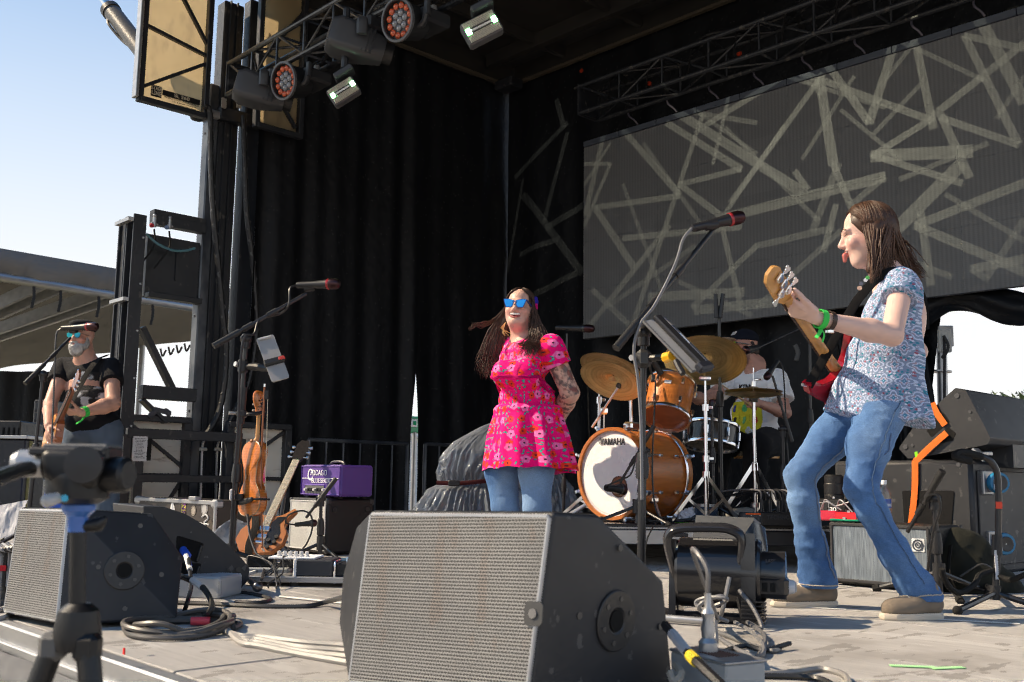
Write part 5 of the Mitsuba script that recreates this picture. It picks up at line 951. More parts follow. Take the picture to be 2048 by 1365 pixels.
for i in range(3):
    a = .5 + 2.094 * i; d = A([math.cos(a), math.sin(a), 0]); e = hb + d * .25; kk = part(k, 'leg', beam(hb + Z * .38, e + Z * .01, .024, .008, np.cross(d, Z)), CH); part(kk, 'rubber_foot', sph(e + Z * .012, .017), 'matte', (.01, .01, .01))
part(k, 'leg_collar', cyl(hb + Z * .10, hb + Z * .13, .03), CH); part(k, 'foot_pedal', beam(hb + A([.02, -.02, .03]), hb + A([-.1, -.25, .05]), .09, .012, Z, .004), 'steel')
tq = P(1513, 905, 7.55); k = thing('drum_throne', 'round black drum stool with a pale wood underside', 'stool'); part(k, 'cushion', lathe([(0, -.03), (.17, -.03), (.185, 0), (.18, .04), (.14, .055), (0, .06)], tq, Z, 36), 'satin', (.012, .012, .013)); part(k, 'seat_board', cyl(tq - Z * .045, tq - Z * .03, .165, n=36), 'maple'); part(k, 'post', cyl(A([tq[0], tq[1], RZ + .05]), tq - Z * .045, .02), CH)
for i in range(3): a = .2 + 2.094 * i; part(k, 'leg', cyl(A([tq[0], tq[1], RZ + .25]), A([tq[0] + .25 * math.cos(a), tq[1] + .25 * math.sin(a), RZ + .01]), .012), CH)
# drum microphones
b = RB(1442, 6.6); k = stand('tall black straight stand rising through the drum kit beside the ride cymbal', b, P(1438, 612, 6.6), .0155, None, joint=.56, yw=.8, tlen=.28); part(k, 'side_clamp', cat([cyl(P(1424, 696, 6.58), P(1440, 700, 6.6), .007), sph(P(1422, 695, 6.58), .013)]), 'satin', BK)
for x0 in (1433, 1440): solo('overhead_microphone', cat([cyl(P(x0, 636, 6.58), P(x0 - 2 + (x0 > 1436) * 8, 588, 6.58), .016, .013)]), 'satin', 'slim black overhead microphone on top of the tall drum stand' if x0 < 1436 else 'second short black microphone clipped to the tall drum stand', 'microphone', BK)
b = RB(1622, 7.2); k = stand('dark stand behind the bass neck carrying the drummer microphone', b, P(1619, 668, 7.2), .014, (P(1636, 640, 7.25), P(1512, 698, 7.0)), yw=1.0)
mic(P(1518, 695, 7.02), P(1487, 702, 6.95), .030, 'black microphone at the face of the drummer', (.03, .03, .03))
b = RB(1566, 6.45); k = stand('black boom stand right of the hi-hat with a small microphone', b, P(1566, 862, 6.45), .0125, (P(1584, 884, 6.45), P(1545, 752, 6.45)), yw=.6, tlen=.22); mic(P(1556, 722, 6.5), P(1531, 758, 6.42), .023, 'small black microphone above the hi-hat', (.03, .03, .03))
wire([P(1558, 720, 6.5), P(1566, 740, 6.5), P(1570, 800, 6.5), P(1573, 870, 6.47), P(1580, 960, 6.45), RB(1585, 6.4) + Z * .02], .005, 'thin cable hanging beside the hi-hat stand')
b = RB(1252, 5.95) + A([.06, .0, 0]); k = stand('small boom stand in front of the bass drum', b, P(1290, 905, 6.0), .013, (P(1308, 852, 6.08), P(1240, 966, 6.16)), yw=3.3, tlen=.26)
mic(P(1212, 976, 6.12), P(1250, 980, 6.22), .036, 'bass drum microphone at the port hole', (.04, .04, .04))
wire([P(1212, 976, 6.12), P(1214, 972, 6.08), P(1240, 960, 6.05), P(1262, 948, 6.03), P(1276, 905, 6.03), P(1290, 900, 6.02)], .005, 'thin cable curling from the bass drum microphone')
k = thing('tom_microphone', 'small black microphone clipped on the tom rim', 'microphone'); part(k, 'clip', bx(P(1306, 757, 6.42), (.03, .03, .05), FW, .006), 'satin', BK); part(k, 'gooseneck', cable([P(1304, 750, 6.42), P(1300, 732, 6.4), P(1308, 724, 6.4)], .008), 'satin', BK); part(k, 'body', cyl(P(1306, 722, 6.4), P(1322, 748, 6.44), .017, .02), 'satin', BK)
wire([P(1311, 762, 6.38), P(1310, 800, 6.3), P(1306, 880, 6.25), P(1305, 960, 6.2), P(1312, 1020, 6.15), RB(1330, 6.1) + Z * .01], .005, 'thin black cable hanging straight down from the tom microphone')
b = RB(1427, 6.55); stand('short black stand behind the snare stand posts', b, P(1423, 805, 6.55), .013, None, yw=1.5, tlen=.2); mic(P(1420, 830, 6.5), P(1426, 800, 6.53), .022, 'short black microphone pointing up beside the snare drum', (.03, .03, .03))
# clutter on the riser
k = thing('blue_bucket', 'dark blue bucket with a silver rim round the foot of the cymbal stand', 'bucket'); q = G(1418, 1047, RZ); q = A([q[0], q[1] + .08, RZ]); part(k, 'body', lathe([(0, .003), (.066, .003), (.07, .02), (.072, .10), (.064, .10), (.06, .02)], q, Z, 28), 'satin', (.02, .045, .09)); part(k, 'rim', lathe([(.070, .098), (.075, .10), (.075, .118), (.066, .118)], q, Z, 28), 'steel')
q = G(1381, 1046, RZ); m = trimesh.creation.icosphere(subdivisions=4); v = m.vertices * A([.085, .05, .045]) + q + A([0, .07, .035]); v = v + m.vertices * ((np.abs(meshkit.fbm(v * 26, 3) - .5) * 2 - .25) * .075)[:, None]; v[:, 2] = np.maximum(v[:, 2], RZ + .002)
solo('crumpled_towel', trimesh.Trimesh(v, m.faces, process=False), 'cloth', 'crumpled white cloth lying at the front edge of the drum riser', 'towel', (.72, .73, .78), smooth=25)
q = G(1513, 1053, RZ); k = thing('power_box', 'small grey box with an orange top stripe on the riser edge', 'box'); c = q + RY * .08 + Z * .04; part(k, 'case', bx(c, (.135, .13, .076), FR, .006), 'satin', (.025, .032, .042)); part(k, 'orange_stripe', bx(c - RY * .0665 + Z * .031, (.118, .003, .009), FR), 'matte', (.75, .13, .03)); part(k, 'printed_ring', lathe([(.018, 0), (.020, 0), (.020, .002), (.018, .002)], c - RY * .0655, -RY, 20), 'matte', (.07, .08, .1)); part(k, 'white_label', bx(c - RY * .0662 + RX * .055 - Z * .008, (.012, .003, .05), FR), 'matte', (.5, .52, .56))
for a in (-1, 1):
    for b in (-1, 1): part(k, 'screw', disc(c - RY * .066 + RX * a * .026 + Z * b * .022, -RY, .004, .002, 8), 'steel')
q = G(1566, 1054, RZ); k = thing('connector_box', 'low black box with faint lettering and upright plugs on the riser edge', 'box'); c = q + RY * .09 + Z * .042; part(k, 'case', bx(c, (.24, .13, .08), FR, .005), 'satin', (.008, .008, .009)); part(k, 'lettering', txt('TECHNOTE', .024, c - RY * .0655 - Z * .0 + RX * .0, RX, Z, .0015, True), 'matte', (.035, .037, .042))
for i in range(5): part(k, 'plug', cyl(c + RX * (-.1 + .05 * i) + Z * .04, c + RX * (-.1 + .05 * i) + Z * .115, .011, .009, 10), 'satin', (.018, .018, .02))
rr = rng(11)
for i in range(7):
    a = c + RX * (-.1 + .03 * i) + Z * .11; e = G(1330 + 35 * i, 1040, RZ) + RY * rr.uniform(.05, .4); m = (a + e) / 2
    wire([a, a + Z * .06 - RX * .03 + RY * .02, m + Z * rr.uniform(.06, .14) + RY * rr.uniform(-.05, .1), e + Z * .03, e + Z * .006 - RX * .12], .0055, ORD[i] + ' dark cable from the left arching from the connector box over the riser', (.02, .02, .022) if i % 3 else (.12, .12, .13), group='cables arching over the drum riser')
msh = []
for i in range(26):
    p = rl + RX * rr.uniform(.62, 1.7) + RY * rr.uniform(.08, .6) + Z * .006; pts = [p]
    for j in range(5): p = p + RX * rr.uniform(-.16, .18) + RY * rr.uniform(-.07, .07); p[2] = RZ + .006 + rr.uniform(0, .028); pts.append(p)
    msh.append(cable(pts, .0055, 5, 5))
k = solo('cable_tangle', cat(msh), 'satin', 'dense tangle of black cables on the riser floor under the drums', 'cable', (.013, .013, .014)); labels[k]['kind'] = 'stuff'
wire([G(1330, 1046, RZ) + Z * .005, G(1312, 1049, RZ) + Z * .004, P(1302, 1062, 5.74), P(1294, 1080, 5.7), P(1288, 1110, 5.7)], .005, 'single cable dropping over the aluminium edge of the riser')

# ---------------- floor fan ----------------
k = thing('floor_fan', 'glossy black floor fan with a square handle, right of the big loudspeaker', 'fan'); fc = P(1440, 1146, 3.80); fx = unit(A([.95, -.30, 0])); fy = np.cross(Z, fx); FF = A([fx, fy, Z]); BLK = (.012, .012, .014)
zf = fc[2]
def FP(x, y, z): return fc + fx * x + fy * y + Z * z
part(k, 'blower_drum', lathe([(0, -.15), (.118, -.15), (.125, -.14), (.125, .14), (.118, .15), (0, .15)], fc, fx, 48), 'gloss', BLK)
loop = [FP(-.165, -.02, -zf + .02), FP(-.155, -.06, -.02), FP(-.175, -.10, .10), FP(-.165, -.11, .145), FP(-.12, -.115, .163), FP(0, -.115, .168), FP(.05, -.115, .163), FP(.085, -.11, .14), FP(.09, -.10, .09), FP(.075, -.09, -.03), FP(.09, -.06, -zf + .03)]
part(k, 'handle_frame', tube(spl(loop, 70), .023, 10, flat=.72), 'gloss', (.02, .02, .023)); part(k, 'raised_plate', bx(FP(-.055, -.124, .168), (.09, .004, .018), FF, .002), 'gloss', (.03, .03, .033)); part(k, 'raised_lettering', txt('LASKO', .012, FP(-.055, -.127, .162), fx, Z, .002, True), 'gloss', (.07, .07, .075))
part(k, 'side_housing', hull(np.vstack([[FP(x, y, z) for x in (.085, .135)] for y, z in ((-.11, .15), (-.02, .12), (.10, .10), (.15, -.02), (.15, -zf + .01), (-.13, -zf + .01), (-.13, -.05))])), 'gloss', BLK, 20)
part(k, 'side_housing', hull(np.vstack([[FP(x, y, z) for x in (-.175, -.15)] for y, z in ((-.06, .12), (.10, .10), (.12, -.02), (.12, -zf + .01), (-.10, -zf + .01))])), 'gloss', BLK, 20)
part(k, 'motor_cover', lathe([(0, .10), (.085, .10), (.083, 0), (.095, -.02), (0, -.02)][::-1], FP(.135, -.01, .0), fx, 40), 'gloss', (.016, .016, .018)); part(k, 'cover_lettering', txt('LASKO', .011, FP(.19, -.075, .05), fx * .5 + fy * -.0 + A([0, 0, 0]) if False else unit(fx + fy * .6), Z, .002, True), 'matte', (.06, .06, .065))
part(k, 'control_pod', bx(FP(.19, -.05, -.035), (.11, .10, .075), FF, .014), 'gloss', (.014, .014, .016)); part(k, 'knob', lathe([(0, .02), (.022, .02), (.026, 0), (0, 0)][::-1], FP(.246, -.05, -.035), fx, 24), 'satin', (.50, .53, .58)); part(k, 'knob_grip', bx(FP(.268, -.05, -.035), (.008, .006, .036), FF, .002), 'satin', (.3, .32, .35))
for i in range(2): part(k, 'socket', bx(FP(.165 + .028 * i, -.101, -.035), (.018, .004, .03), FF, .001), 'matte', (.004, .004, .004))
for i in range(6): part(k, 'vent_slat', bx(FP(.125, -.07, -.085 - .014 * i), (.08, .13, .005), FF, .001), 'gloss', (.02, .02, .022))
part(k, 'outlet_duct', hull([FP(x, y, z) for x, y, z in ((-.10, .0, .115), (.13, .0, .115), (-.08, .14, .10), (.14, .14, .10), (-.09, .04, .205), (.12, .06, .20), (-.06, .15, .19), (.135, .15, .18))]), 'satin', (.10, .098, .092), 20); part(k, 'duct_shroud', hull([FP(x, y, z) for x, y, z in ((.09, -.02, .14), (.165, .02, .06), (.155, .16, .16), (.165, .16, .06), (.12, .05, .19), (.14, .16, .17))]), 'gloss', BLK)
part(k, 'dusty_fins', cat([bx(FP(-.02, -.03 + .0, .098), (.18, .05, .05), FF, .02)]), 'matte', (.17, .17, .165)); part(k, 'base_bar', bx(FP(-.03, -.05, -zf + .02), (.26, .05, .035), FF, .01), 'gloss', BLK); part(k, 'prop_tube', cyl(FP(-.19, -.14, -zf + .02), FP(.0, -.17, -zf + .02), .013), 'steel')
for pts, rr_, col, lb in (([FP(.08, -.14, -.045), FP(.13, -.18, -.10), FP(.16, -.22, -.16), G(1495, 1245, .03), G(1528, 1270, .02), G(1525, 1300, .015), G(1500, 1330, .01)], .0075, (.10, .10, .105), 'grey fan cord looping down beside the fan'),
    ([FP(.05, -.17, .0), FP(.03, -.20, -.10), G(1438, 1240, .03), G(1432, 1236, .10), G(1430, 1250, .12), P(1432, 1285, 2.75)], .008, (.16, .16, .165), 'pale grey cord knotted in front of the fan'),
    ([G(1428, 1262, .01), G(1470, 1278, .01), G(1500, 1290, .012), G(1545, 1302, .01), G(1560, 1296, .008)], .0075, (.12, .12, .12), 'grey cord lying on the floor right of the fan'), ([G(1440, 1305, .008), G(1490, 1292, .01), G(1530, 1300, .012), G(1580, 1287, .02)], .0075, (.015, .015, .016), 'black cord ending in a lifted tip right of the fan'), ([G(1430, 1270, .01), G(1475, 1300, .01), G(1520, 1312, .012), G(1526, 1290, .02), G(1500, 1262, .02), G(1470, 1245, .03)], .007, (.14, .14, .145), 'pale cord curling on the floor below the fan')):
    wire(pts, rr_, lb, col)
q = G(1425, 1248, .03); solo('cord_knot', cat([cable([q + A([.05 * math.sin(a * 1.7), .03 * math.cos(a * 2.3), .05 + .04 * math.sin(a)]) for a in np.arange(0, 9, .7)], .007)]), 'satin', 'knotted bundle of grey cord in front of the fan foot', 'cable', (.17, .17, .175))
# junction box in front
k = thing('junction_box', 'grey steel junction box with a plug on top, bottom of the picture', 'box'); c0 = P(1452, 1331, 2.25); fa, fb = unit(A([-.46, .89, 0])), unit(A([.89, .46, 0])); FB = A([fa, fb, Z]); hz = c0[2]; c = c0 * A([1, 1, 0]) + fa * .10 + fb * .055 + Z * hz / 2
part(k, 'case', bx(c, (.20, .11, hz), FB, .004), 'satin', (.28, .30, .31)); part(k, 'lid', bx(c + Z * (hz / 2 + .003), (.206, .116, .006), FB, .002), 'steel'); part(k, 'rust_stain', bx(c + Z * (hz / 2 + .0068) - fa * .01, (.07, .06, .001), FB), 'matte', (.12, .06, .04)); part(k, 'knockout', disc(c - fa * .1005 + fb * .02 - Z * .02, -fa, .018, .004, 18), 'satin', (.05, .06, .07)); part(k, 'plug_body', lathe([(.022, 0), (.022, .02), (.014, .03), (.017, .05), (.012, .07), (.016, .085), (.008, .10), (.008, .13)], c + Z * (hz / 2 + .006) + fa * .03, Z, 18), 'steel')
q = c + Z * (hz / 2 + .13) + fa * .03; wire([q, q + Z * .06, q + Z * .10 + A([-.02, .05, 0]), q + Z * .07 + A([.0, .15, 0]), P(1436, 1240, 2.9)], .006, 'grey cord rising from the junction box plug', (.11, .11, .115))
wire([P(1330, 1250, 2.35), P(1370, 1300, 2.2), P(1395, 1325, 2.12), P(1440, 1368, 2.05), P(1470, 1400, 2.0)], .0105, 'black cable with a yellow band crossing the junction box', (.014, .014, .016)); solo('yellow_band', tube([P(1380, 1311, 2.165), P(1393, 1324, 2.125)], .0125, 10), 'matte', 'yellow tape band round the thick black cable', 'tape', (.55, .42, .03)); solo('striped_tape', tube([P(1345, 1268, 2.29), P(1376, 1307, 2.18)], .0117, 10), 'matte', 'grey printed tape on the thick black cable', 'tape', (.35, .35, .37))
wire([G(1510, 1350, .01), G(1580, 1345, .012), G(1640, 1338, .01), G(1690, 1352, .01), G(1700, 1385, .01)], .0085, 'pale cable curving along the bottom edge at the right', (.22, .21, .2)); wire([G(1490, 1352, .008), G(1600, 1354, .01), G(1650, 1362, .01), G(1690, 1390, .01)], .008, 'black cable beside the pale one at the bottom edge', (.02, .02, .02)); wire([P(1350, 1330, 2.35), P(1362, 1345, 2.3), P(1350, 1365, 2.28), P(1340, 1345, 2.3)], .009, 'pale cable end tucked between the loudspeaker and the junction box', (.3, .28, .24))
part('stage_floor', 'green_tape_mark', bx(G(1825, 1333, .004), (.12, .026, .002), yaw(-8)), 'matte', (.30, .58, .27)); part('stage_floor', 'green_tape_mark', bx(G(1895, 1336, .004), (.10, .026, .002), yaw(14)), 'matte', (.30, .58, .27)); part('stage_floor', 'white_tape_mark', bx(G(1950, 1243, .004), (.30, .02, .002), yaw(-20)), 'matte', (.55, .54, .52)); part('stage_floor', 'white_tape_mark', bx(G(1650, 1217, .004), (.16, .02, .002), yaw(-20)), 'matte', (.55, .54, .52))

# ---------------- tripod in the pit ----------------
k = thing('camera_tripod', 'black video tripod with a blue collar, standing in front of the stage at the left', 'tripod'); TY = 1.5; D_ = (.004, .0045, .006); GB = A([P(152, 1300, TY)[0], TY, -1.3])
def TP(x, y, dy=0): return P(x, y, TY + dy)
part(k, 'centre_column', cyl(TP(154, 1262), TP(156, 1050), .0115), 'satin', D_); part(k, 'blue_collar', lathe([(.013, 0), (.015, .022), (.023, .030), (.024, .038), (.019, .042), (.024, .048), (.021, .055), (0, .055)], TP(154, 1064), Z, 24), 'gloss', (.04, .13, .42)); part(k, 'pan_base', lathe([(.028, 0), (.044, .008), (.046, .035), (.04, .05), (.03, .055), (0, .055)], TP(154, 1008), Z, 28), 'satin', D_)
part(k, 'tilt_body', hull(np.vstack([sph(TP(x, y, d), .012).vertices for x, y, d in ((100, 915, -.03), (104, 945, -.03), (128, 968, -.03), (182, 962, -.03), (196, 918, -.03), (100, 915, .04), (128, 968, .04), (182, 962, .04), (196, 918, .04))])), 'satin', D_, 40); part(k, 'camera_plate', bx(TP(166, 896), (.095, .06, .010), yaw(0), .003), 'satin', (.10, .10, .10)); part(k, 'plate_rail', bx(TP(152, 905), (.11, .07, .012), FW, .003), 'satin', (.02, .02, .022)); part(k, 'plate_clamp', bx(TP(212, 908), (.03, .06, .022), FW, .004), 'satin', D_)
part(k, 'drag_knob', lathe([(0, 0), (.022, 0), (.026, .006), (.026, .02), (0, .022)], TP(166, 930, -.05) + A([0, .01, 0]), A([0.2, -1, 0]), 24), 'satin', (.018, .018, .02)); part(k, 'drag_drum', lathe([(0, 0), (.022, 0), (.026, .006), (.026, .045), (.02, .05), (0, .05)], TP(196, 950), A([1, -.2, 0]), 24), 'satin', D_); part(k, 'handle_socket', lathe([(0, 0), (.02, 0), (.02, .035), (.014, .045), (0, .045)], TP(90, 928), A([-1, -.1, 0]), 20), 'steel'); part(k, 'pan_handle', cable([TP(72, 936), TP(40, 941, -.05), TP(0, 955, -.14), TP(-80, 990, -.3)], .011, n=10), 'satin', D_)
part(k, 'level_dot', disc(TP(130, 997, -.047), A([0, -1, 0]), .005, .002, 14), 'gloss', (.02, .40, .62)); part(k, 'lock_lever', hull(np.vstack([sph(TP(116, 996, -.04), .008).vertices, sph(TP(96, 1002, -.05), .010).vertices])), 'satin', (.42, .42, .42)); part(k, 'side_lever', hull(np.vstack([sph(TP(170, 1053), .008).vertices, sph(TP(196, 1050), .010).vertices, sph(TP(206, 1040), .006).vertices])), 'satin', D_); part(k, 'crown', lathe([(0, 0), (.03, 0), (.034, .02), (.028, .055), (.016, .065), (0, .065)], TP(152, 1300), Z, 20), 'satin', D_)
for dx, dy in ((-.42, -.10), (.33, -.22), (.06, .40)):
    a = TP(152, 1292) + A([dx, dy, 0]) * .07; e = GB + A([dx, dy, 0]) * 1.15; m = a + (e - a) * .4; kk = part(k, 'leg', cyl(a, m, .0165), 'satin', D_); part(kk, 'hinge', bx(a, (.035, .035, .04), FW, .008), 'satin', (.09, .09, .09) if dx < 0 else D_); part(kk, 'lower_tube', cyl(m, e, .012), 'satin', D_); part(kk, 'foot', sph(e, .02), 'matte', (.01, .01, .01))

# ---------------- floor cables, pedal board, case, wrapped pile ----------------
rr = rng(21); cc = G(362, 1264); pts = []
for i in range(72):
    a = i * .55; w = 1 - .05 * (i // 12) + .06 * math.sin(i * .9); pts.append(cc + A([.17 * w * math.cos(a) + .012 * math.sin(i), .21 * w * math.sin(a), .010 + .012 * ((i // 11) % 4) * (.6 + .4 * math.sin(a * 1.3 + i * .2)) + .004]))
solo('cable_coil', tube(spl(pts, 420), .0088, 7), 'satin', 'loose coil of grey cable lying at the stage edge', 'cable', (.085, .08, .075))
q = cc + A([.0, .1, .02]); solo('cable_plug', cat([cyl(q, q + A([.06, .01, .0]), .014)]), 'satin', 'red plug tucked inside the coil of cable', 'plug', (.55, .05, .07))
for i in range(4): wire([cc + A([.13, -.02 + .02 * i, .012]), G(480, 1272 + 4 * i, .012), G(520, 1274 + 6 * i, .012), G(600, 1284 + 8 * i + 3 * math.sin(i), .011), G(690, 1291 + 11 * i, .011), G(760, 1300 + 12 * i, .011)], .0092, ('uppermost', 'second', 'third', 'lowest')[i] + ' of the pale cables running from the coil behind the big loudspeaker', (.34, .325, .30))
wire([G(330, 1205, .01), G(420, 1208, .01), G(520, 1213, .01), G(610, 1213, .01), G(660, 1202, .03), P(705, 1190, 3.3)], .0095, 'dark cable running over the floor to the big loudspeaker', (.045, .045, .045)); wire([G(560, 1194, .008), G(640, 1202, .008), G(710, 1210, .008)], .006, 'thin pale cable on the floor behind the big loudspeaker', (.3, .3, .3)); wire([G(360, 1235, .012), G(430, 1230, .012), G(468, 1232, .012), G(440, 1240, .012), G(380, 1244, .012)], .009, 'bent grey cable end behind the coil', (.11, .105, .1)); wire([P(352, 1150, 3.8), P(375, 1158, 3.7), P(405, 1175, 3.6), P(423, 1205, 3.52), P(418, 1225, 3.48), G(400, 1230, .012)], .0105, 'thick black cable arching out behind the far left loudspeaker', (.018, .018, .019)); wire([G(420, 1190, .008), G(480, 1185, .008), G(540, 1197, .01), G(520, 1205, .01), G(470, 1204, .01)], .0075, 'black cable loop on the floor beside the wedge', (.03, .03, .032))
solo('white_tape_label', tube([P(384, 1161, 3.66), P(404, 1175, 3.6)], .0118, 9), 'matte', 'pale tape wrapped round the thick arching cable', 'tape', (.45, .44, .43))
k = thing('grey_stage_box', 'pale grey box half hidden between the loudspeaker and the wedge', 'box'); q = G(372, 1199); part(k, 'case', bx(q + A([.03, .12, .045]), (.26, .2, .09), yaw(-12), .008), 'satin', (.36, .38, .40)); part(k, 'face_plate', bx(q + A([.045, .02, .045]), (.2, .01, .06), yaw(-12), .003), 'satin', (.26, .28, .30))
k = thing('pedal_board', 'aluminium pedal board with silver knobs and effect units', 'effect pedal'); po = G(592, 1176); px_ = unit(G(700, 1178) - po); py_ = np.cross(Z, px_); FP_ = A([px_, py_, Z]); zz = .035
def PB(x, y, z): return po + px_ * x + py_ * y + Z * z
for y0 in (.02, .30): part(k, 'rail', bx(PB(.10, y0, zz), (.72, .03, .026), FP_, .003), 'steel')
part(k, 'deck_plate', bx(PB(.10, .16, zz + .008), (.72, .26, .006), FP_), 'steel'); part(k, 'end_plate', bx(PB(-.25, .16, zz + .002), (.012, .30, .04), FP_, .002), 'matte', (.7, .7, .7))
for a, b in ((-.02, .05), (.40, .05), (-.02, .27), (.40, .27)): part(k, 'foot', cyl(PB(a, b, 0), PB(a, b, zz - .01), .02), 'matte', (.05, .05, .05))
un = part(k, 'effect_unit', bx(PB(.07, .14, zz + .05), (.17, .20, .075), FP_, .006), 'satin', (.035, .037, .042)); part(un, 'white_side', bx(PB(-.02, .14, zz + .05), (.014, .205, .08), FP_, .004), 'matte', (.72, .72, .72)); part(un, 'white_top', bx(PB(-.04, .15, zz + .092), (.22, .19, .01), FP_, .003), 'matte', (.7, .7, .7))
for i in range(6): part(un, 'knob', lathe([(.013, 0), (.013, .006), (.010, .008), (.009, .024), (0, .026)], PB(-.11 + .026 * i, .10, zz + .097), Z, 14), 'satin', (.55, .55, .55))
u2 = part(k, 'effect_unit', bx(PB(.20, .15, zz + .042), (.08, .16, .06), FP_, .005), 'satin', (.012, .012, .013)); u3 = part(k, 'effect_unit', bx(PB(.34, .15, zz + .042), (.15, .16, .06), FP_, .005), 'satin', (.42, .42, .40)); u4 = part(k, 'effect_unit', bx(PB(.25, .25, zz + .05), (.35, .10, .06), FP_, .005), 'satin', (.05, .10, .16))
for i in range(5): part(u3, 'knob', cyl(PB(.20 + .05 * i, .18, zz + .07), PB(.20 + .05 * i, .18, zz + .092), .011, .010, 12), 'satin', (.015, .015, .016) if i % 2 else (.25, .35, .5))
for x in (.165, .30): part(k, 'guard_hoop', cable([PB(x, .05, zz - .02), PB(x, .045, zz + .07), PB(x + .01, .10, zz + .085)], .005), CH)
part(k, 'red_top', bx(PB(.36, .25, zz + .081), (.14, .07, .003), FP_), 'matte', (.5, .03, .03))
k = thing('power_strip', 'grey power strip with a black adapter left of the pedal board', 'power strip'); q = G(520, 1168); part(k, 'strip', bx(q + A([.0, .10, .035]), (.24, .08, .065), FP_, .006), 'satin', (.30, .32, .34)); part(k, 'adapter', bx(q + A([-.03, .13, .095]), (.13, .07, .055), FP_, .008), 'satin', (.012, .012, .013)); part(k, 'adapter', bx(q + A([.10, .14, .095]), (.07, .06, .06), FP_, .008), 'satin', (.05, .05, .055))
for i in range(4): part(k, 'socket', bx(q + A([.0, .10, .04]) + px_ * (-.09 + .05 * i) - py_ * .0405, (.026, .003, .036), FP_, .001), 'matte', (.10, .105, .11))
rr = rng(31)
for i in range(6): p = PB(-.10 + rr.uniform(-.1, .1), rr.uniform(.05, .25), zz + .05); e = G(rr.uniform(490, 560), rr.uniform(1165, 1190), .01); wire([p, p + Z * rr.uniform(.03, .06) - px_ * .06, (p + e) / 2 + Z * rr.uniform(.02, .06), e + Z * .02, e], .0036, ORD[i] + ' thin black patch cable looping between the power strip and pedal board', (.02, .02, .022), group='patch cables at the pedal board')
solo('floor_microphone', cat([cyl(G(496, 1158, .05), G(512, 1172, .045), .011, .016), sph(G(515, 1174, .045), .022, 2)]), 'metal', 'silver microphone lying beside the wedge on the floor', 'microphone', (.12, .12, .13))
wire([P(495, 1030, 5.3), P(500, 1070, 5.2), P(512, 1105, 5.1), P(527, 1128, 5.0), P(528, 1140, 4.95), G(523, 1160, .07)], .0065, 'cable hanging from the viola down to the power strip', (.02, .02, .022))
# flight case with stickers
k = thing('flight_case', 'brown flight case with metal edges and stickers behind the wedge', 'case'); fo = P(434, 1003, 6.9); vF = fo @ V; uF = fo @ U; uF2 = onV(272, 996, vF) @ U; zc = fo[2]
def FCp(x, y, d=.003): return onV(x, y, vF - d)
part(k, 'case_body', bx(W((uF + uF2) / 2, vF + .16, zc / 2), (uF2 - uF, .32, zc), FS, .006), 'satin', (.035, .028, .024))
for a, z in ((uF, zc), (uF2, zc)): part(k, 'corner', bx(W(a + (.03 if a == uF else -.03), vF + .02, z - .02), (.08, .07, .06), FS, .015), 'steel')
part(k, 'edge_rail', bx(W((uF + uF2) / 2, vF - .004, zc - .012), (uF2 - uF - .1, .02, .028), FS, .004), 'steel'); part(k, 'edge_rail', bx(W(uF + .008, vF - .004, zc / 2), (.022, .02, zc - .06), FS, .004), 'steel'); part(k, 'latch', bx(W(uF + .30, vF - .01, zc + .012), (.10, .05, .03), FS, .006), 'steel')
q = FCp(367, 1020); part(k, 'yellow_sticker', bx(q, (.062, .002, .13), FS), 'matte', (.62, .52, .10)); part(k, 'sticker_lettering', txt('INSS', .05, q - V * .0015 + U * .018 - Z * .005, -Z, -U, .001, True), 'matte', (.13, .02, .20)); part(k, 'white_sticker', ext(Polygon([(-.05, -.04), (.05, -.05), (.03, .01), (-.01, .055)]), FCp(345, 1016), -U, Z, .001), 'matte', (.6, .6, .6))
for x, y, r_, c_ in ((387, 1022, .035, (.30, .27, .23)), (409, 1018, .045, (.36, .36, .36))):
    q = FCp(x, y); part(k, 'round_sticker', disc(q, -V, r_, .0015, 28), 'matte', c_); part(k, 'sticker_print', cat([lathe([(r_ * .78, 0), (r_ * .86, 0), (r_ * .86, .001), (r_ * .78, .001)], q - V * .0014, -V, 28), ext(Polygon([(-.6, -.2), (-.1, .6), (.1, .1), (.6, .3), (.2, -.5), (0, -.1)]).buffer(.08), q - V * .0014, -U * r_, Z * r_, .001)]), 'matte', (.03, .028, .026))
part(k, 'script_sticker', cat([tube(spl([FCp(x, y, .005) for x, y in pts], 24), .006, 5) for pts in (((404, 1034), (412, 1030), (416, 1038), (408, 1046), (418, 1050)), ((400, 1046), (410, 1052), (404, 1058)))]), 'matte', (.5, .5, .5)); part(k, 'round_sticker', disc(FCp(420, 1052), -V, .04, .0012, 24), 'matte', (.06, .05, .04))
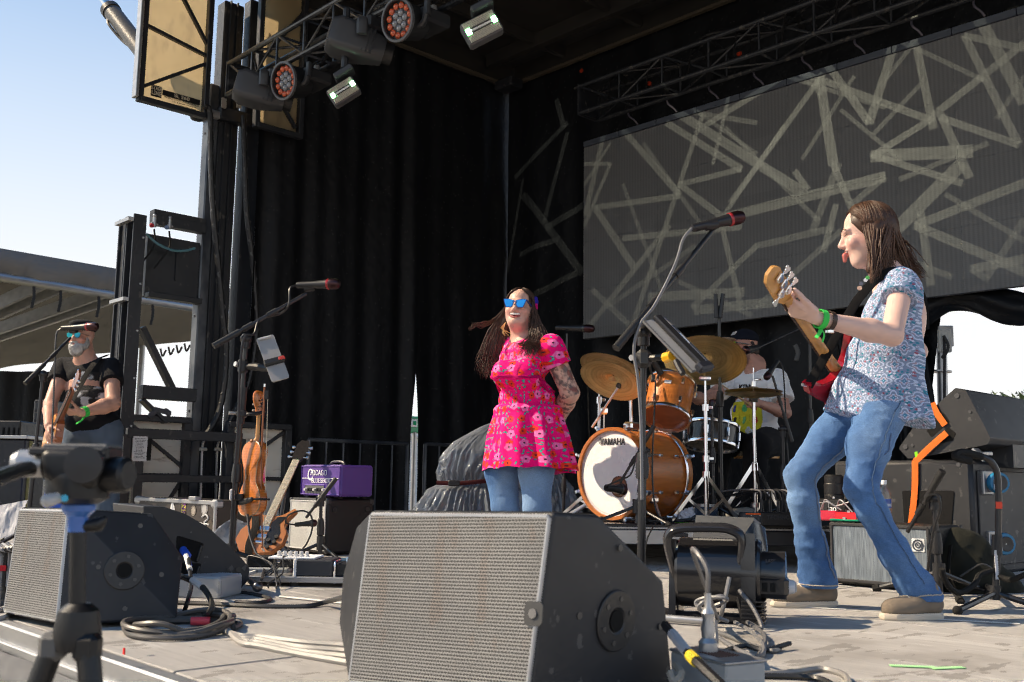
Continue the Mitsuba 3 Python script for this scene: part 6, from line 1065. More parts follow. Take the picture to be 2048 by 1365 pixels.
# film covered pile
def pilem(blobs, seed, amp=.05):
    m = sdf(blobs, .022); v = np.array(m.vertices); n = m.vertex_normals; w = meshkit.fbm(v * A([2.5, 2.5, 1.2]), 3, seed + 2)[:, None] * 1.6
    rdg = 1 - 2 * np.abs(meshkit.fbm(np.hstack([v[:, :1] * 6 + w, v[:, 1:2] * 6 + w, v[:, 2:] * 1.7]), 2, seed) - .5) * 2
    return trimesh.Trimesh(v + n * (amp * (np.clip(rdg, .3, 1) ** 3 - .5))[:, None], m.faces, process=False)
PY = 8.2
def EP(x, y, rx, ry, rz, dy=0): return E_(P(x, y, PY + dy), (rx, ry, rz), k=.12)
k = thing('wrapped_gear', 'gear wrapped in crinkled clear plastic sheet behind the singer in pink', 'wrapped gear'); 
def sheet(c, prof, rx, ry, seed, peak=(0, 0)):
    """plastic sheet draped over gear: prof = (height, radius, fold depth) from the top down"""
    hs, rs2, fd = A(prof).T
    def fn(s, t):
        a = s * 2 * math.pi; x = t * (len(hs) - 1); z, r_, q = np.interp(x, np.arange(len(hs)), hs), np.interp(x, np.arange(len(hs)), rs2), np.interp(x, np.arange(len(hs)), fd)
        ca, sa = np.cos(a), np.sin(a); se = (np.abs(ca) ** 3.2 + np.abs(sa) ** 3.2) ** (-1 / 3.2); w = meshkit.fbm(np.stack([ca * 3.2, sa * 3.2, z * 1.1 + seed], -1), 3, seed) * 5.5
        rd = np.abs(((w * 1.6) % 1.0) - .5) * 2; f2 = np.abs(((w * 3.7 + z * 2) % 1.0) - .5) * 2; R_ = r_ * se + q * (.75 * (1 - rd ** .7) + .35 * f2 - .4)
        k_ = np.clip((z - hs[-1]) / (hs[0] - hs[-1]), 0, 1) ** 2
        return c + np.stack([rx * R_ * ca + peak[0] * k_, ry * R_ * sa + peak[1] * k_, z], -1)
    return grid(fn, 300, 60)
q = P(960, 1000, PY) * A([1, 1, 0]); part(k, 'plastic_sheet', sheet(q, ((.98, .02, .01), (.93, .12, .02), (.80, .30, .03), (.70, .36, .05), (.56, .37, .07), (.46, .335, .05), (.42, .40, .06), (.30, .46, .09), (.12, .54, .11), (.0, .62, .12)), 1.05, .9, 3, (.16, .05)), 'film', smooth=True)
part(k, 'plastic_sheet', sheet(P(1085, 1000, PY + .1) * A([1, 1, 0]), ((.60, .02, .01), (.56, .14, .02), (.45, .22, .05), (.25, .30, .07), (.0, .40, .09)), 1.0, .9, 9), 'film', smooth=True)
part(k, 'wrapped_case', bx(P(960, 945, PY + .05), (.42, .3, .44), yaw(20), .02), 'satin', (.03, .034, .042)); part(k, 'wrapped_case', bx(P(985, 1030, PY + .05), (.8, .4, .42), yaw(10), .02), 'satin', (.028, .03, .036)); part(k, 'luggage_strap', tube(spl([P(873, 966, 7.88), P(920, 967, 7.84), P(965, 963, 7.82), P(1000, 960, 7.84)], 24), .016, 6, flat=.3, up=A([0, 1., 0])), 'cloth', (.05, .012, .014)); part(k, 'strap_buckle', bx(P(908, 967, 7.81), (.09, .02, .045), FW, .008), 'satin', (.01, .01, .012))
k = solo('plastic_bag', pilem([E_(P(478, 1075, 6.7), (.10, .1, .10), k=.06), E_(P(455, 1068, 6.7), (.08, .1, .08), k=.06), E_(P(470, 1095, 6.7), (.14, .14, .08), k=.06)], 8, .04), 'film', 'crumpled clear plastic bag beside the flight case', 'bag', smooth=25)
# multicore at far left
k = thing('multicore_box', 'cable snake box crowded with plugs at the left edge', 'box'); q = P(-10, 1150, 3.9); part(k, 'case', bx(A([q[0] - .02, q[1] + .1, .10]), (.14, .3, .2), FW, .006), 'satin', (.28, .29, .3)); part(k, 'red_lip', bx(A([q[0] + .0, q[1] - .052, .15]), (.13, .006, .02), FW), 'matte', (.5, .02, .03))
for i in range(6):
    a = P(-25 + 9 * i, 1118, 3.86); wire([a - Z * .10, a, a + Z * .05, P(2 + 6 * i, 1102 - i, 3.8), P(40, 1098 + 2 * i, 3.95)], .008, ORD[i] + ' cable plugged into the snake box at the left edge', (.25, .25, .26) if i % 2 else (.02, .02, .022), group='cables of the snake box')
for i in range(4): wire([G(-40, 1190 + 16 * i, .01), G(0, 1186 + 17 * i, .012), G(30, 1180 + 14 * i, .012)], .010, ORD[i] + ' pale floor cable from the top at the left edge', (.42, .41, .4), group='floor cables at the left edge')

# ---------------- instruments standing about ----------------
def SP(L, n=60): return spl(L, n)
# viola: local frame, y along the neck, z out of the back
vc = P(507, 955, 5.42); vn = unit(A([-.72, -.69, .05])); vy = unit(P(516, 800, 5.44) - P(506, 1020, 5.40)); vx = np.cross(vy, vn); vn = np.cross(vx, vy)
half = [(0, .188), (.035, .187), (.075, .170), (.094, .135), (.088, .095), (.070, .070), (.066, .045), (.060, .0), (.064, -.035), (.078, -.055), (.100, -.085), (.112, -.125), (.104, -.165), (.075, -.190), (.035, -.200), (0, -.202)]
ol = np.vstack([SP([(a, b, 0) for a, b in half], 46)[:, :2], SP([(-a, b, 0) for a, b in half[::-1]], 46)[1:-1, :2]])
def vpt(x, y, z): return vc + vx * x + vy * y + vn * z
k = thing('viola', 'amber flamed viola hanging by its scroll from the boom stand', 'viola')
part(k, 'ribs', ext(Polygon(ol).buffer(-.004), vc - vn * .02, vx, vy, .04), 'flamed_wood', smooth=40)
def arch(z0, s):
    lv = []
    for f, h in ((1, 0), (1, .003), (.97, .0045), (.9, .006), (.72, .012), (.4, .017), (.05, .019)): lv.append([vpt(x * f, y * f, z0 + s * h) for x, y in ol])
    n = len(ol); v = np.vstack(lv); i, j = np.meshgrid(np.arange(len(lv) - 1), np.arange(n), indexing='ij'); q = np.stack([i * n + j, i * n + (j + 1) % n, (i + 1) * n + (j + 1) % n, (i + 1) * n + j], -1).reshape(-1, 4)
    return trimesh.Trimesh(v, np.vstack([q[:, [0, 1, 2]], q[:, [0, 2, 3]]]), process=False)
part(k, 'back_plate', arch(.019, 1), 'flamed_wood', smooth=40); part(k, 'top_plate', arch(-.019, -1), 'flamed_wood', smooth=40)
part(k, 'edge_binding', tube([vpt(x, y, .0205) for x, y in ol], .003, 5, closed=True), 'satin', (.30, .19, .10))
part(k, 'neck', tube([vpt(0, .175, .005), vpt(0, .21, -.012), vpt(0, .33, -.014)], [.016, .0115, .0115], 10), 'maple'); part(k, 'fingerboard', beam(vpt(0, .02, -.040), vpt(0, .335, -.026), .028, .008, vn), 'satin', (.010, .009, .009)); part(k, 'button', tube([vpt(0, .183, .021), vpt(0, .198, .018)], [.012, .008], 8), 'flamed_wood')
sc = [vpt(0, .33, -.014), vpt(0, .37, -.010), vpt(0, .405, .002), vpt(0, .430, .004)] + [vpt(0, .428 + r_ * math.sin(a), -.012 + r_ * math.cos(a)) for a, r_ in ((.9, .024), (2.2, .023), (3.6, .020), (5, .017), (6.3, .013), (7.6, .009), (9, .005))]
part(k, 'scroll', tube(spl(sc, 50), np.interp(np.linspace(0, 1, 50), [0, .3, .55, 1], [.013, .016, .011, .009]), 10, flat=1.25), 'flamed_wood')
for i in range(4): s = 1 if i % 2 else -1; part(k, 'peg', tube([vpt(-s * .012, .36 + .016 * i, -.006), vpt(s * .028, .36 + .016 * i, -.006), vpt(s * .046, .36 + .016 * i, -.006)], [.004, .004, .008], 8), 'satin', (.05, .02, .012))
part(k, 'tail_piece', beam(vpt(0, -.19, -.045), vpt(0, -.08, -.050), .035, .006, vn), 'satin', (.01, .01, .01)); part(k, 'bridge', bx(vpt(0, -.03, -.050), (.04, .004, .03), A([vx, vy, vn])), 'maple'); part(k, 'chin_rest', hull(np.vstack([sph(vpt(x, y, -.04), .012).vertices for x, y in ((-.02, -.19), (-.08, -.17), (-.06, -.13))])), 'satin', (.012, .012, .012))
part(k, 'string', cat([tube([vpt(x, .33, -.03), vpt(x, -.03, -.066), vpt(x * .6, -.09, -.052)], .0007, 3) for x in (-.008, -.003, .003, .008)]), 'chrome')
kh = thing('viola_hanger', 'black clamp and wire cradle holding the viola on the stand', 'holder'); q = P(484, 828, 5.4); part(kh, 'upper_clamp', cat([bx(q, (.05, .05, .04), FW, .008)]), 'satin', BK); part(kh, 'upper_arm', cable([q, P(500, 829, 5.38), P(520, 826, 5.40), P(531, 822, 5.42)], .010), 'satin', BK); part(kh, 'thumb_screw', cyl(P(458, 826, 5.38), P(476, 827, 5.4), .010, .007), 'steel')
q = P(476, 995, 5.4); part(kh, 'lower_clamp', bx(q, (.06, .05, .035), FW, .006), 'satin', BK); part(kh, 'white_pad', bx(P(464, 990, 5.36), (.02, .04, .06), FW, .006), 'satin', (.5, .5, .52)); part(kh, 'shoulder_rest', hull(np.vstack([sph(vpt(x, y, .052), .012).vertices for x, y in ((-.075, -.13), (-.02, -.135), (.03, -.13), (.08, -.12))])), 'satin', (.02, .02, .022)); part(kh, 'rest_clamp', cat([tube([vpt(s * .10, -.12, .05), vpt(s * .118, -.12, .03), vpt(s * .118, -.12, -.03), vpt(s * .10, -.12, -.035)], .006, 6) for s in (-1, 1)]), 'satin', BK)
k = thing('viola_bow', 'thin wooden bow hanging beside the viola', 'bow'); b0, b1 = P(529, 775, 5.36), P(525, 1098, 5.36); part(k, 'stick', tube(spl([b0, (b0 + b1) / 2 + A([-.012, 0, 0]), b1], 20), np.linspace(.0055, .0038, 20), 7), 'satin', (.24, .08, .03)); part(k, 'hair_ribbon', beam(b0 + A([.020, 0, -.06]), b1 + A([.006, 0, .01]), .008, .002, A([1, 0, 0])), 'matte', (.62, .56, .42)); part(k, 'frog', bx(b0 + A([.012, 0, -.04]), (.022, .012, .05), FW, .003), 'satin', (.012, .012, .012)); part(k, 'tip', hull(np.vstack([sph(b1, .005).vertices, sph(b1 + A([.010, 0, -.012]), .004).vertices])), 'matte', (.6, .58, .5)); part(k, 'screw_button', cyl(b0 + Z * .002, b0 + Z * .018, .005), 'chrome')
# guitar leaning on a stand
def guitar(name, label, bpt, tpt, nrm, L, outline, mats, cols, headpoly, body_len, bt=.038, shape_scale=1.0, board=(.035, .02, .014)):
    """outline in metres, y along the neck with 0 at the lower end of the body"""
    y = unit(tpt - bpt); n = unit(nrm - y * (nrm @ y)); x = np.cross(y, n)
    def g(a, b, c): return bpt + x * a + y * b + n * c
    k = thing(name, label, 'guitar'); pl = Polygon(outline).buffer(.012, 3).buffer(-.012, 3); o = bpt
    part(k, 'body', cat([ext(pl.buffer(-.006), o - n * bt / 2, x, y, bt), ext(pl, o - n * (bt / 2 - .006), x, y, bt - .012)]), mats[0], cols[0], 35)
    part(k, 'neck', cat([tube([g(0, body_len - .08, .012), g(0, body_len, .010), g(0, L - .20, .010)], [.028, .026, .021], 10, flat=.62)]), mats[1], cols[1]); part(k, 'fingerboard', beam(g(0, body_len - .13, bt / 2 + .006), g(0, L - .20, .022), .046, .007, n), 'satin', board)
    for i in range(16): d = (L - .20) - (L - .20 - body_len + .13) * (1 - .925 ** (i + 1)) / (1 - .925 ** 17); part(k, 'fret', beam(g(-.022, d, .0275), g(.022, d, .0275), .0025, .002, n), 'chrome')
    part(k, 'headstock', ext(Polygon(headpoly).buffer(.004, 2), g(0, L - .20, .004), x, y, .014), mats[1] if len(mats) < 3 else mats[2], cols[1] if len(cols) < 3 else cols[2], 35)
    return k, g
sgo = [(-.02, 0), (-.10, .02), (-.155, .10), (-.15, .18), (-.115, .235), (-.12, .29), (-.15, .36), (-.13, .375), (-.085, .33), (-.05, .305), (.05, .305), (.085, .33), (.13, .375), (.15, .36), (.12, .29), (.115, .235), (.15, .18), (.155, .10), (.10, .02), (.02, 0)]
hp_ = [(-.022, 0), (-.034, .03), (-.040, .15), (-.02, .185), (0, .178), (.02, .185), (.040, .15), (.034, .03), (.022, 0)]
k, g = guitar('electric_guitar', 'brown electric guitar with pointed horns leaning left of the grey fronted cabinet', P(508, 1112, 6.15), P(604, 902, 6.75), A([.15, -.93, .2]) + A([-.3, 0, 0]), .98, sgo, ('gloss', 'gloss', 'gloss'), ((.38, .15, .055), (.42, .28, .14), (.02, .018, .018)), hp_, .30, board=(.55, .50, .40))
part(k, 'pick_guard', ext(Polygon([(.03, .05), (.10, .08), (.11, .17), (.08, .24), (.11, .30), (.05, .29), (.03, .24)]), g(0, 0, .020), np.array(g(1, 0, 0) - g(0, 0, 0)), np.array(g(0, 1, 0) - g(0, 0, 0)), .002), 'gloss', (.014, .014, .014))
for b_ in (.13, .19): part(k, 'pickup', bx(g(0, b_, .024), (.075, .035, .014), A([g(1, 0, 0) - g(0, 0, 0), g(0, 1, 0) - g(0, 0, 0), g(0, 0, 1) - g(0, 0, 0)]), .004), CH)
part(k, 'bridge', bx(g(0, .085, .024), (.08, .018, .014), A([g(1, 0, 0) - g(0, 0, 0), g(0, 1, 0) - g(0, 0, 0), g(0, 0, 1) - g(0, 0, 0)]), .004), CH)
for a, b_ in ((.07, .05), (.10, .09), (.06, .10), (.10, .13)): part(k, 'knob', cyl(g(a, b_, .02), g(a, b_, .036), .013, n=12), 'satin', (.012, .012, .012))
for i in range(3):
    for s in (-1, 1): part(k, 'tuner', cat([cyl(g(s * .03, .815 + .045 * i, .012), g(s * .058, .815 + .045 * i, .012), .004), cyl(g(s * .058, .815 + .045 * i, .012), g(s * .068, .815 + .045 * i, .012), .010, n=8)]), CH)
part(k, 'string', cat([tube([g(x, .09, .032), g(x, .79, .03)], .0009, 3) for x in np.linspace(-.018, .018, 6)]), 'chrome')
part(k, 'strap', tube(spl([g(-.10, .30, .03), g(-.05, .18, .045), g(-.04, .05, .04), g(-.02, -.02, .02)], 20), .022, 6, flat=.12, up=A([0, -1., .2])), 'cloth', (.012, .012, .012))
kk = thing('guitar_rest', 'black folding stand under the brown electric guitar', 'stand'); b = P(515, 1112, 6.3) * A([1, 1, 0]); part(kk, 'post', cyl(b + A([.05, .25, 0.02]), P(570, 985, 6.62), .012), 'black_tube', BK)
for dx, dy in ((-.18, -.12), (.26, -.10), (.03, .36)): part(kk, 'leg', cyl(b + A([.04, .18, .14]), b + A([dx, dy, .012]), .011), 'black_tube', BK)
part(kk, 'cradle', cat([cable([b + A([-.14, -.10, .10]), b + A([-.10, .0, .04]), b + A([0, .1, .04]), b + A([.12, .0, .04]), b + A([.16, -.10, .10])], .011)]), 'matte', (.012, .012, .012))
# backpacks in the dark under the subwoofer stand
k = thing('backpack', 'dark olive backpack on the floor between the bass amplifier and the guitar stand', 'bag'); q = P(1925, 1140, 5.0); m = sdf([E_(q, (.17, .12, .20), k=.05), E_(q + A([.02, -.09, -.06]), (.11, .06, .10), k=.03), E_(q + A([.16, .02, -.10]), (.13, .1, .12), k=.05)], .014); part(k, 'sack', rough(m, .02, 9), 'cloth', (.020, .021, .017), smooth=True); part(k, 'zip', tube(spl([q + A([-.08, -.15, -.02]), q + A([.02, -.165, .04]), q + A([.11, -.14, -.01])], 20), .005, 5), 'satin', (.05, .05, .05)); part(k, 'shoulder_strap', tube(spl([q + A([-.10, -.11, .12]), q + A([-.13, -.15, .0]), q + A([-.08, -.14, -.13])], 20), .018, 6, flat=.4), 'cloth', (.012, .012, .012))
# frame bar, pole and trees at the right
k = thing('awning_frame', 'pale aluminium frame bar on a pole against the sky, right of the bass player', 'frame'); part(k, 'cross_bar', beam(P(1820, 697, 9.0), P(1893, 672, 8.2), .12, .17, Z, .006), 'steel'); part(k, 'bar_end', bx(P(1889, 682, 8.15), (.10, .05, .19), FW, .008), 'matte', (.42, .42, .40)); part(k, 'pole', cyl(P(1883, 690, 8.3), A([P(1881, 1000, 8.3)[0], 8.3, -1.3]), .042), 'steel'); part(k, 'pole_flange', cyl(P(1882, 742, 8.3), P(1882, 745, 8.3), .085), 'steel'); part(k, 'strap', cable([P(1888, 672, 8.1), P(1889, 700, 8.1), P(1889, 760, 8.12), P(1889, 800, 8.15)], .011), 'matte', (.03, .03, .032)); part(k, 'hook', cable([P(1887, 672, 8.08), P(1896, 690, 8.06), P(1893, 705, 8.06), P(1884, 716, 8.1)], .012), 'matte', (.03, .03, .03))
def tree(px, py, y, r, h, seed, label):
    k = thing('tree', label, 'tree', None); b = A([P(px, 960, y)[0], y, -1.3]); top = P(px, py, y)[2]; part(k, 'trunk', tube(spl([b, b + Z * (top + 1.3) * .4 + A([.1, 0, 0]), b + Z * (top + 1.3) * .8], 10), np.linspace(.22, .07, 10), 8), 'matte', (.07, .055, .04)); g_ = rng(seed); n = 2600; d = g_.normal(size=(n, 3)); d /= np.linalg.norm(d, axis=1, keepdims=True); cz = top - h * .5; p = A([b[0], b[1], cz]) + d * A([r, r, h * .5]) * (g_.uniform(.3, 1, (n, 1)) ** .5) * (.75 + .5 * meshkit.fbm(d * 2.3 + seed, 3))[:, None]
    a, c = g_.normal(size=(n, 3)) * .16, g_.normal(size=(n, 3)) * .16; v = np.stack([p, p + a, p + c], 1).reshape(-1, 3); part(k, 'crown', trimesh.Trimesh(v, np.arange(3 * n).reshape(-1, 3), process=False), 'foliage', np.repeat(A([[.05, .08, .022]]) * g_.uniform(.6, 1.5, (n, 1)), 3, 0), False)
tree(2046, 785, 48, 2.2, 5.5, 3, 'green tree just showing at the right edge above the wedge'); tree(2105, 800, 52, 3.0, 5.5, 5, 'green tree beyond the right edge of the stage'); tree(1990, 925, 70, 4.0, 3.4, 7, 'low far bushy tree seen under the tipped wedge')

# ---------------- people ----------------
from scipy.spatial import cKDTree
def hframe(f, roll=0.0):
    f = unit(f); l = unit(np.cross(Z, f)); u = np.cross(f, l)
    return A([l * math.cos(roll) + u * math.sin(roll), f, u * math.cos(roll) - l * math.sin(roll)])     # rows: left, forward, up
def head_prims(c, F, nb, s=1.0, full=1.0, jaw=1.0):
    l, f, u = F
    def p(a, b, d): return c + (l * a + f * b + u * d) * s
    def e(a, b, d, ra, rb, rd, k=.015): return E_(p(a, b, d), A([ra, rb, rd]) * s, F, k)
    return [e(0, -.014, .034, .074, .094, .086), e(0, .022, -.042, .061 * full, .068, .082), e(0, .058, -.098, .033 * full, .028, .024 * jaw, .03), C_(p(0, .03, -.10), p(0, -.03, -.075), .036 * full * s, .05 * s, .03),
            e(.036, .062, -.034, .026 * full, .024, .026), e(-.036, .062, -.034, .026 * full, .024, .026), e(0, .076, .018, .052, .018, .014), C_(p(0, .086, .006), p(0, .108, -.034), .0085 * s, .0125 * s, .012),
            e(.011, .095, -.040, .009, .011, .008, .006), e(-.011, .095, -.040, .009, .011, .008, .006), e(0, .086, -.060, .025, .013, .007, .008), e(0, .084, -.074, .021, .012, .0075, .008),
            e(.077, -.004, -.012, .010, .020, .031, .008), e(-.077, -.004, -.012, .010, .020, .031, .008), C_(p(0, -.025, -.06), nb, .055 * full * s, .062 * full * s, .03)]
def eye_cuts(c, F, s=1.0): return [E_(c + (F[0] * a + F[1] * .096 + F[2] * .004) * s, A([.017, .012, .0085]) * s, F, .008) for a in (.032, -.032)]
def hand(w, d, n, t, curl=(.5, .6, .5), spread=.06, thumb=(.5, .75, .45, .5), s=1.0):
    """wrist w, pointing along d, palm facing n, thumb on the side t; fingers bend towards n"""
    d, t = unit(d), unit(t - d * (t @ d)) ; n = unit(n - d * (n @ d) - t * (n @ t)); out = []
    kn = [w + (d * a + t * b) * s for a, b in ((.082, .030), (.088, .010), (.084, -.011), (.074, -.030))]
    for q in kn: out.append(C_(w + (q - w) * .12, q, .015 * s, .0115 * s, .012))
    out.append(C_(w + d * .03 * s + t * .012 * s + n * .006 * s, w + d * .055 * s - t * .012 * s + n * .006 * s, .016 * s, .014 * s, .012))
    for i, (q, L) in enumerate(zip(kn, (.070, .078, .073, .058))):
        a = 0; dd = unit(d + t * spread * (1.5 - i)); p = q
        for seg, c in zip((.45, .30, .25), curl): a += c * (1 + .06 * i); v = dd * math.cos(a) + n * math.sin(a); e = p + v * L * seg * s; out.append(C_(p, e, .0092 * s, .0082 * s, .004)); p = e
    a0, b0, c0, bend = thumb; p = w + (d * .020 + t * .024 + n * .006) * s; v = unit(d * a0 + t * b0 + n * c0)
    for L, r1, r2 in ((.042, .0145, .011), (.032, .0108, .0095), (.026, .0098, .0085)): e = p + v * L * s; out.append(C_(p, e, r1 * s, r2 * s, .006)); p = e; v = unit(v + n * bend * .5 + d * .15)
    return out
def E2(c, r, R): m = trimesh.creation.icosphere(subdivisions=2); return trimesh.Trimesh((m.vertices * A(r)) @ R + c, m.faces, process=False)
def arm(s, e, w, r=(.055, .043, .047, .028), k=.02): m = e + (w - e) * .3; return [C_(s, e, r[0], r[1], .03), C_(e, m, r[1], r[2], k), C_(m, w, r[2], r[3], k)]
SK = A([.56, .33, .25])
def skin(base, c=None, F=None, s=1.0, extra=None):
    def fn(v):
        col = np.tile(base, (len(v), 1)) * (.93 + .14 * meshkit.fbm(v * 22, 3))[:, None]
        if c is not None:
            q = (v - c) @ F.T / s; lip = np.exp(-((q[:, 0] / .024) ** 2 + ((q[:, 2] + .067) / .0105) ** 2) * 1.2) * (q[:, 1] > .06); ck = np.exp(-(((np.abs(q[:, 0]) - .042) / .025) ** 2 + ((q[:, 2] + .035) / .025) ** 2)) * (q[:, 1] > .02)
            col = col * (1 - lip[:, None]) + A([.36, .10, .09]) * lip[:, None]; col = col * (1 + ck[:, None] * A([.02, -.22, -.2]))
        return extra(v, col) if extra else col
    return fn
def hairdo(c, F, n, r, col, seed, tails, wav=.0, amin=1.2, pts=16):
    """strands combed from a top parting round the skull; tails(side, angle, point, g) -> the hanging control points"""
    g_ = rng(seed); ms, cs = [], []
    for i in range(n):
        s = 1 if g_.random() < .58 else -1; a0 = g_.uniform(.25, 3.0); p0 = g_.uniform(.03, 1.1) if a0 > .7 else g_.uniform(.25, .8); a1 = max(a0, amin + g_.uniform(0, .35)); k_ = 1.025 + g_.uniform(.0, .065); q = []
        for t in np.linspace(0, 1, 5):
            a = a0 + (a1 - a0) * min(1, t * 1.5); p = p0 + (1.72 - p0) * t; q.append(c + F[2] * .034 - F[1] * .02 + (F[0] * s * .084 * math.sin(p) * math.sin(a) + F[1] * .104 * math.sin(p) * math.cos(a) + F[2] * .094 * math.cos(p)) * k_)
        cp = np.vstack([q, tails(s, a1, q[-1], g_)]); x = spl(cp, pts); t = np.linspace(0, 1, pts)
        if wav: x = x + (np.sin(t * g_.uniform(14, 22) + g_.uniform(0, 6)) * wav * np.clip(t * 2 - .6, 0, 1))[:, None] * unit(g_.normal(size=3)) + (np.cos(t * g_.uniform(14, 22)) * wav * np.clip(t * 2 - .6, 0, 1))[:, None] * unit(g_.normal(size=3))
        m = tube(x, r * g_.uniform(.6, 1.3) * np.interp(t, [0, .15, .75, 1], [.4, 1, .9, .15]), 5, flat=.7); ms.append(m); cs.append(np.tile(A(col) * g_.uniform(.55, 1.5), (len(m.vertices), 1)) * (.9 + .6 * np.concatenate([np.repeat(t, 5), [0, 1]]))[:, None])
    return cat(ms), np.vstack(cs)
def wrap(m, target, o, ex, ey, ez, off=.004):
    """lay the mesh m (drawn in ex, ey at o) onto the target surface seen along -ez"""
    tv = np.array(target.vertices); nn = target.vertex_normals; ok = nn @ ez > .15; tv = tv[ok]; T2 = np.stack([(tv - o) @ ex, (tv - o) @ ey], 1); h = (tv - o) @ ez
    kd = cKDTree(T2); v = np.array(m.vertices); q = np.stack([(v - o) @ ex, (v - o) @ ey], 1); _, j = kd.query(q, k=6); hh = np.sort(h[j], 1)[:, -3:].mean(1); z = (v - o) @ ez
    return trimesh.Trimesh(v + ez * (hh - z * 0 - ((v - o) @ ez) + off + (z - z.min()))[:, None], m.faces, process=False)
def shoe(k, heel, toe, up_r, col, sole, name='shoe'):
    d = unit((toe - heel) * A([1, 1, 0])); w = np.cross(Z, d); L = np.linalg.norm((toe - heel) * A([1, 1, 0])); h0 = heel * A([1, 1, 0])
    m = sdf([C_(h0 + d * .04 + Z * .055, h0 + d * L * .45 + Z * .055, .038, .04, .02), C_(h0 + d * L * .45 + Z * .052, h0 + d * (L - .046) + Z * .040, .042, .039, .02), C_(h0 + d * .045 + Z * .06, h0 + d * .055 + Z * .11, .036, .036, .02), E_(h0 + d * L * .68 + Z * .04, (.045, .06, .032), A([w, d, Z]), .02)], .006, clip=lambda X: .024 - X[..., 2])
    part(k, name, rough(m, .002, 30), 'cloth', col, True)
    out = Polygon([(-.036, .02), (-.040, .10), (-.040, .16), (-.047, L * .7), (-.040, L * .86), (-.018, L), (.012, L + .002), (.036, L * .88), (.044, L * .7), (.038, .16), (.038, .08), (.032, .015), (0, -.005)]).buffer(.004, 4)
    xy = np.array(out.exterior.coords) - [0, L / 2]; part(k, name + '_sole', hull(np.vstack([h0 + d * L / 2 - (xy * s_)[:, :1] * w + (xy * s_)[:, 1:] * d + Z * z_ for s_, z_ in ((.93, .002), (.975, .008), (.965, .021), (.93, .026))])), 'matte', sole, 35)
    for i in range(4): c = h0 + d * (L * .50 + .022 * i) + Z * (.098 - .010 * i); part(k, 'lace', tube([c - w * .022 - Z * .006, c + Z * .003, c + w * .022 - Z * .006], .0035, 5), 'matte', (.55, .50, .44))
def crumple(amp, fr, seed, rid=1.0):
    def fn(X): a = meshkit.fbm(X * fr, 3, seed); return amp * ((1 - rid) * (a - .5) * 2 + rid * (np.abs(a - .5) * 4 - .8))
    return fn

# --- the bass player ---
k = thing('person', 'woman with long brown hair and patterned blouse playing a red bass, tongue out', 'person')
f = unit(A([-.95, .30, 0])); l = np.cross(Z, f); FB_ = A([l, f, Z]); HF = hframe(A([-.97, .20, -.16])); HC = P(1731, 468, 4.14); NB_ = P(1776, 556, 4.14)
LS, LE, LW = P(1803, 572, 4.0), P(1784, 671, 3.86), P(1634, 637, 3.745); RS = LS - l * .31 + Z * .01 + f * .02; RE, RW_ = P(1836, 704, 4.44), P(1775, 785, 4.44)
hp = P(1560, 606, 3.745); nk0, nk1 = P(1664, 724, 4.15), P(1577, 598, 3.70); nd = unit(nk1 - nk0)
def npt(x, y):                                            # on the bass neck, at the pixel height of the hand
    t = .80; return nk0 + (nk1 - nk0) * t
g0 = nk0 + (nk1 - nk0) * .80
hd = unit(hp - LW); tdir = unit(nd + A([0, -.25, .35])); pn = unit(np.cross(hd, nd)); pn = pn if pn[1] > 0 else -pn
TL_ = P(1752, 690, 4.14); PV = P(1752, 800, 4.13)
LH, RH, LK, RK, LA, RA = P(1768, 800, 4.05), P(1726, 802, 4.23), P(1712, 985, 3.93), P(1600, 945, 4.22), P(1838, 1178, 3.98), P(1636, 1158, 4.28)
LL = [P(1768, 805, 4.04), P(1738, 890, 3.98), P(1722, 975, 3.93), P(1742, 1020, 3.92), P(1790, 1105, 3.94), P(1826, 1165, 3.96), P(1846, 1196, 3.97)]; RL = [P(1728, 805, 4.22), P(1660, 880, 4.22), P(1601, 950, 4.21), P(1606, 1000, 4.21), P(1622, 1090, 4.25), P(1634, 1155, 4.28), P(1638, 1188, 4.29)]
body = head_prims(HC, HF, NB_) + [C_(NB_, (LS + RS) / 2, .06, .08, .05), C_(LS, RS, .05, .05, .05), E_((LS + RS) / 2 - Z * .12, (.15, .10, .16), FB_, .05), E_(PV + Z * .05, (.15, .11, .16), FB_, .05), C_((LS + RS) / 2 - Z * .1, PV, .10, .12, .05)]
body += arm(LS, LE, LW, (.046, .040, .043, .026)) + arm(RS, RE, RW_, (.045, .037, .040, .026)) + hand(LW, hd, A([-.2, .9, .35]), tdir, (.45, 1.35, 1.0), .03, (.92, .42, .15, .2), 1.13) + hand(RW_, A([-.6, -.1, -.4]), A([.2, -.9, 0]), Z, (.5, .6, .4))
body += [C_(LL[0], LL[2], .06, .034, .03), C_(LL[2], LL[4], .034, .032, .03), C_(LL[4], LA, .032, .03, .03), C_(RL[0], RL[2], .06, .034, .03), C_(RL[2], RA, .034, .03, .03)]
tm = HC + HF[1] * .088 - HF[2] * .082
body[2] = E_(HC + HF[1] * .05 - HF[2] * .112, A([.033, .028, .024]), HF, .03)
part(k, 'body', sdf(body, .0062, cuts=[E_(HC + HF[0] * .034 * s + HF[1] * .100 + HF[2] * .006, (.017, .010, .009), HF, .010) for s in (1, -1)] + [E_(HC + HF[1] * .096 - HF[2] * .072, (.019, .016, .011), HF, .006)]), 'skin', skin(A([.66, .44, .37]), HC, HF), True)
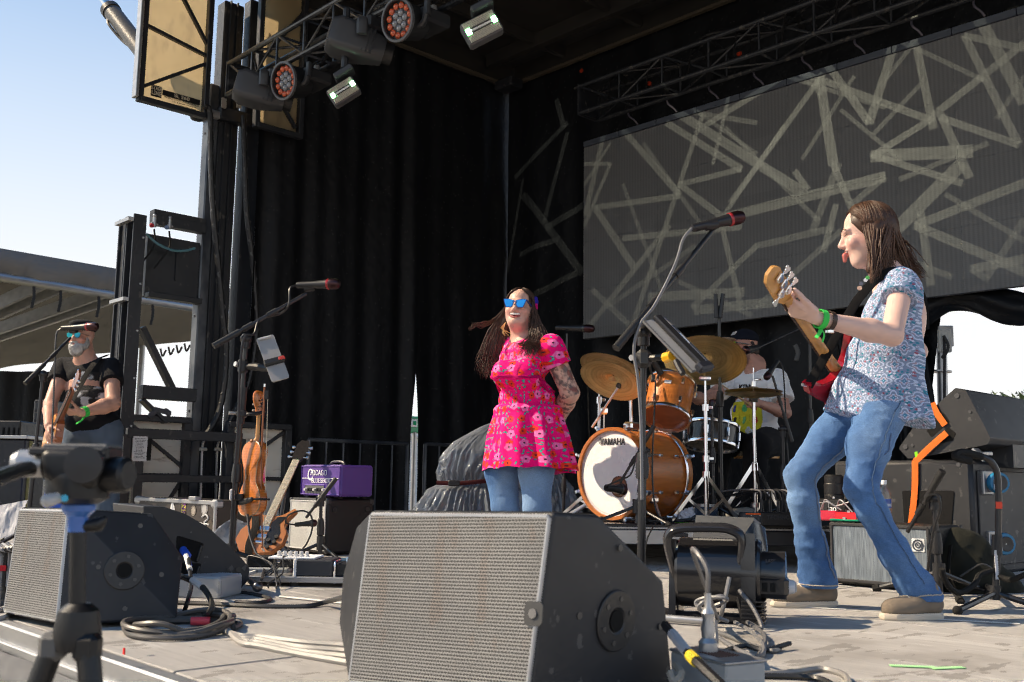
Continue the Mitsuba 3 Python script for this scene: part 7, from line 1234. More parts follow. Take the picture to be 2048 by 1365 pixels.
for s in (1, -1): part(k, 'eyelash', tube(spl([HC + HF[0] * a * s + HF[1] * b + HF[2] * c for a, b, c in ((.022, .088, .002), (.034, .088, -.002), (.046, .080, .002))], 8), .0018, 5), 'matte', (.05, .03, .025)); part(k, 'eyebrow', tube(spl([HC + HF[0] * a * s + HF[1] * b + HF[2] * c for a, b, c in ((.018, .095, .022), (.036, .092, .027), (.052, .082, .022))], 8), .003, 5, flat=.5), 'matte', (.10, .055, .035))
part(k, 'tongue', sdf([C_(tm - HF[1] * .01 + HF[2] * .012, tm + HF[1] * .010 + HF[2] * .006, .010, .010, .01), C_(tm + HF[1] * .010 + HF[2] * .006, tm + HF[1] * .015 - HF[2] * .016, .010, .008, .01)], .003), 'gloss', (.50, .14, .12), True); part(k, 'teeth', bx(HC + HF[1] * .090 - HF[2] * .064, (.026, .008, .007), HF, .002), 'gloss', (.7, .68, .62))
# jeans
def leg(pts, rs): return [C_(a, b, ra, rb, .03) for a, b, ra, rb in zip(pts[:-1], pts[1:], rs[:-1], rs[1:])]
hemL, hemR = LL[-1], RL[-1]; dl, dr_ = unit(LL[-1] - LL[-2]), unit(A([0, 0, -1.]))
jprims = leg(LL, (.100, .077, .054, .049, .049, .058, .068)) + leg(RL, (.102, .078, .056, .053, .053, .064, .076)) + [E_(P(1752, 812, 4.13), (.150, .120, .12), FB_, .04)]
jdisp = lambda X: crumple(.0052, A([5, 5, 15.]), 5)(X) + crumple(.0035, A([20, 20, 30.]), 15, .4)(X) * (1 + 1.6 * np.exp(-((X[..., 2] - .16) / .10) ** 2)) + crumple(.004, A([14, 14, 14.]), 9)(X)
jeans = sdf(jprims, .0068, disp=jdisp, clip=lambda X: np.maximum((X[..., 2] - P(1750, 800, 4.13)[2]) * 1.0, np.where(X[..., 1] < 4.10, .072 + .10 * (X[..., 0] - 1.50) * -.6, .078) - X[..., 2]))
kj = part(k, 'jeans', jeans, 'denim', None, True)
def on_surf(m, pts, off=.003):
    v = np.array(m.vertices); kd = cKDTree(v); n = m.vertex_normals; _, j = kd.query(pts); return v[j] + n[j] * off
side = on_surf(jeans, [p + A([.03, -.12, 0]) for p in spl(LL[:-1], 40)]); part(kj, 'side_seam', tube(side, .0016, 5), 'matte', (.06, .10, .18)); ins = on_surf(jeans, [p + A([.09, -.10, 0]) for p in spl(RL[1:-1], 40)]); part(kj, 'inner_seam', tube(ins, .0026, 5), 'matte', (.17, .20, .26))
for hc_, rr_, nrm in ((LL[-1], .070, dl), (RL[-1], .078, A([0.05, 0, -1.]))):
    q = on_surf(jeans, [A([hc_[0] + rr_ * math.cos(a), hc_[1] + rr_ * math.sin(a), .095]) for a in np.linspace(0, 6.1, 26)], .001); part(kj, 'hem_stitch', tube(q, .0025, 4), 'matte', (.42, .36, .30))
pk = on_surf(jeans, [P(x, y, 3.85) for x, y in ((1812, 862), (1806, 880), (1802, 905), (1790, 915))]); part(kj, 'pocket_stitch', tube(spl(pk, 14), .0025, 4), 'matte', (.10, .14, .24))
for hl, te in ((P(1884, 1218, 3.96), P(1762, 1222, 3.90)), (P(1674, 1200, 4.30), P(1543, 1198, 4.25))): shoe(k, hl, te, .04, (.19, .155, .12), (.55, .49, .40))
# blouse
tor = [E_(P(1797, 592, 4.15), (.180, .092, .12), FB_, .05), E_(P(1783, 650, 4.15), (.180, .118, .14), FB_, .05), E_(P(1770, 715, 4.14), (.180, .150, .15), FB_, .05), E_(P(1758, 790, 4.13), (.19, .180, .15), FB_, .05), E_(P(1752, 850, 4.13), (.20, .212, .15), FB_, .05), C_(LS - Z * .01, RS - Z * .01, .062, .062, .04)]
za, zb_ = P(1642, 822, 4.1)[2], P(1858, 852, 4.1)[2]; xa, xb = P(1642, 822, 4.1)[0], P(1858, 852, 4.1)[0]
bdisp = lambda X: .010 * np.sin(((X @ l) * 26 + 1.3 * np.sin(X[..., 2] * 7))) * np.clip((1.16 - X[..., 2]) * 2.2, 0, 1) + crumple(.006, A([8, 8, 8.]), 3)(X)
arm_ax = unit(LE - LS)
blouse = sdf(tor, .0066, cuts=[C_(NB_ + Z * .02, HC, .066, .066, .01)], disp=bdisp, clip=lambda X: np.maximum((za + (zb_ - za) * (X[..., 0] - xa) / (xb - xa) + .012 * np.sin(X[..., 0] * 40)) - X[..., 2], -1))
def sleeve(par, a, b, r0, r1, end, mat, col=None, h=.0075, seed=1, amp=.004):
    ax = unit(b - a); return part(par, 'sleeve', sdf([C_(a - ax * .0, a + ax * (end + .06), r0, r1, .03)], h, disp=crumple(amp, A([9, 9, 9.]), seed), clip=lambda X: (X - a) @ ax - end), mat, col, True)
kbl = part(k, 'blouse', blouse, 'blouse_print', None, True); sleeve(kbl, LS + Z * .004, LE, .068, .072, .085, 'blouse_print'); sleeve(kbl, RS, RE, .066, .07, .09, 'blouse_print')
part(k, 'armhole_piping', tube(on_surf(blouse, [LS + arm_ax * .083 + (np.cross(arm_ax, Z) * math.cos(a) + Z * math.sin(a)) * .07 for a in np.linspace(0, 6, 20)], .0), .003, 4), 'cloth', (.16, .18, .30))
# hair
cap = sdf([E_(HC + HF[2] * .035 - HF[1] * .022, (.081, .098, .090), HF, .02), C_(HC - HF[1] * .06 + HF[2] * .01, P(1780, 520, 4.17), .075, .06, .04), C_(P(1780, 520, 4.17), P(1822, 552, 4.2), .055, .035, .03), C_(P(1822, 552, 4.2), P(1838, 572, 4.22), .034, .014, .02), C_(HC + HF[0] * .074 - HF[1] * .03, P(1742, 540, 4.06), .022, .020, .03)], .007, cuts=[E_(HC + HF[1] * .095 - HF[2] * .045, (.10, .082, .092), HF, .02)])
kh = part(k, 'hair', cap, 'hair', lambda v: np.tile(A([.050, .024, .014]), (len(v), 1)) * (.6 + .9 * meshkit.fbm(v * A([60, 60, 14.]), 3))[:, None], True)
def tail1(s, a, p, g_):
    if s > 0 and (a < 1.75 and g_.random() < .9 or g_.random() < .6): u_ = g_.random() ** 1.3; e = P(1742 + 92 * u_, 563 - 12 * math.sin(u_ * 3.1) + g_.uniform(-10, 6), 4.0 + .16 * u_) + A([0, g_.normal() * .010, 0]); return [p + (e - p) * .40 + HF[0] * .012, p + (e - p) * .75 + HF[0] * .008 * (1 - u_), e]
    e = P(1834 + g_.normal() * 5, 556 + g_.uniform(-22, 14), 4.2) + A([0, g_.normal() * .035, 0]); m_ = P(1786, 514, 4.16) + HF[0] * (p - HC) @ HF[0] * .7 + g_.normal(size=3) * .014; return [p * .55 + m_ * .45 - HF[1] * .012, m_, (m_ + e) / 2 - Z * .012 + g_.normal(size=3) * .008, e]
m, c_ = hairdo(HC, HF, 760, .0030, (.062, .030, .017), 8, tail1, .002); part(kh, 'strands', m, 'hair', c_, True)
# bass guitar
bpt = nk0 - nd * .42; nb = unit(A([-.42, .80, .3])); L_ = np.linalg.norm(nk1 - nk0) + .42 + .20
bo = [(0, 0), (-.10, .005), (-.165, .07), (-.165, .14), (-.125, .21), (-.13, .27), (-.165, .36), (-.165, .425), (-.135, .445), (-.10, .40), (-.06, .355), (-.035, .345), (.035, .345), (.06, .36), (.10, .41), (.13, .50), (.155, .515), (.17, .46), (.150, .34), (.13, .25), (.15, .17), (.165, .09), (.12, .01)]
hp2 = Polygon([(-.021, 0), (-.034, .02), (-.038, .07), (-.034, .12), (-.040, .165), (-.022, .195), (.010, .198), (.030, .175), (.034, .10), (.036, .04), (.021, 0)]).buffer(-.012).buffer(.014, 6).exterior.coords
kb, gb = guitar('bass_guitar', 'glossy red bass guitar with a honey maple neck held by the bass player', bpt, nk1 + nd * .20, nb, L_, bo, ('gloss', 'maple', 'maple'), ((.30, .006, .018), (.5, .27, .08), (.5, .27, .08)), hp2, .42, .042)
gx, gy, gz = gb(1, 0, 0) - gb(0, 0, 0), gb(0, 1, 0) - gb(0, 0, 0), gb(0, 0, 1) - gb(0, 0, 0); GF = A([gx, gy, gz])
for i, (sx, yy) in enumerate(((-1, .05), (-1, .095), (-1, .14), (1, .075))):
    b_ = gb(sx * .015, L_ - .20 + yy, -.004); tk = part(kb, 'tuner', bx(b_ - gz * .002, (.034, .026, .012), GF, .003), CH); part(tk, 'gear', disc(b_ - gz * .008 + gx * .004, -gz, .011, .005, 14), CH); part(tk, 'shaft', cyl(b_ + gx * sx * .015 - gz * .004, b_ + gx * sx * .028 - gz * .004, .004), CH)
    cl = b_ + gx * sx * .036 - gz * .004; part(tk, 'clover_key', ext(Point(0, 0).buffer(.010).union(Point(.010, .008).buffer(.008)).union(Point(.010, -.008).buffer(.008)).union(Point(-.008, 0).buffer(.006)), cl - gz * .002, gx * sx, gy, .004), 'metal', (.92, .92, .94))
for s in (-1, 1): part(kb, 'pickup', bx(gb(.03 * s, .20 + .02 * s, .025), (.055, .03, .012), GF, .004), 'satin', (.012, .012, .012))
part(kb, 'bridge', bx(gb(0, .06, .026), (.075, .05, .014), GF, .003), CH); part(kb, 'string', cat([tube([gb(x, .06, .034), gb(x, L_ - .2, .03)], .0012, 3) for x in (-.018, -.006, .006, .018)]), CH); part(kb, 'strap_button', cyl(gb(.155, .50, 0), gb(.165, .53, 0), .007), CH)
st = [gb(.155, .50, -.01), P(1700, 625, 4.05), P(1722, 592, 4.03), P(1752, 560, 4.02), P(1790, 541, 4.03), P(1826, 552, 4.14), P(1846, 600, 4.26), P(1850, 660, 4.34)]
ksr = part(kb, 'strap', tube(spl(st, 50), .019, 8, flat=.12, up=A([-.15, -.9, .35])), 'cloth', (.010, .010, .011))
for x, y, c_, r_ in ((1719, 577, (.55, .36, .26), .0095), (1722, 568, (.10, .10, .12), .008), (1731, 561, (.6, .6, .62), .008), (1735, 556, (.10, .40, .08), .008)): part(ksr, 'badge_pin', disc(P(x, y, 4.0), A([-.2, -.95, .2]), r_, .003, 18), 'gloss', c_)
q = LW + (LE - LW) * .05; ax_ = unit(LE - LW); wb = solo('wristband', cat([lathe([(.034, -.012), (.037, -.012), (.037, .012), (.034, .012), (.034, -.012)], q, ax_, 24)]), 'cloth', 'bright green cloth wristband on the fretting arm of the bass player', 'wristband', (.06, .55, .10)); part(wb, 'loose_end', tube(spl([q - Z * .034, q - Z * .055 + A([-.01, -.01, 0]), q - Z * .072 + A([-.024, -.01, 0])], 8), .009, 6, flat=.2), 'cloth', (.06, .55, .10)); part(wb, 'loose_end', tube(spl([q - Z * .034, q - Z * .06 + A([.008, -.01, 0]), q - Z * .088 + A([.0, -.01, 0])], 8), .006, 6, flat=.2), 'cloth', (.06, .55, .10))
q = LW + (LE - LW) * .16; wt = solo('wristwatch', lathe([(.035, -.009), (.038, -.009), (.038, .009), (.035, .009), (.035, -.009)], q, ax_, 24), 'satin', 'wristwatch with a dark leather band beside the green wristband', 'watch', (.045, .025, .018)); part(wt, 'case', cyl(q - Z * .036, q - Z * .046, .017, n=18), CH)

# --- the singer ---
k = thing('person', 'singer in a bright pink flowered dress and blue mirrored sunglasses, laughing, arms behind her back', 'person')
f = unit(A([-.62, -.78, 0])); l = np.cross(Z, f); FD = A([l, f, Z]); HF = hframe(A([-.26, -.95, .12]), -.06); HC = P(1039, 617, 6.12); NB_ = P(1050, 690, 6.17)
LS, LE, LW = P(1102, 697, 5.99), P(1140, 786, 6.02), P(1112, 850, 6.30); RS, RE, RW_ = P(1003, 695, 6.33), P(1018, 790, 6.5), P(1085, 850, 6.40)
def tattoo(v, col):
    ax = unit(LE - LS); a = unit(LW - LE); t = (v - LS) @ ax; d = np.linalg.norm(v - LS - ax * t[:, None], axis=1); inarm = ((d < .085) & (t > .10) & (t < .31) & (v[:, 0] > LS[0] - .03) | (np.linalg.norm(v - (LE * .6 + LW * .4), axis=1) < .12)) & (v[:, 0] > .21)
    n_ = meshkit.fbm(v * A([34, 34, 26.]), 3, 4); r_ = np.abs(meshkit.fbm(v * A([22, 22, 19.]), 3, 9) - .5); ink = np.clip((n_ - .47) * 7, 0, 1) * .8 + np.clip((.045 - r_) * 26, 0, 1) * .8; ink = np.clip(ink, 0, .88) * inarm; redp = inarm & (meshkit.fbm(v * 30, 2, 31) > .66)
    col = col * (1 - ink[:, None]) + A([.045, .05, .06]) * ink[:, None]; col[redp] = col[redp] * .5 + A([.3, .05, .03]) * .5; return col
body = head_prims(HC, HF, NB_, 1.03, 1.22) + [E_(HC + HF[1] * .074 - HF[2] * .106, (.027, .020, .020), HF, .014)] + [C_(NB_, (LS + RS) / 2, .065, .09, .05), C_(LS, RS, .06, .06, .05), E_(P(1048, 740, 6.12), (.14, .10, .17), FD, .05), E_(P(1056, 840, 6.12), (.15, .13, .15), FD, .05)] + arm(LS, LE, LW, (.064, .056, .056, .034)) + arm(RS, RE, RW_, (.06, .052, .052, .032)) + hand(LW, A([-.8, .2, -.2]), A([-.1, 1, .1]), Z) + hand(RW_, A([.8, .0, -.2]), A([.1, 1, .1]), Z)
LG = [P(1082, 860, 6.05), P(1072, 945, 6.02), P(1074, 1015, 6.0), P(1082, 1060, 6.02), P(1092, 1120, 6.08)]; RG = [P(1018, 860, 6.2), P(1004, 945, 6.18), P(1010, 1015, 6.16), P(1014, 1060, 6.18), P(1020, 1112, 6.24)]
body += leg(LG, (.10, .09, .065, .06, .04)) + leg(RG, (.10, .09, .065, .06, .04))
mo = HC + HF[1] * .094 - HF[2] * .068
part(k, 'body', sdf(body, .0078, cuts=eye_cuts(HC, HF) + [E_(mo, (.037, .024, .017), HF, .005)]), 'skin', skin(A([.60, .36, .285]), HC, HF, 1.0, tattoo), True)
part(k, 'teeth', tube([mo + HF[0] * a - HF[1] * (.004 + abs(a) * .30) + HF[2] * (.006 + abs(a) * .10) for a in (-.028, -.014, 0, .014, .028)], .0065, 8), 'gloss', (.85, .83, .78)); part(k, 'mouth_inside', E2(mo - HF[1] * .012, (.030, .008, .013), HF), 'matte', (.10, .015, .015)); part(k, 'lower_lip', tube(spl([mo + HF[0] * a + HF[1] * (.004 - abs(a) * .45) + HF[2] * (-.0145 + abs(a) * .38) for a in (-.034, -.018, 0, .018, .034)], 16), .0042, 6), 'skin', (.42, .10, .11))
leggings = sdf(leg(LG, (.112, .100, .078, .070, .052)) + leg(RG, (.112, .100, .078, .070, .052)), .009, disp=crumple(.003, A([12, 12, 30.]), 8)); part(k, 'leggings', leggings, 'denim', None, True)
for g1 in (LG, RG): h_ = g1[-1] * A([1, 1, 0]); shoe(k, h_ + A([.05, .06, 0]), h_ + A([-.12, -.15, 0]), .04, (.05, .05, .05), (.5, .5, .5))
dr_p = [E_(P(1052, 722, 6.12), (.185, .125, .13), FD, .06), E_(P(1012, 748, 6.00), (.088, .088, .085), FD, .05), E_(P(1050, 750, 5.94), (.088, .088, .085), FD, .05), E_(P(1054, 800, 6.11), (.178, .158, .14), FD, .06), E_(P(1056, 835, 6.11), (.19, .17, .08), FD, .05), C_(LS - Z * .005, RS, .070, .070, .05)]
aL = unit(LE - LS)
bod = sdf(dr_p, .0085, cuts=[C_(NB_ + f * .02 + Z * .0, HC - Z * .05, .07, .07, .02)], disp=crumple(.004, A([9, 9, 9.]), 6))
kd_ = part(k, 'dress', bod, 'floral', None, True); slm = sleeve(kd_, LS + Z * .006, LE, .080, .082, .118, 'floral'); sleeve(kd_, RS, RE, .078, .08, .11, 'floral')
w0, w1 = P(1056, 812, 6.11), P(1063, 942, 6.11); rs_ = .192
def skirt_(s, t):
    a = s * 2 * math.pi; R_ = rs_ + .090 * t ** .8 + .012 * np.exp(-((t - .06) / .05) ** 2); w = (np.sin(a * 9 + 2.5 * np.sin(a * 2) + t * .8) * .018 + np.sin(a * 17 + 1 + 2 * np.sin(a * 3)) * .007) * np.clip(t * 2.2, 0, 1); z = w0[2] + (w1[2] - w0[2] + .005 * np.sin(a * 9 + 1) + .02 * np.cos(a - 1)) * t
    c = w0[None] * (1 - t[:, None]) + w1[None] * t[:, None]; d = np.cos(a)[:, None] * l + np.sin(a)[:, None] * f * .93; p = c + d * (R_ + w)[:, None]; p[:, 2] = z; return p
part(kd_, 'skirt', grid(skirt_, 220, 40), 'floral', None, True)
wr = on_surf(bod, [P(1056, 766, 6.11) + (l * math.cos(a) + f * math.sin(a)) * .3 - Z * .0 for a in np.linspace(0, 6.283, 60)], .0); part(kd_, 'lace_band', tube(wr, .010, 5, closed=True), 'cloth', (.42, .0, .10)); pl_ = on_surf(bod, [P(x, y, 5.8) for x, y in ((1026, 692), (1019, 712), (1012, 735), (1006, 765))], .001); part(kd_, 'lace_placket', tube(spl(pl_, 20), .018, 6, flat=.3, up=f), 'cloth', (.60, .01, .15))
slv = [LS + aL * .113 + (np.cross(aL, Z) * math.cos(a) + np.cross(aL, np.cross(aL, Z)) * math.sin(a)) * .0815 for a in np.linspace(0, 6.2832, 24)]; part(kd_, 'sleeve_hem', tube(slv, .004, 5, closed=True), 'cloth', (.70, .003, .15))
hair0 = sdf([E_(HC + HF[2] * .036 - HF[1] * .024, (.083, .098, .090), HF, .02), C_(HC - HF[1] * .05 + HF[0] * -.06, P(990, 690, 6.27), .045, .035, .04), C_(P(990, 690, 6.27), P(979, 730, 6.25), .032, .015, .03), C_(HC - HF[1] * .04 + HF[0] * .07, P(1070, 685, 6.05), .03, .018, .03), C_(HC - HF[1] * .06, NB_ - f * .06, .08, .09, .04)], .008, cuts=[E_(HC + HF[1] * .095 - HF[2] * .060, (.068, .070, .108), HF, .02), C_(HC + HF[1] * .06 - HF[2] * .12, NB_ + f * .12 - Z * .02, .048, .06, .02)])
HC2 = HC
kh = part(k, 'hair', hair0, 'hair', lambda v: np.tile(A([.040, .022, .016]), (len(v), 1)) * (.6 + .9 * meshkit.fbm(v * A([40, 40, 16.]), 3))[:, None], True)
def tail2(s, a, p, g_):
    if s > 0:
        b_ = g_.normal(); e = P(1058 + b_ * 13, 706 + g_.uniform(-26, 12), 5.93) + A([0, g_.normal() * .015, 0]); return [P(1073 + b_ * 5, 650, 6.03), P(1076 + b_ * 7, 672, 5.99), P(1068 + b_ * 11, 690, 5.95), e]
    if g_.random() < .07: return [P(990, 640, 6.2), P(966, 650 + g_.normal() * 2, 6.12), P(948, 650 + g_.normal() * 2, 6.08), P(934 + g_.uniform(0, 14), 660, 6.05)]
    b_ = g_.normal(); e = P(974 + b_ * 9, 745 + g_.uniform(-40, 16), 6.22) + A([0, g_.normal() * .03, 0]); return [P(1003 + b_ * 5, 645, 6.2), P(991 + b_ * 8, 680, 6.21), P(981 + b_ * 9, 715, 6.21), e]
m, c_ = hairdo(HC, HF, 720, .0033, (.050, .028, .020), 18, tail2, .011, 1.25, 20); part(kh, 'strands', m, 'hair', c_, True)
part(k, 'hair_ribbon', rough(sdf([E_(HC + HF[0] * .086 + HF[2] * .055 - HF[1] * .03, (.018, .03, .03), HF, .01), E_(HC + HF[0] * .092 + HF[2] * .015 - HF[1] * .03, (.014, .026, .028), HF, .01)], .006), .006, 40), 'cloth', lambda v: np.where(((v - HC) @ HF[2] > .035)[:, None], A([[.03, .02, .30]]), A([[.50, .01, .16]])), True)
sg = solo('sunglasses', ext(rrect(.030, .006, .002), HC + HF[1] * .112 + HF[2] * .006, HF[0], HF[2], .004), 'gloss', 'blue mirrored cat eye sunglasses worn by the singer in pink', 'sunglasses', (.01, .03, .20))
for s in (1, -1):
    ol_ = [(s * x, y) for x, y in ((.006, .016), (.040, .024), (.071, .024), (.064, .002), (.052, -.026), (.022, -.026), (.012, -.014))]; o_ = HC + HF[1] * .108 - HF[2] * .0
    part(sg, 'lens', ext(Polygon(ol_).buffer(-.002), o_ + HF[1] * .003, HF[0], HF[2], .004) if True else 0, 'mirror_blue'); part(sg, 'rim', tube([o_ + HF[0] * x + HF[2] * y + HF[1] * .003 for x, y in ol_], .0024, 5, closed=True), 'gloss', (.02, .08, .38)); part(sg, 'temple', beam(o_ + HF[0] * s * .070 + HF[2] * .02, HC + HF[0] * s * .084 + HF[2] * .004 - HF[1] * .01, .004, .010, HF[0]), 'gloss', (.01, .03, .2))
for s in (1, -1):
    q = HC + HF[0] * s * .083 - HF[2] * .050; er = solo('earring', tube([q, q - Z * .022 + HF[0] * .008 * s, q - Z * .045, q - Z * .022 - HF[0] * .008], .0022, 5, closed=True), 'metal', 'long gold fringe earring of the singer, ' + ('on the right side of the picture' if s > 0 else 'on the side of her loose hair'), 'earring', (.75, .52, .26))
    part(er, 'fringe', cat([tube([q - Z * .042, q - Z * .075 + HF[0] * (.004 * j) * s * 1. - HF[0] * .01, q - Z * (.11 + .008 * (j % 3)) + HF[0] * (.009 * j) * 1. - HF[0] * .02], .0018, 4) for j in range(7)]), 'metal', (.75, .52, .26))

# --- the guitar player at the left ---
k = thing('person', 'bearded man in a black cap, teal sunglasses and a black shirt playing guitar', 'person')
f = unit(A([-.30, -.95, 0])); l = np.cross(Z, f); FD = A([l, f, Z]); HF = hframe(A([-.22, -.97, .02])); HC = P(164, 674, 8.05); NB_ = P(170, 718, 8.08)
LS, LE, LW = P(222, 736, 8.05), P(226, 808, 7.84), P(163, 826, 7.62); RS, RE, RW_ = P(128, 734, 8.18), P(101, 808, 7.95), P(97, 852, 7.66)
n0, n1 = P(122, 842, 7.62), P(150, 776, 7.40)
body = head_prims(HC, HF, NB_, 1.05, 1.15, 1.2) + [C_(NB_, (LS + RS) / 2, .07, .09, .05), C_(LS, RS, .07, .07, .05), E_(P(178, 780, 8.1), (.19, .14, .2), FD, .06), E_(P(182, 850, 8.08), (.19, .16, .18), FD, .06)] + arm(LS, LE, LW, (.066, .055, .058, .033)) + arm(RS, RE, RW_, (.062, .05, .052, .032))
body += hand(LW, unit(P(128, 824, 7.56) - LW), A([-.2, .3, 1.]), A([.3, -.8, .5]), (.7, .9, .7), .05, (.6, .6, .3, .4), 1.08) + hand(RW_, unit(P(95, 884, 7.58) - RW_), A([.5, .8, -.2]), A([.5, -.5, .3]), (.35, .5, .4), .10, (.6, .6, .3, .3), 1.08)
part(k, 'body', sdf(body, .0085, cuts=eye_cuts(HC, HF, 1.05)), 'skin', skin(A([.50, .275, .20]), HC, HF, 1.05), True)
bp = [E_(HC + HF[1] * .050 - HF[2] * .088, (.072, .055, .040), HF, .03), E_(HC + HF[1] * .055 - HF[2] * .125, (.055, .045, .045), HF, .03), E_(HC + HF[0] * .062 - HF[2] * .055 + HF[1] * .02, (.02, .03, .05), HF, .02), E_(HC - HF[0] * .062 - HF[2] * .055 + HF[1] * .02, (.02, .03, .05), HF, .02), E_(HC + HF[1] * .095 - HF[2] * .058, (.035, .014, .010), HF, .01)]
part(k, 'beard', rough(sdf(bp, .006, cuts=[E_(HC + HF[1] * .112 - HF[2] * .075, (.024, .016, .007), HF, .006)]), .005, 70, 3), 'hair', lambda v: (.06 + .55 * meshkit.fbm(v * A([60, 60, 26.]), 3))[:, None] * A([[1, .97, .93]]), True)
cp = [E_(HC + HF[2] * .072 - HF[1] * .012, (.093, .112, .050), HF, .03), E_(HC + HF[2] * .100 - HF[1] * .005, (.10, .115, .035), HF, .03)]
cap_ = solo('flat_cap', rough(sdf(cp, .007, clip=lambda X: (HC + HF[2] * .044 - X) @ HF[2]), .004, 26), 'cloth', 'black cap worn by the bearded guitar player', 'cap', (.012, .0125, .015), True); part(cap_, 'brim', sdf([E_(HC + HF[2] * .048 + HF[1] * .085, (.080, .055, .010), HF, .01)], .005), 'cloth', (.012, .0125, .015), True)
sg = solo('sunglasses', tube([HC + HF[1] * .112 + HF[0] * a * .012 + HF[2] * (.012 - abs(a) * .002) for a in (-1, 0, 1)], .003, 5), 'metal', 'teal mirrored aviator sunglasses of the bearded guitar player', 'sunglasses', (.5, .45, .35))
for s in (1, -1):
    ol_ = [(s * x, y) for x, y in ((.010, .014), (.045, .017), (.060, .008), (.056, -.012), (.040, -.024), (.020, -.020), (.011, -.004))]; o_ = HC + HF[1] * .104; part(sg, 'lens', ext(Polygon(ol_).buffer(.001), o_, HF[0], HF[2], .004), 'mirror_teal'); part(sg, 'temple', beam(o_ + HF[0] * s * .060 + HF[2] * .012, HC + HF[0] * s * .085 + HF[2] * .0, .003, .005, HF[0]), 'metal', (.3, .27, .2))
tee = sdf([E_(P(178, 752, 8.11), (.215, .135, .11), FD, .06), E_(P(180, 800, 8.09), (.215, .165, .14), FD, .06), E_(P(186, 848, 8.08), (.225, .185, .13), FD, .06), C_(LS, RS, .078, .078, .05)], .0095, cuts=[C_(NB_ + f * .03, HC, .07, .07, .01)], disp=crumple(.007, A([7, 7, 7.]), 12), clip=lambda X: np.maximum(P(190, 866, 8.0)[2] + .01 * np.sin(X[..., 0] * 30) - X[..., 2], -1))
kt = part(k, 'shirt', tee, 'cloth', (.010, .0105, .013), True); sleeve(kt, LS - Z * .005, LE, .086, .092, .165, 'cloth', (.010, .0105, .013), .0095, 3, .006); sleeve(kt, RS - Z * .005, RE, .084, .09, .16, 'cloth', (.010, .0105, .013), .0095, 4, .006)
o_ = P(150, 778, 7.8); pgr = grid(lambda s, t: o_ + l * (.125 - .25 * s[:, None]) + Z * (.15 - .30 * t[:, None]), 70, 80); pw = wrap(pgr, tee, o_, l, Z, f, .003)
def pcol(v): q = np.stack([(v - o_) @ l, v[:, 2] * 0, v[:, 2]], 1); a = meshkit.fbm(q * 17, 3, 5); return np.where((a > .52)[:, None], A([[.40, .41, .43]]), np.where((a > .44)[:, None], A([[.13, .13, .14]]), A([[.015, .015, .017]])))
part(kt, 'print', pw, 'matte', pcol(np.array(pgr.vertices)), True)
jl = [P(160, 862, 8.12), P(155, 960, 8.1), P(150, 1070, 8.1)]; jr_ = [P(212, 862, 8.05), P(212, 960, 8.02), P(214, 1072, 8.02)]
part(k, 'jeans', sdf(leg(jl, (.13, .10, .085)) + leg(jr_, (.13, .10, .085)) + [E_(P(186, 868, 8.08), (.20, .16, .12), FD, .05)], .011, disp=crumple(.005, A([9, 9, 20.]), 4), clip=lambda X: .06 - X[..., 2]), 'cloth', lambda v: A([[.085, .115, .16]]) * (.6 + .8 * meshkit.fbm(v * A([13, 13, 6.]), 3))[:, None], True)
for h_ in (jl[-1], jr_[-1]): shoe(k, h_ * A([1, 1, 0]) + A([.02, .08, 0]), h_ * A([1, 1, 0]) + A([-.05, -.19, 0]), .04, (.06, .05, .04), (.4, .4, .4))
nd = unit(n1 - n0); lpo = [(0, 0), (-.10, .01), (-.165, .09), (-.15, .18), (-.11, .24), (-.125, .32), (-.09, .40), (-.03, .42), (.03, .42), (.08, .38), (.11, .36), (.13, .33), (.115, .26), (.15, .18), (.165, .09), (.10, .01)]
kg, gg = guitar('electric_guitar', 'amber topped electric guitar seen edge on, held by the bearded man', n0 - nd * .42, n1 + nd * .18, A([-.75, -.60, .1]), np.linalg.norm(n1 - n0) + .60, lpo, ('gloss', 'gloss', 'gloss'), ((.28, .075, .022), (.20, .06, .025), (.16, .05, .02)), hp_, .42, .055)
L2_ = np.linalg.norm(n1 - n0) + .42; gx, gy, gz = gg(1, 0, 0) - gg(0, 0, 0), gg(0, 1, 0) - gg(0, 0, 0), gg(0, 0, 1) - gg(0, 0, 0)
part(kg, 'maple_top', ext(Polygon(lpo).buffer(-.006), gg(0, 0, .028), gx, gy, .003), 'gloss', (.50, .22, .05))
for i in range(3):
    for s in (-1, 1): part(kg, 'tuner', cat([cyl(gg(s * .02, L2_ + .035 + .045 * i, .008), gg(s * .062, L2_ + .035 + .045 * i, .008), .008, .010, 8)]), CH)
part(kg, 'strap', tube(spl([gg(-.05, .42, -.02), P(160, 772, 7.85), P(182, 735, 7.9), P(200, 716, 8.0), P(214, 712, 8.15)], 30), .026, 8, flat=.1, up=A([-.2, -.9, .3])), 'cloth', (.01, .01, .011)); part(kg, 'pickup', bx(gg(0, .20, .032), (.07, .035, .012), A([gx, gy, gz]), .003), CH)
q = LW + (LE - LW) * .10; wb = solo('wristband', lathe([(.036, -.016), (.041, -.016), (.041, .016), (.036, .016), (.036, -.016)], q, unit(LE - LW), 24), 'cloth', 'bright green cloth wristband on the arm of the bearded guitar player', 'wristband', (.05, .50, .08)); part(wb, 'loose_end', tube(spl([q - Z * .04, q - Z * .07 + A([-.015, -.02, 0]), q - Z * .09 + A([-.05, -.02, 0])], 8), .013, 6, flat=.2), 'cloth', (.05, .50, .08))

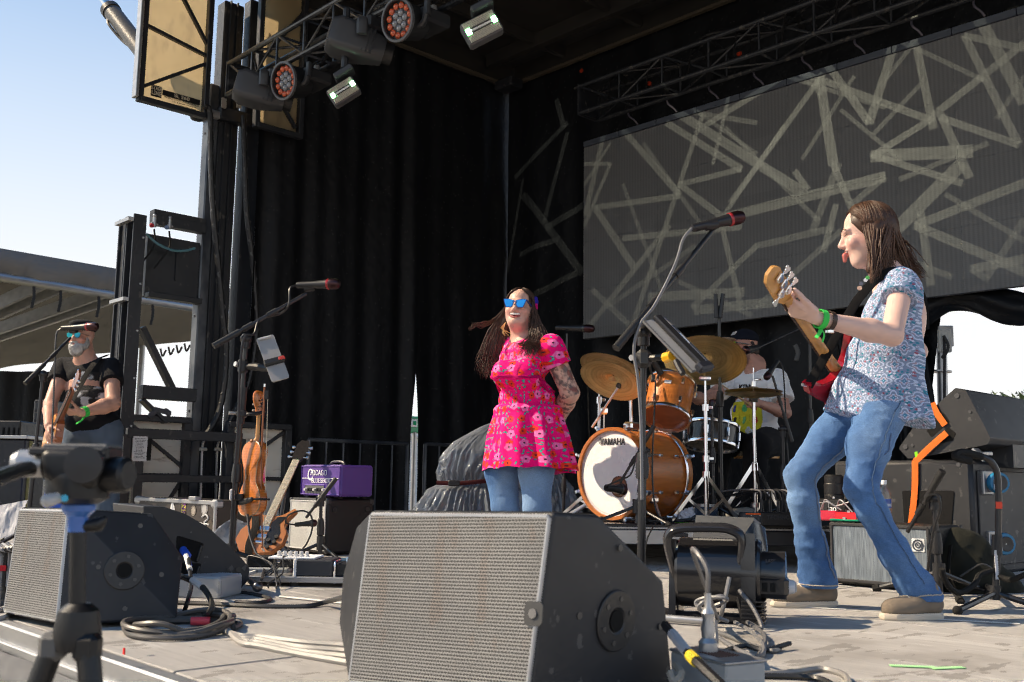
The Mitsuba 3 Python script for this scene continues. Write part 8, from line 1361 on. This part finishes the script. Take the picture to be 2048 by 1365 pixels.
# --- the drummer ---
k = thing('person', 'drummer in a white printed shirt, dark cap and sunglasses, seated behind the drum kit', 'person')
f = unit(A([-.72, -.69, 0])); l = np.cross(Z, f); FD = A([l, f, Z]); HF = hframe(A([-.94, -.30, .03])); HC = P(1487, 692, 7.6); NB_ = P(1512, 730, 7.62)
LS, LE, LW = P(1554, 757, 7.48), P(1571, 826, 7.36), P(1520, 808, 7.06); RS, RE, RW_ = P(1466, 762, 7.78), P(1408, 800, 7.55), P(1372, 790, 7.2)
PVd = P(1510, 878, 7.6)
body = head_prims(HC, HF, NB_, 1.03, 1.0, 1.1) + [C_(NB_, (LS + RS) / 2, .06, .08, .05), C_(LS, RS, .06, .06, .05), E_(P(1511, 800, 7.63), (.16, .11, .17), FD, .06), E_(PVd, (.16, .14, .15), FD, .06)] + arm(LS, LE, LW, (.052, .042, .046, .028)) + arm(RS, RE, RW_, (.052, .042, .046, .028)) + hand(LW, unit(P(1494, 804, 6.98) - LW), A([-.6, .4, -.3]), A([-.2, -.3, .8]), (.8, 1.0, .7), .04, (.6, .5, .6, .5), 1.03) + hand(RW_, A([-.8, -.5, .1]), A([0, .5, -.8]), A([.3, -.6, .5]), (.8, 1., .7))
LT_ = [P(1535, 885, 7.5), P(1515, 893, 7.08), P(1503, 1000, 7.12)]; RT_ = [P(1480, 885, 7.7), P(1440, 890, 7.35), P(1432, 990, 7.3)]
body += leg(LT_, (.08, .06, .045)) + leg(RT_, (.08, .06, .045))
def stub(v, col): q = (v - HC) @ HF.T; b = np.clip((-.045 - q[:, 2]) * 30, 0, 1) * (np.abs(q[:, 2] + .09) < .05) * (q[:, 1] > -.02) * .55; return col * (1 - b[:, None]) + A([.05, .03, .025]) * b[:, None]
part(k, 'body', sdf(body, .0085, cuts=eye_cuts(HC, HF)), 'skin', skin(A([.43, .22, .165]), HC, HF, 1.03, stub), True)
shirt = sdf([E_(P(1512, 775, 7.63), (.195, .115, .11), FD, .06), E_(P(1509, 825, 7.62), (.190, .135, .13), FD, .06), E_(P(1508, 862, 7.62), (.195, .16, .09), FD, .06), C_(LS, RS, .070, .070, .05)], .0095, cuts=[C_(NB_ + f * .02, HC, .066, .066, .01)], disp=crumple(.008, A([7, 7, 7.]), 22), clip=lambda X: P(1510, 872, 7.6)[2] - X[..., 2])
ks_ = part(k, 'shirt', shirt, 'cloth', (.70, .69, .70), True); sleeve(ks_, LS, LE, .076, .088, .19, 'cloth', (.70, .69, .70), .0095, 5, .007); sleeve(ks_, RS, RE, .076, .088, .19, 'cloth', (.70, .69, .70), .0095, 6, .007); o_ = P(1477, 812, 7.47)
part(ks_, 'lettering', wrap(cat([txt('KING', .042, o_ + Z * .125, l, Z, .002, True), txt('GIZZARD', .042, o_ + Z * .068, l, Z, .002, True)]), shirt, o_, l, Z, f, .004), 'matte', (.012, .012, .015), False)
pg = grid(lambda s, t: o_ + l * (-.13 + .26 * s[:, None]) + Z * (.04 - .25 * t[:, None]), 50, 50); kp = part(ks_, 'yellow_print', wrap(pg, shirt, o_, l, Z, f, .003), 'matte', (.58, .52, .03), True)
sq = [Polygon([(a, b) for a, b in ((x, z), (x + .002, z), (x + .002, z - .25), (x, z - .25))]) for x, z in ((-.045, .04), (.043, .04))] + [Polygon([(-.13, z), (.13, z), (.13, z - .002), (-.13, z - .002)]) for z in (-.05, -.13)]
part(kp, 'grid_line', wrap(cat([ext(s_, o_, l, Z, .001) for s_ in sq]), shirt, o_, l, Z, f, .0055), 'matte', (.2, .18, .02), False)
g_ = rng(3)
for i, (x, z, c_) in enumerate(((-.09, .0, (.06, .08, .35)), (0, .0, (.08, .35, .12)), (.085, .0, (.45, .08, .05)), (-.09, -.09, (.02, .02, .02)), (0, -.09, (.20, .45, .16)), (.085, -.09, (.5, .06, .04)), (-.05, -.165, (.25, .5, .2)), (.05, -.165, (.6, .6, .6)))):
    bl = Point(x, z).buffer(.014).union(affinity.scale(Point(x + g_.uniform(-.006, .006), z - .02).buffer(.02), g_.uniform(.5, 1.5), 1)); part(kp, 'printed_figure', wrap(ext(bl, o_, l, Z, .001), shirt, o_, l, Z, f, .0055), 'matte', c_, False)
part(k, 'trousers', sdf(leg(LT_, (.115, .092, .07)) + leg(RT_, (.115, .09, .07)) + [E_(PVd - Z * .0, (.18, .15, .09), FD, .05)], .011, disp=crumple(.006, A([9, 9, 9.]), 41)), 'cloth', (.012, .012, .014), True)
for h_, t_ in ((LT_[-1], A([-.17, -.12, 0])), (RT_[-1], A([-.2, -.1, 0]))):
    q = h_ * A([1, 1, 0]) + Z * (RZ + .02); part(k, 'shoe', sdf([C_(q + Z * .03, q + t_ + Z * .02, .042, .036, .02), C_(q + Z * .03, q + Z * .08, .04, .04, .02)], .009), 'cloth', (.25, .24, .22), True)
cap_ = solo('baseball_cap', sdf([E_(HC + HF[2] * .055 - HF[1] * .014, (.087, .108, .075), HF, .02)], .007, clip=lambda X: (HC + HF[2] * .036 - X) @ HF[2]), 'cloth', 'dark baseball cap with a pale underbrim worn by the drummer', 'cap', (.010, .012, .020), True); bm = sdf([E_(HC + HF[2] * .040 + HF[1] * .135, (.078, .062, .007), hframe(HF[1] + Z * .12), .01)], .0045); part(cap_, 'brim', bm, 'cloth', lambda v: np.where(((v - HC) @ HF[2] - ((v - HC) @ HF[1] - .135) * .12 < .039)[:, None], A([[.42, .33, .26]]), A([[.010, .012, .02]])), True); part(cap_, 'front_patch', bx(HC + HF[2] * .088 + HF[1] * .082, (.06, .004, .035), hframe(HF[1] + Z * .75), .001), 'cloth', (.5, .48, .45))
part(k, 'hair', rough(sdf([E_(HC - HF[1] * .07 - HF[2] * .03, (.07, .045, .06), HF, .03), C_(HC - HF[1] * .07 - HF[2] * .05, HC - HF[1] * .095 - HF[2] * .13 + HF[0] * .03, .045, .028, .03), E_(HC + HF[0] * .075 - HF[2] * .02 - HF[1] * .03, (.012, .03, .05), HF, .01)], .007), .008, 50), 'hair', (.028, .016, .012), True)
sg = solo('sunglasses', tube([HC + HF[1] * .112 + HF[0] * a * .012 + HF[2] * .012 for a in (-1, 0, 1)], .004, 5), 'gloss', 'wrap sunglasses of the drummer with yellow green lenses', 'sunglasses', (.01, .01, .012))
for s in (1, -1): ol_ = [(s * x, y) for x, y in ((.008, .016), (.062, .018), (.066, -.004), (.045, -.018), (.015, -.015))]; part(sg, 'lens', ext(Polygon(ol_), HC + HF[1] * .102, HF[0], HF[2], .006), 'gloss', (.16, .26, .02)); part(sg, 'temple', beam(HC + HF[1] * .10 + HF[0] * s * .068 + HF[2] * .008, HC + HF[0] * s * .084 + HF[2] * .0 - HF[1] * .01, .006, .014, HF[0]), 'gloss', (.012, .014, .02))
sh = P(1493, 806, 6.97); d_ = unit(P(1440, 768, 6.75) - sh); solo('drumstick', tube([sh - d_ * .10, sh + d_ * .22, sh + d_ * .29, sh + d_ * .305], [.0075, .007, .004, .006], 8), 'satin', 'pale wooden drumstick in the left hand of the drummer', 'drumstick', (.45, .28, .13))
sh = RW_ + A([-.06, -.05, 0]); solo('drumstick', tube([sh, sh + A([-.10, -.22, .05])], [.0075, .006], 8), 'satin', 'wooden drumstick in the far hand of the drummer behind the tom', 'drumstick', (.45, .28, .13))
q = P(1540, 700, 7.45); solo('hanging_strap_end', cat([tube(spl([P(1590, 690, 8.6), P(1596, 705, 8.6), P(1592, 722, 8.6)], 10), .02, 6)]), 'matte', 'grey strap end hanging below the video wall', 'strap', (.10, .10, .10))
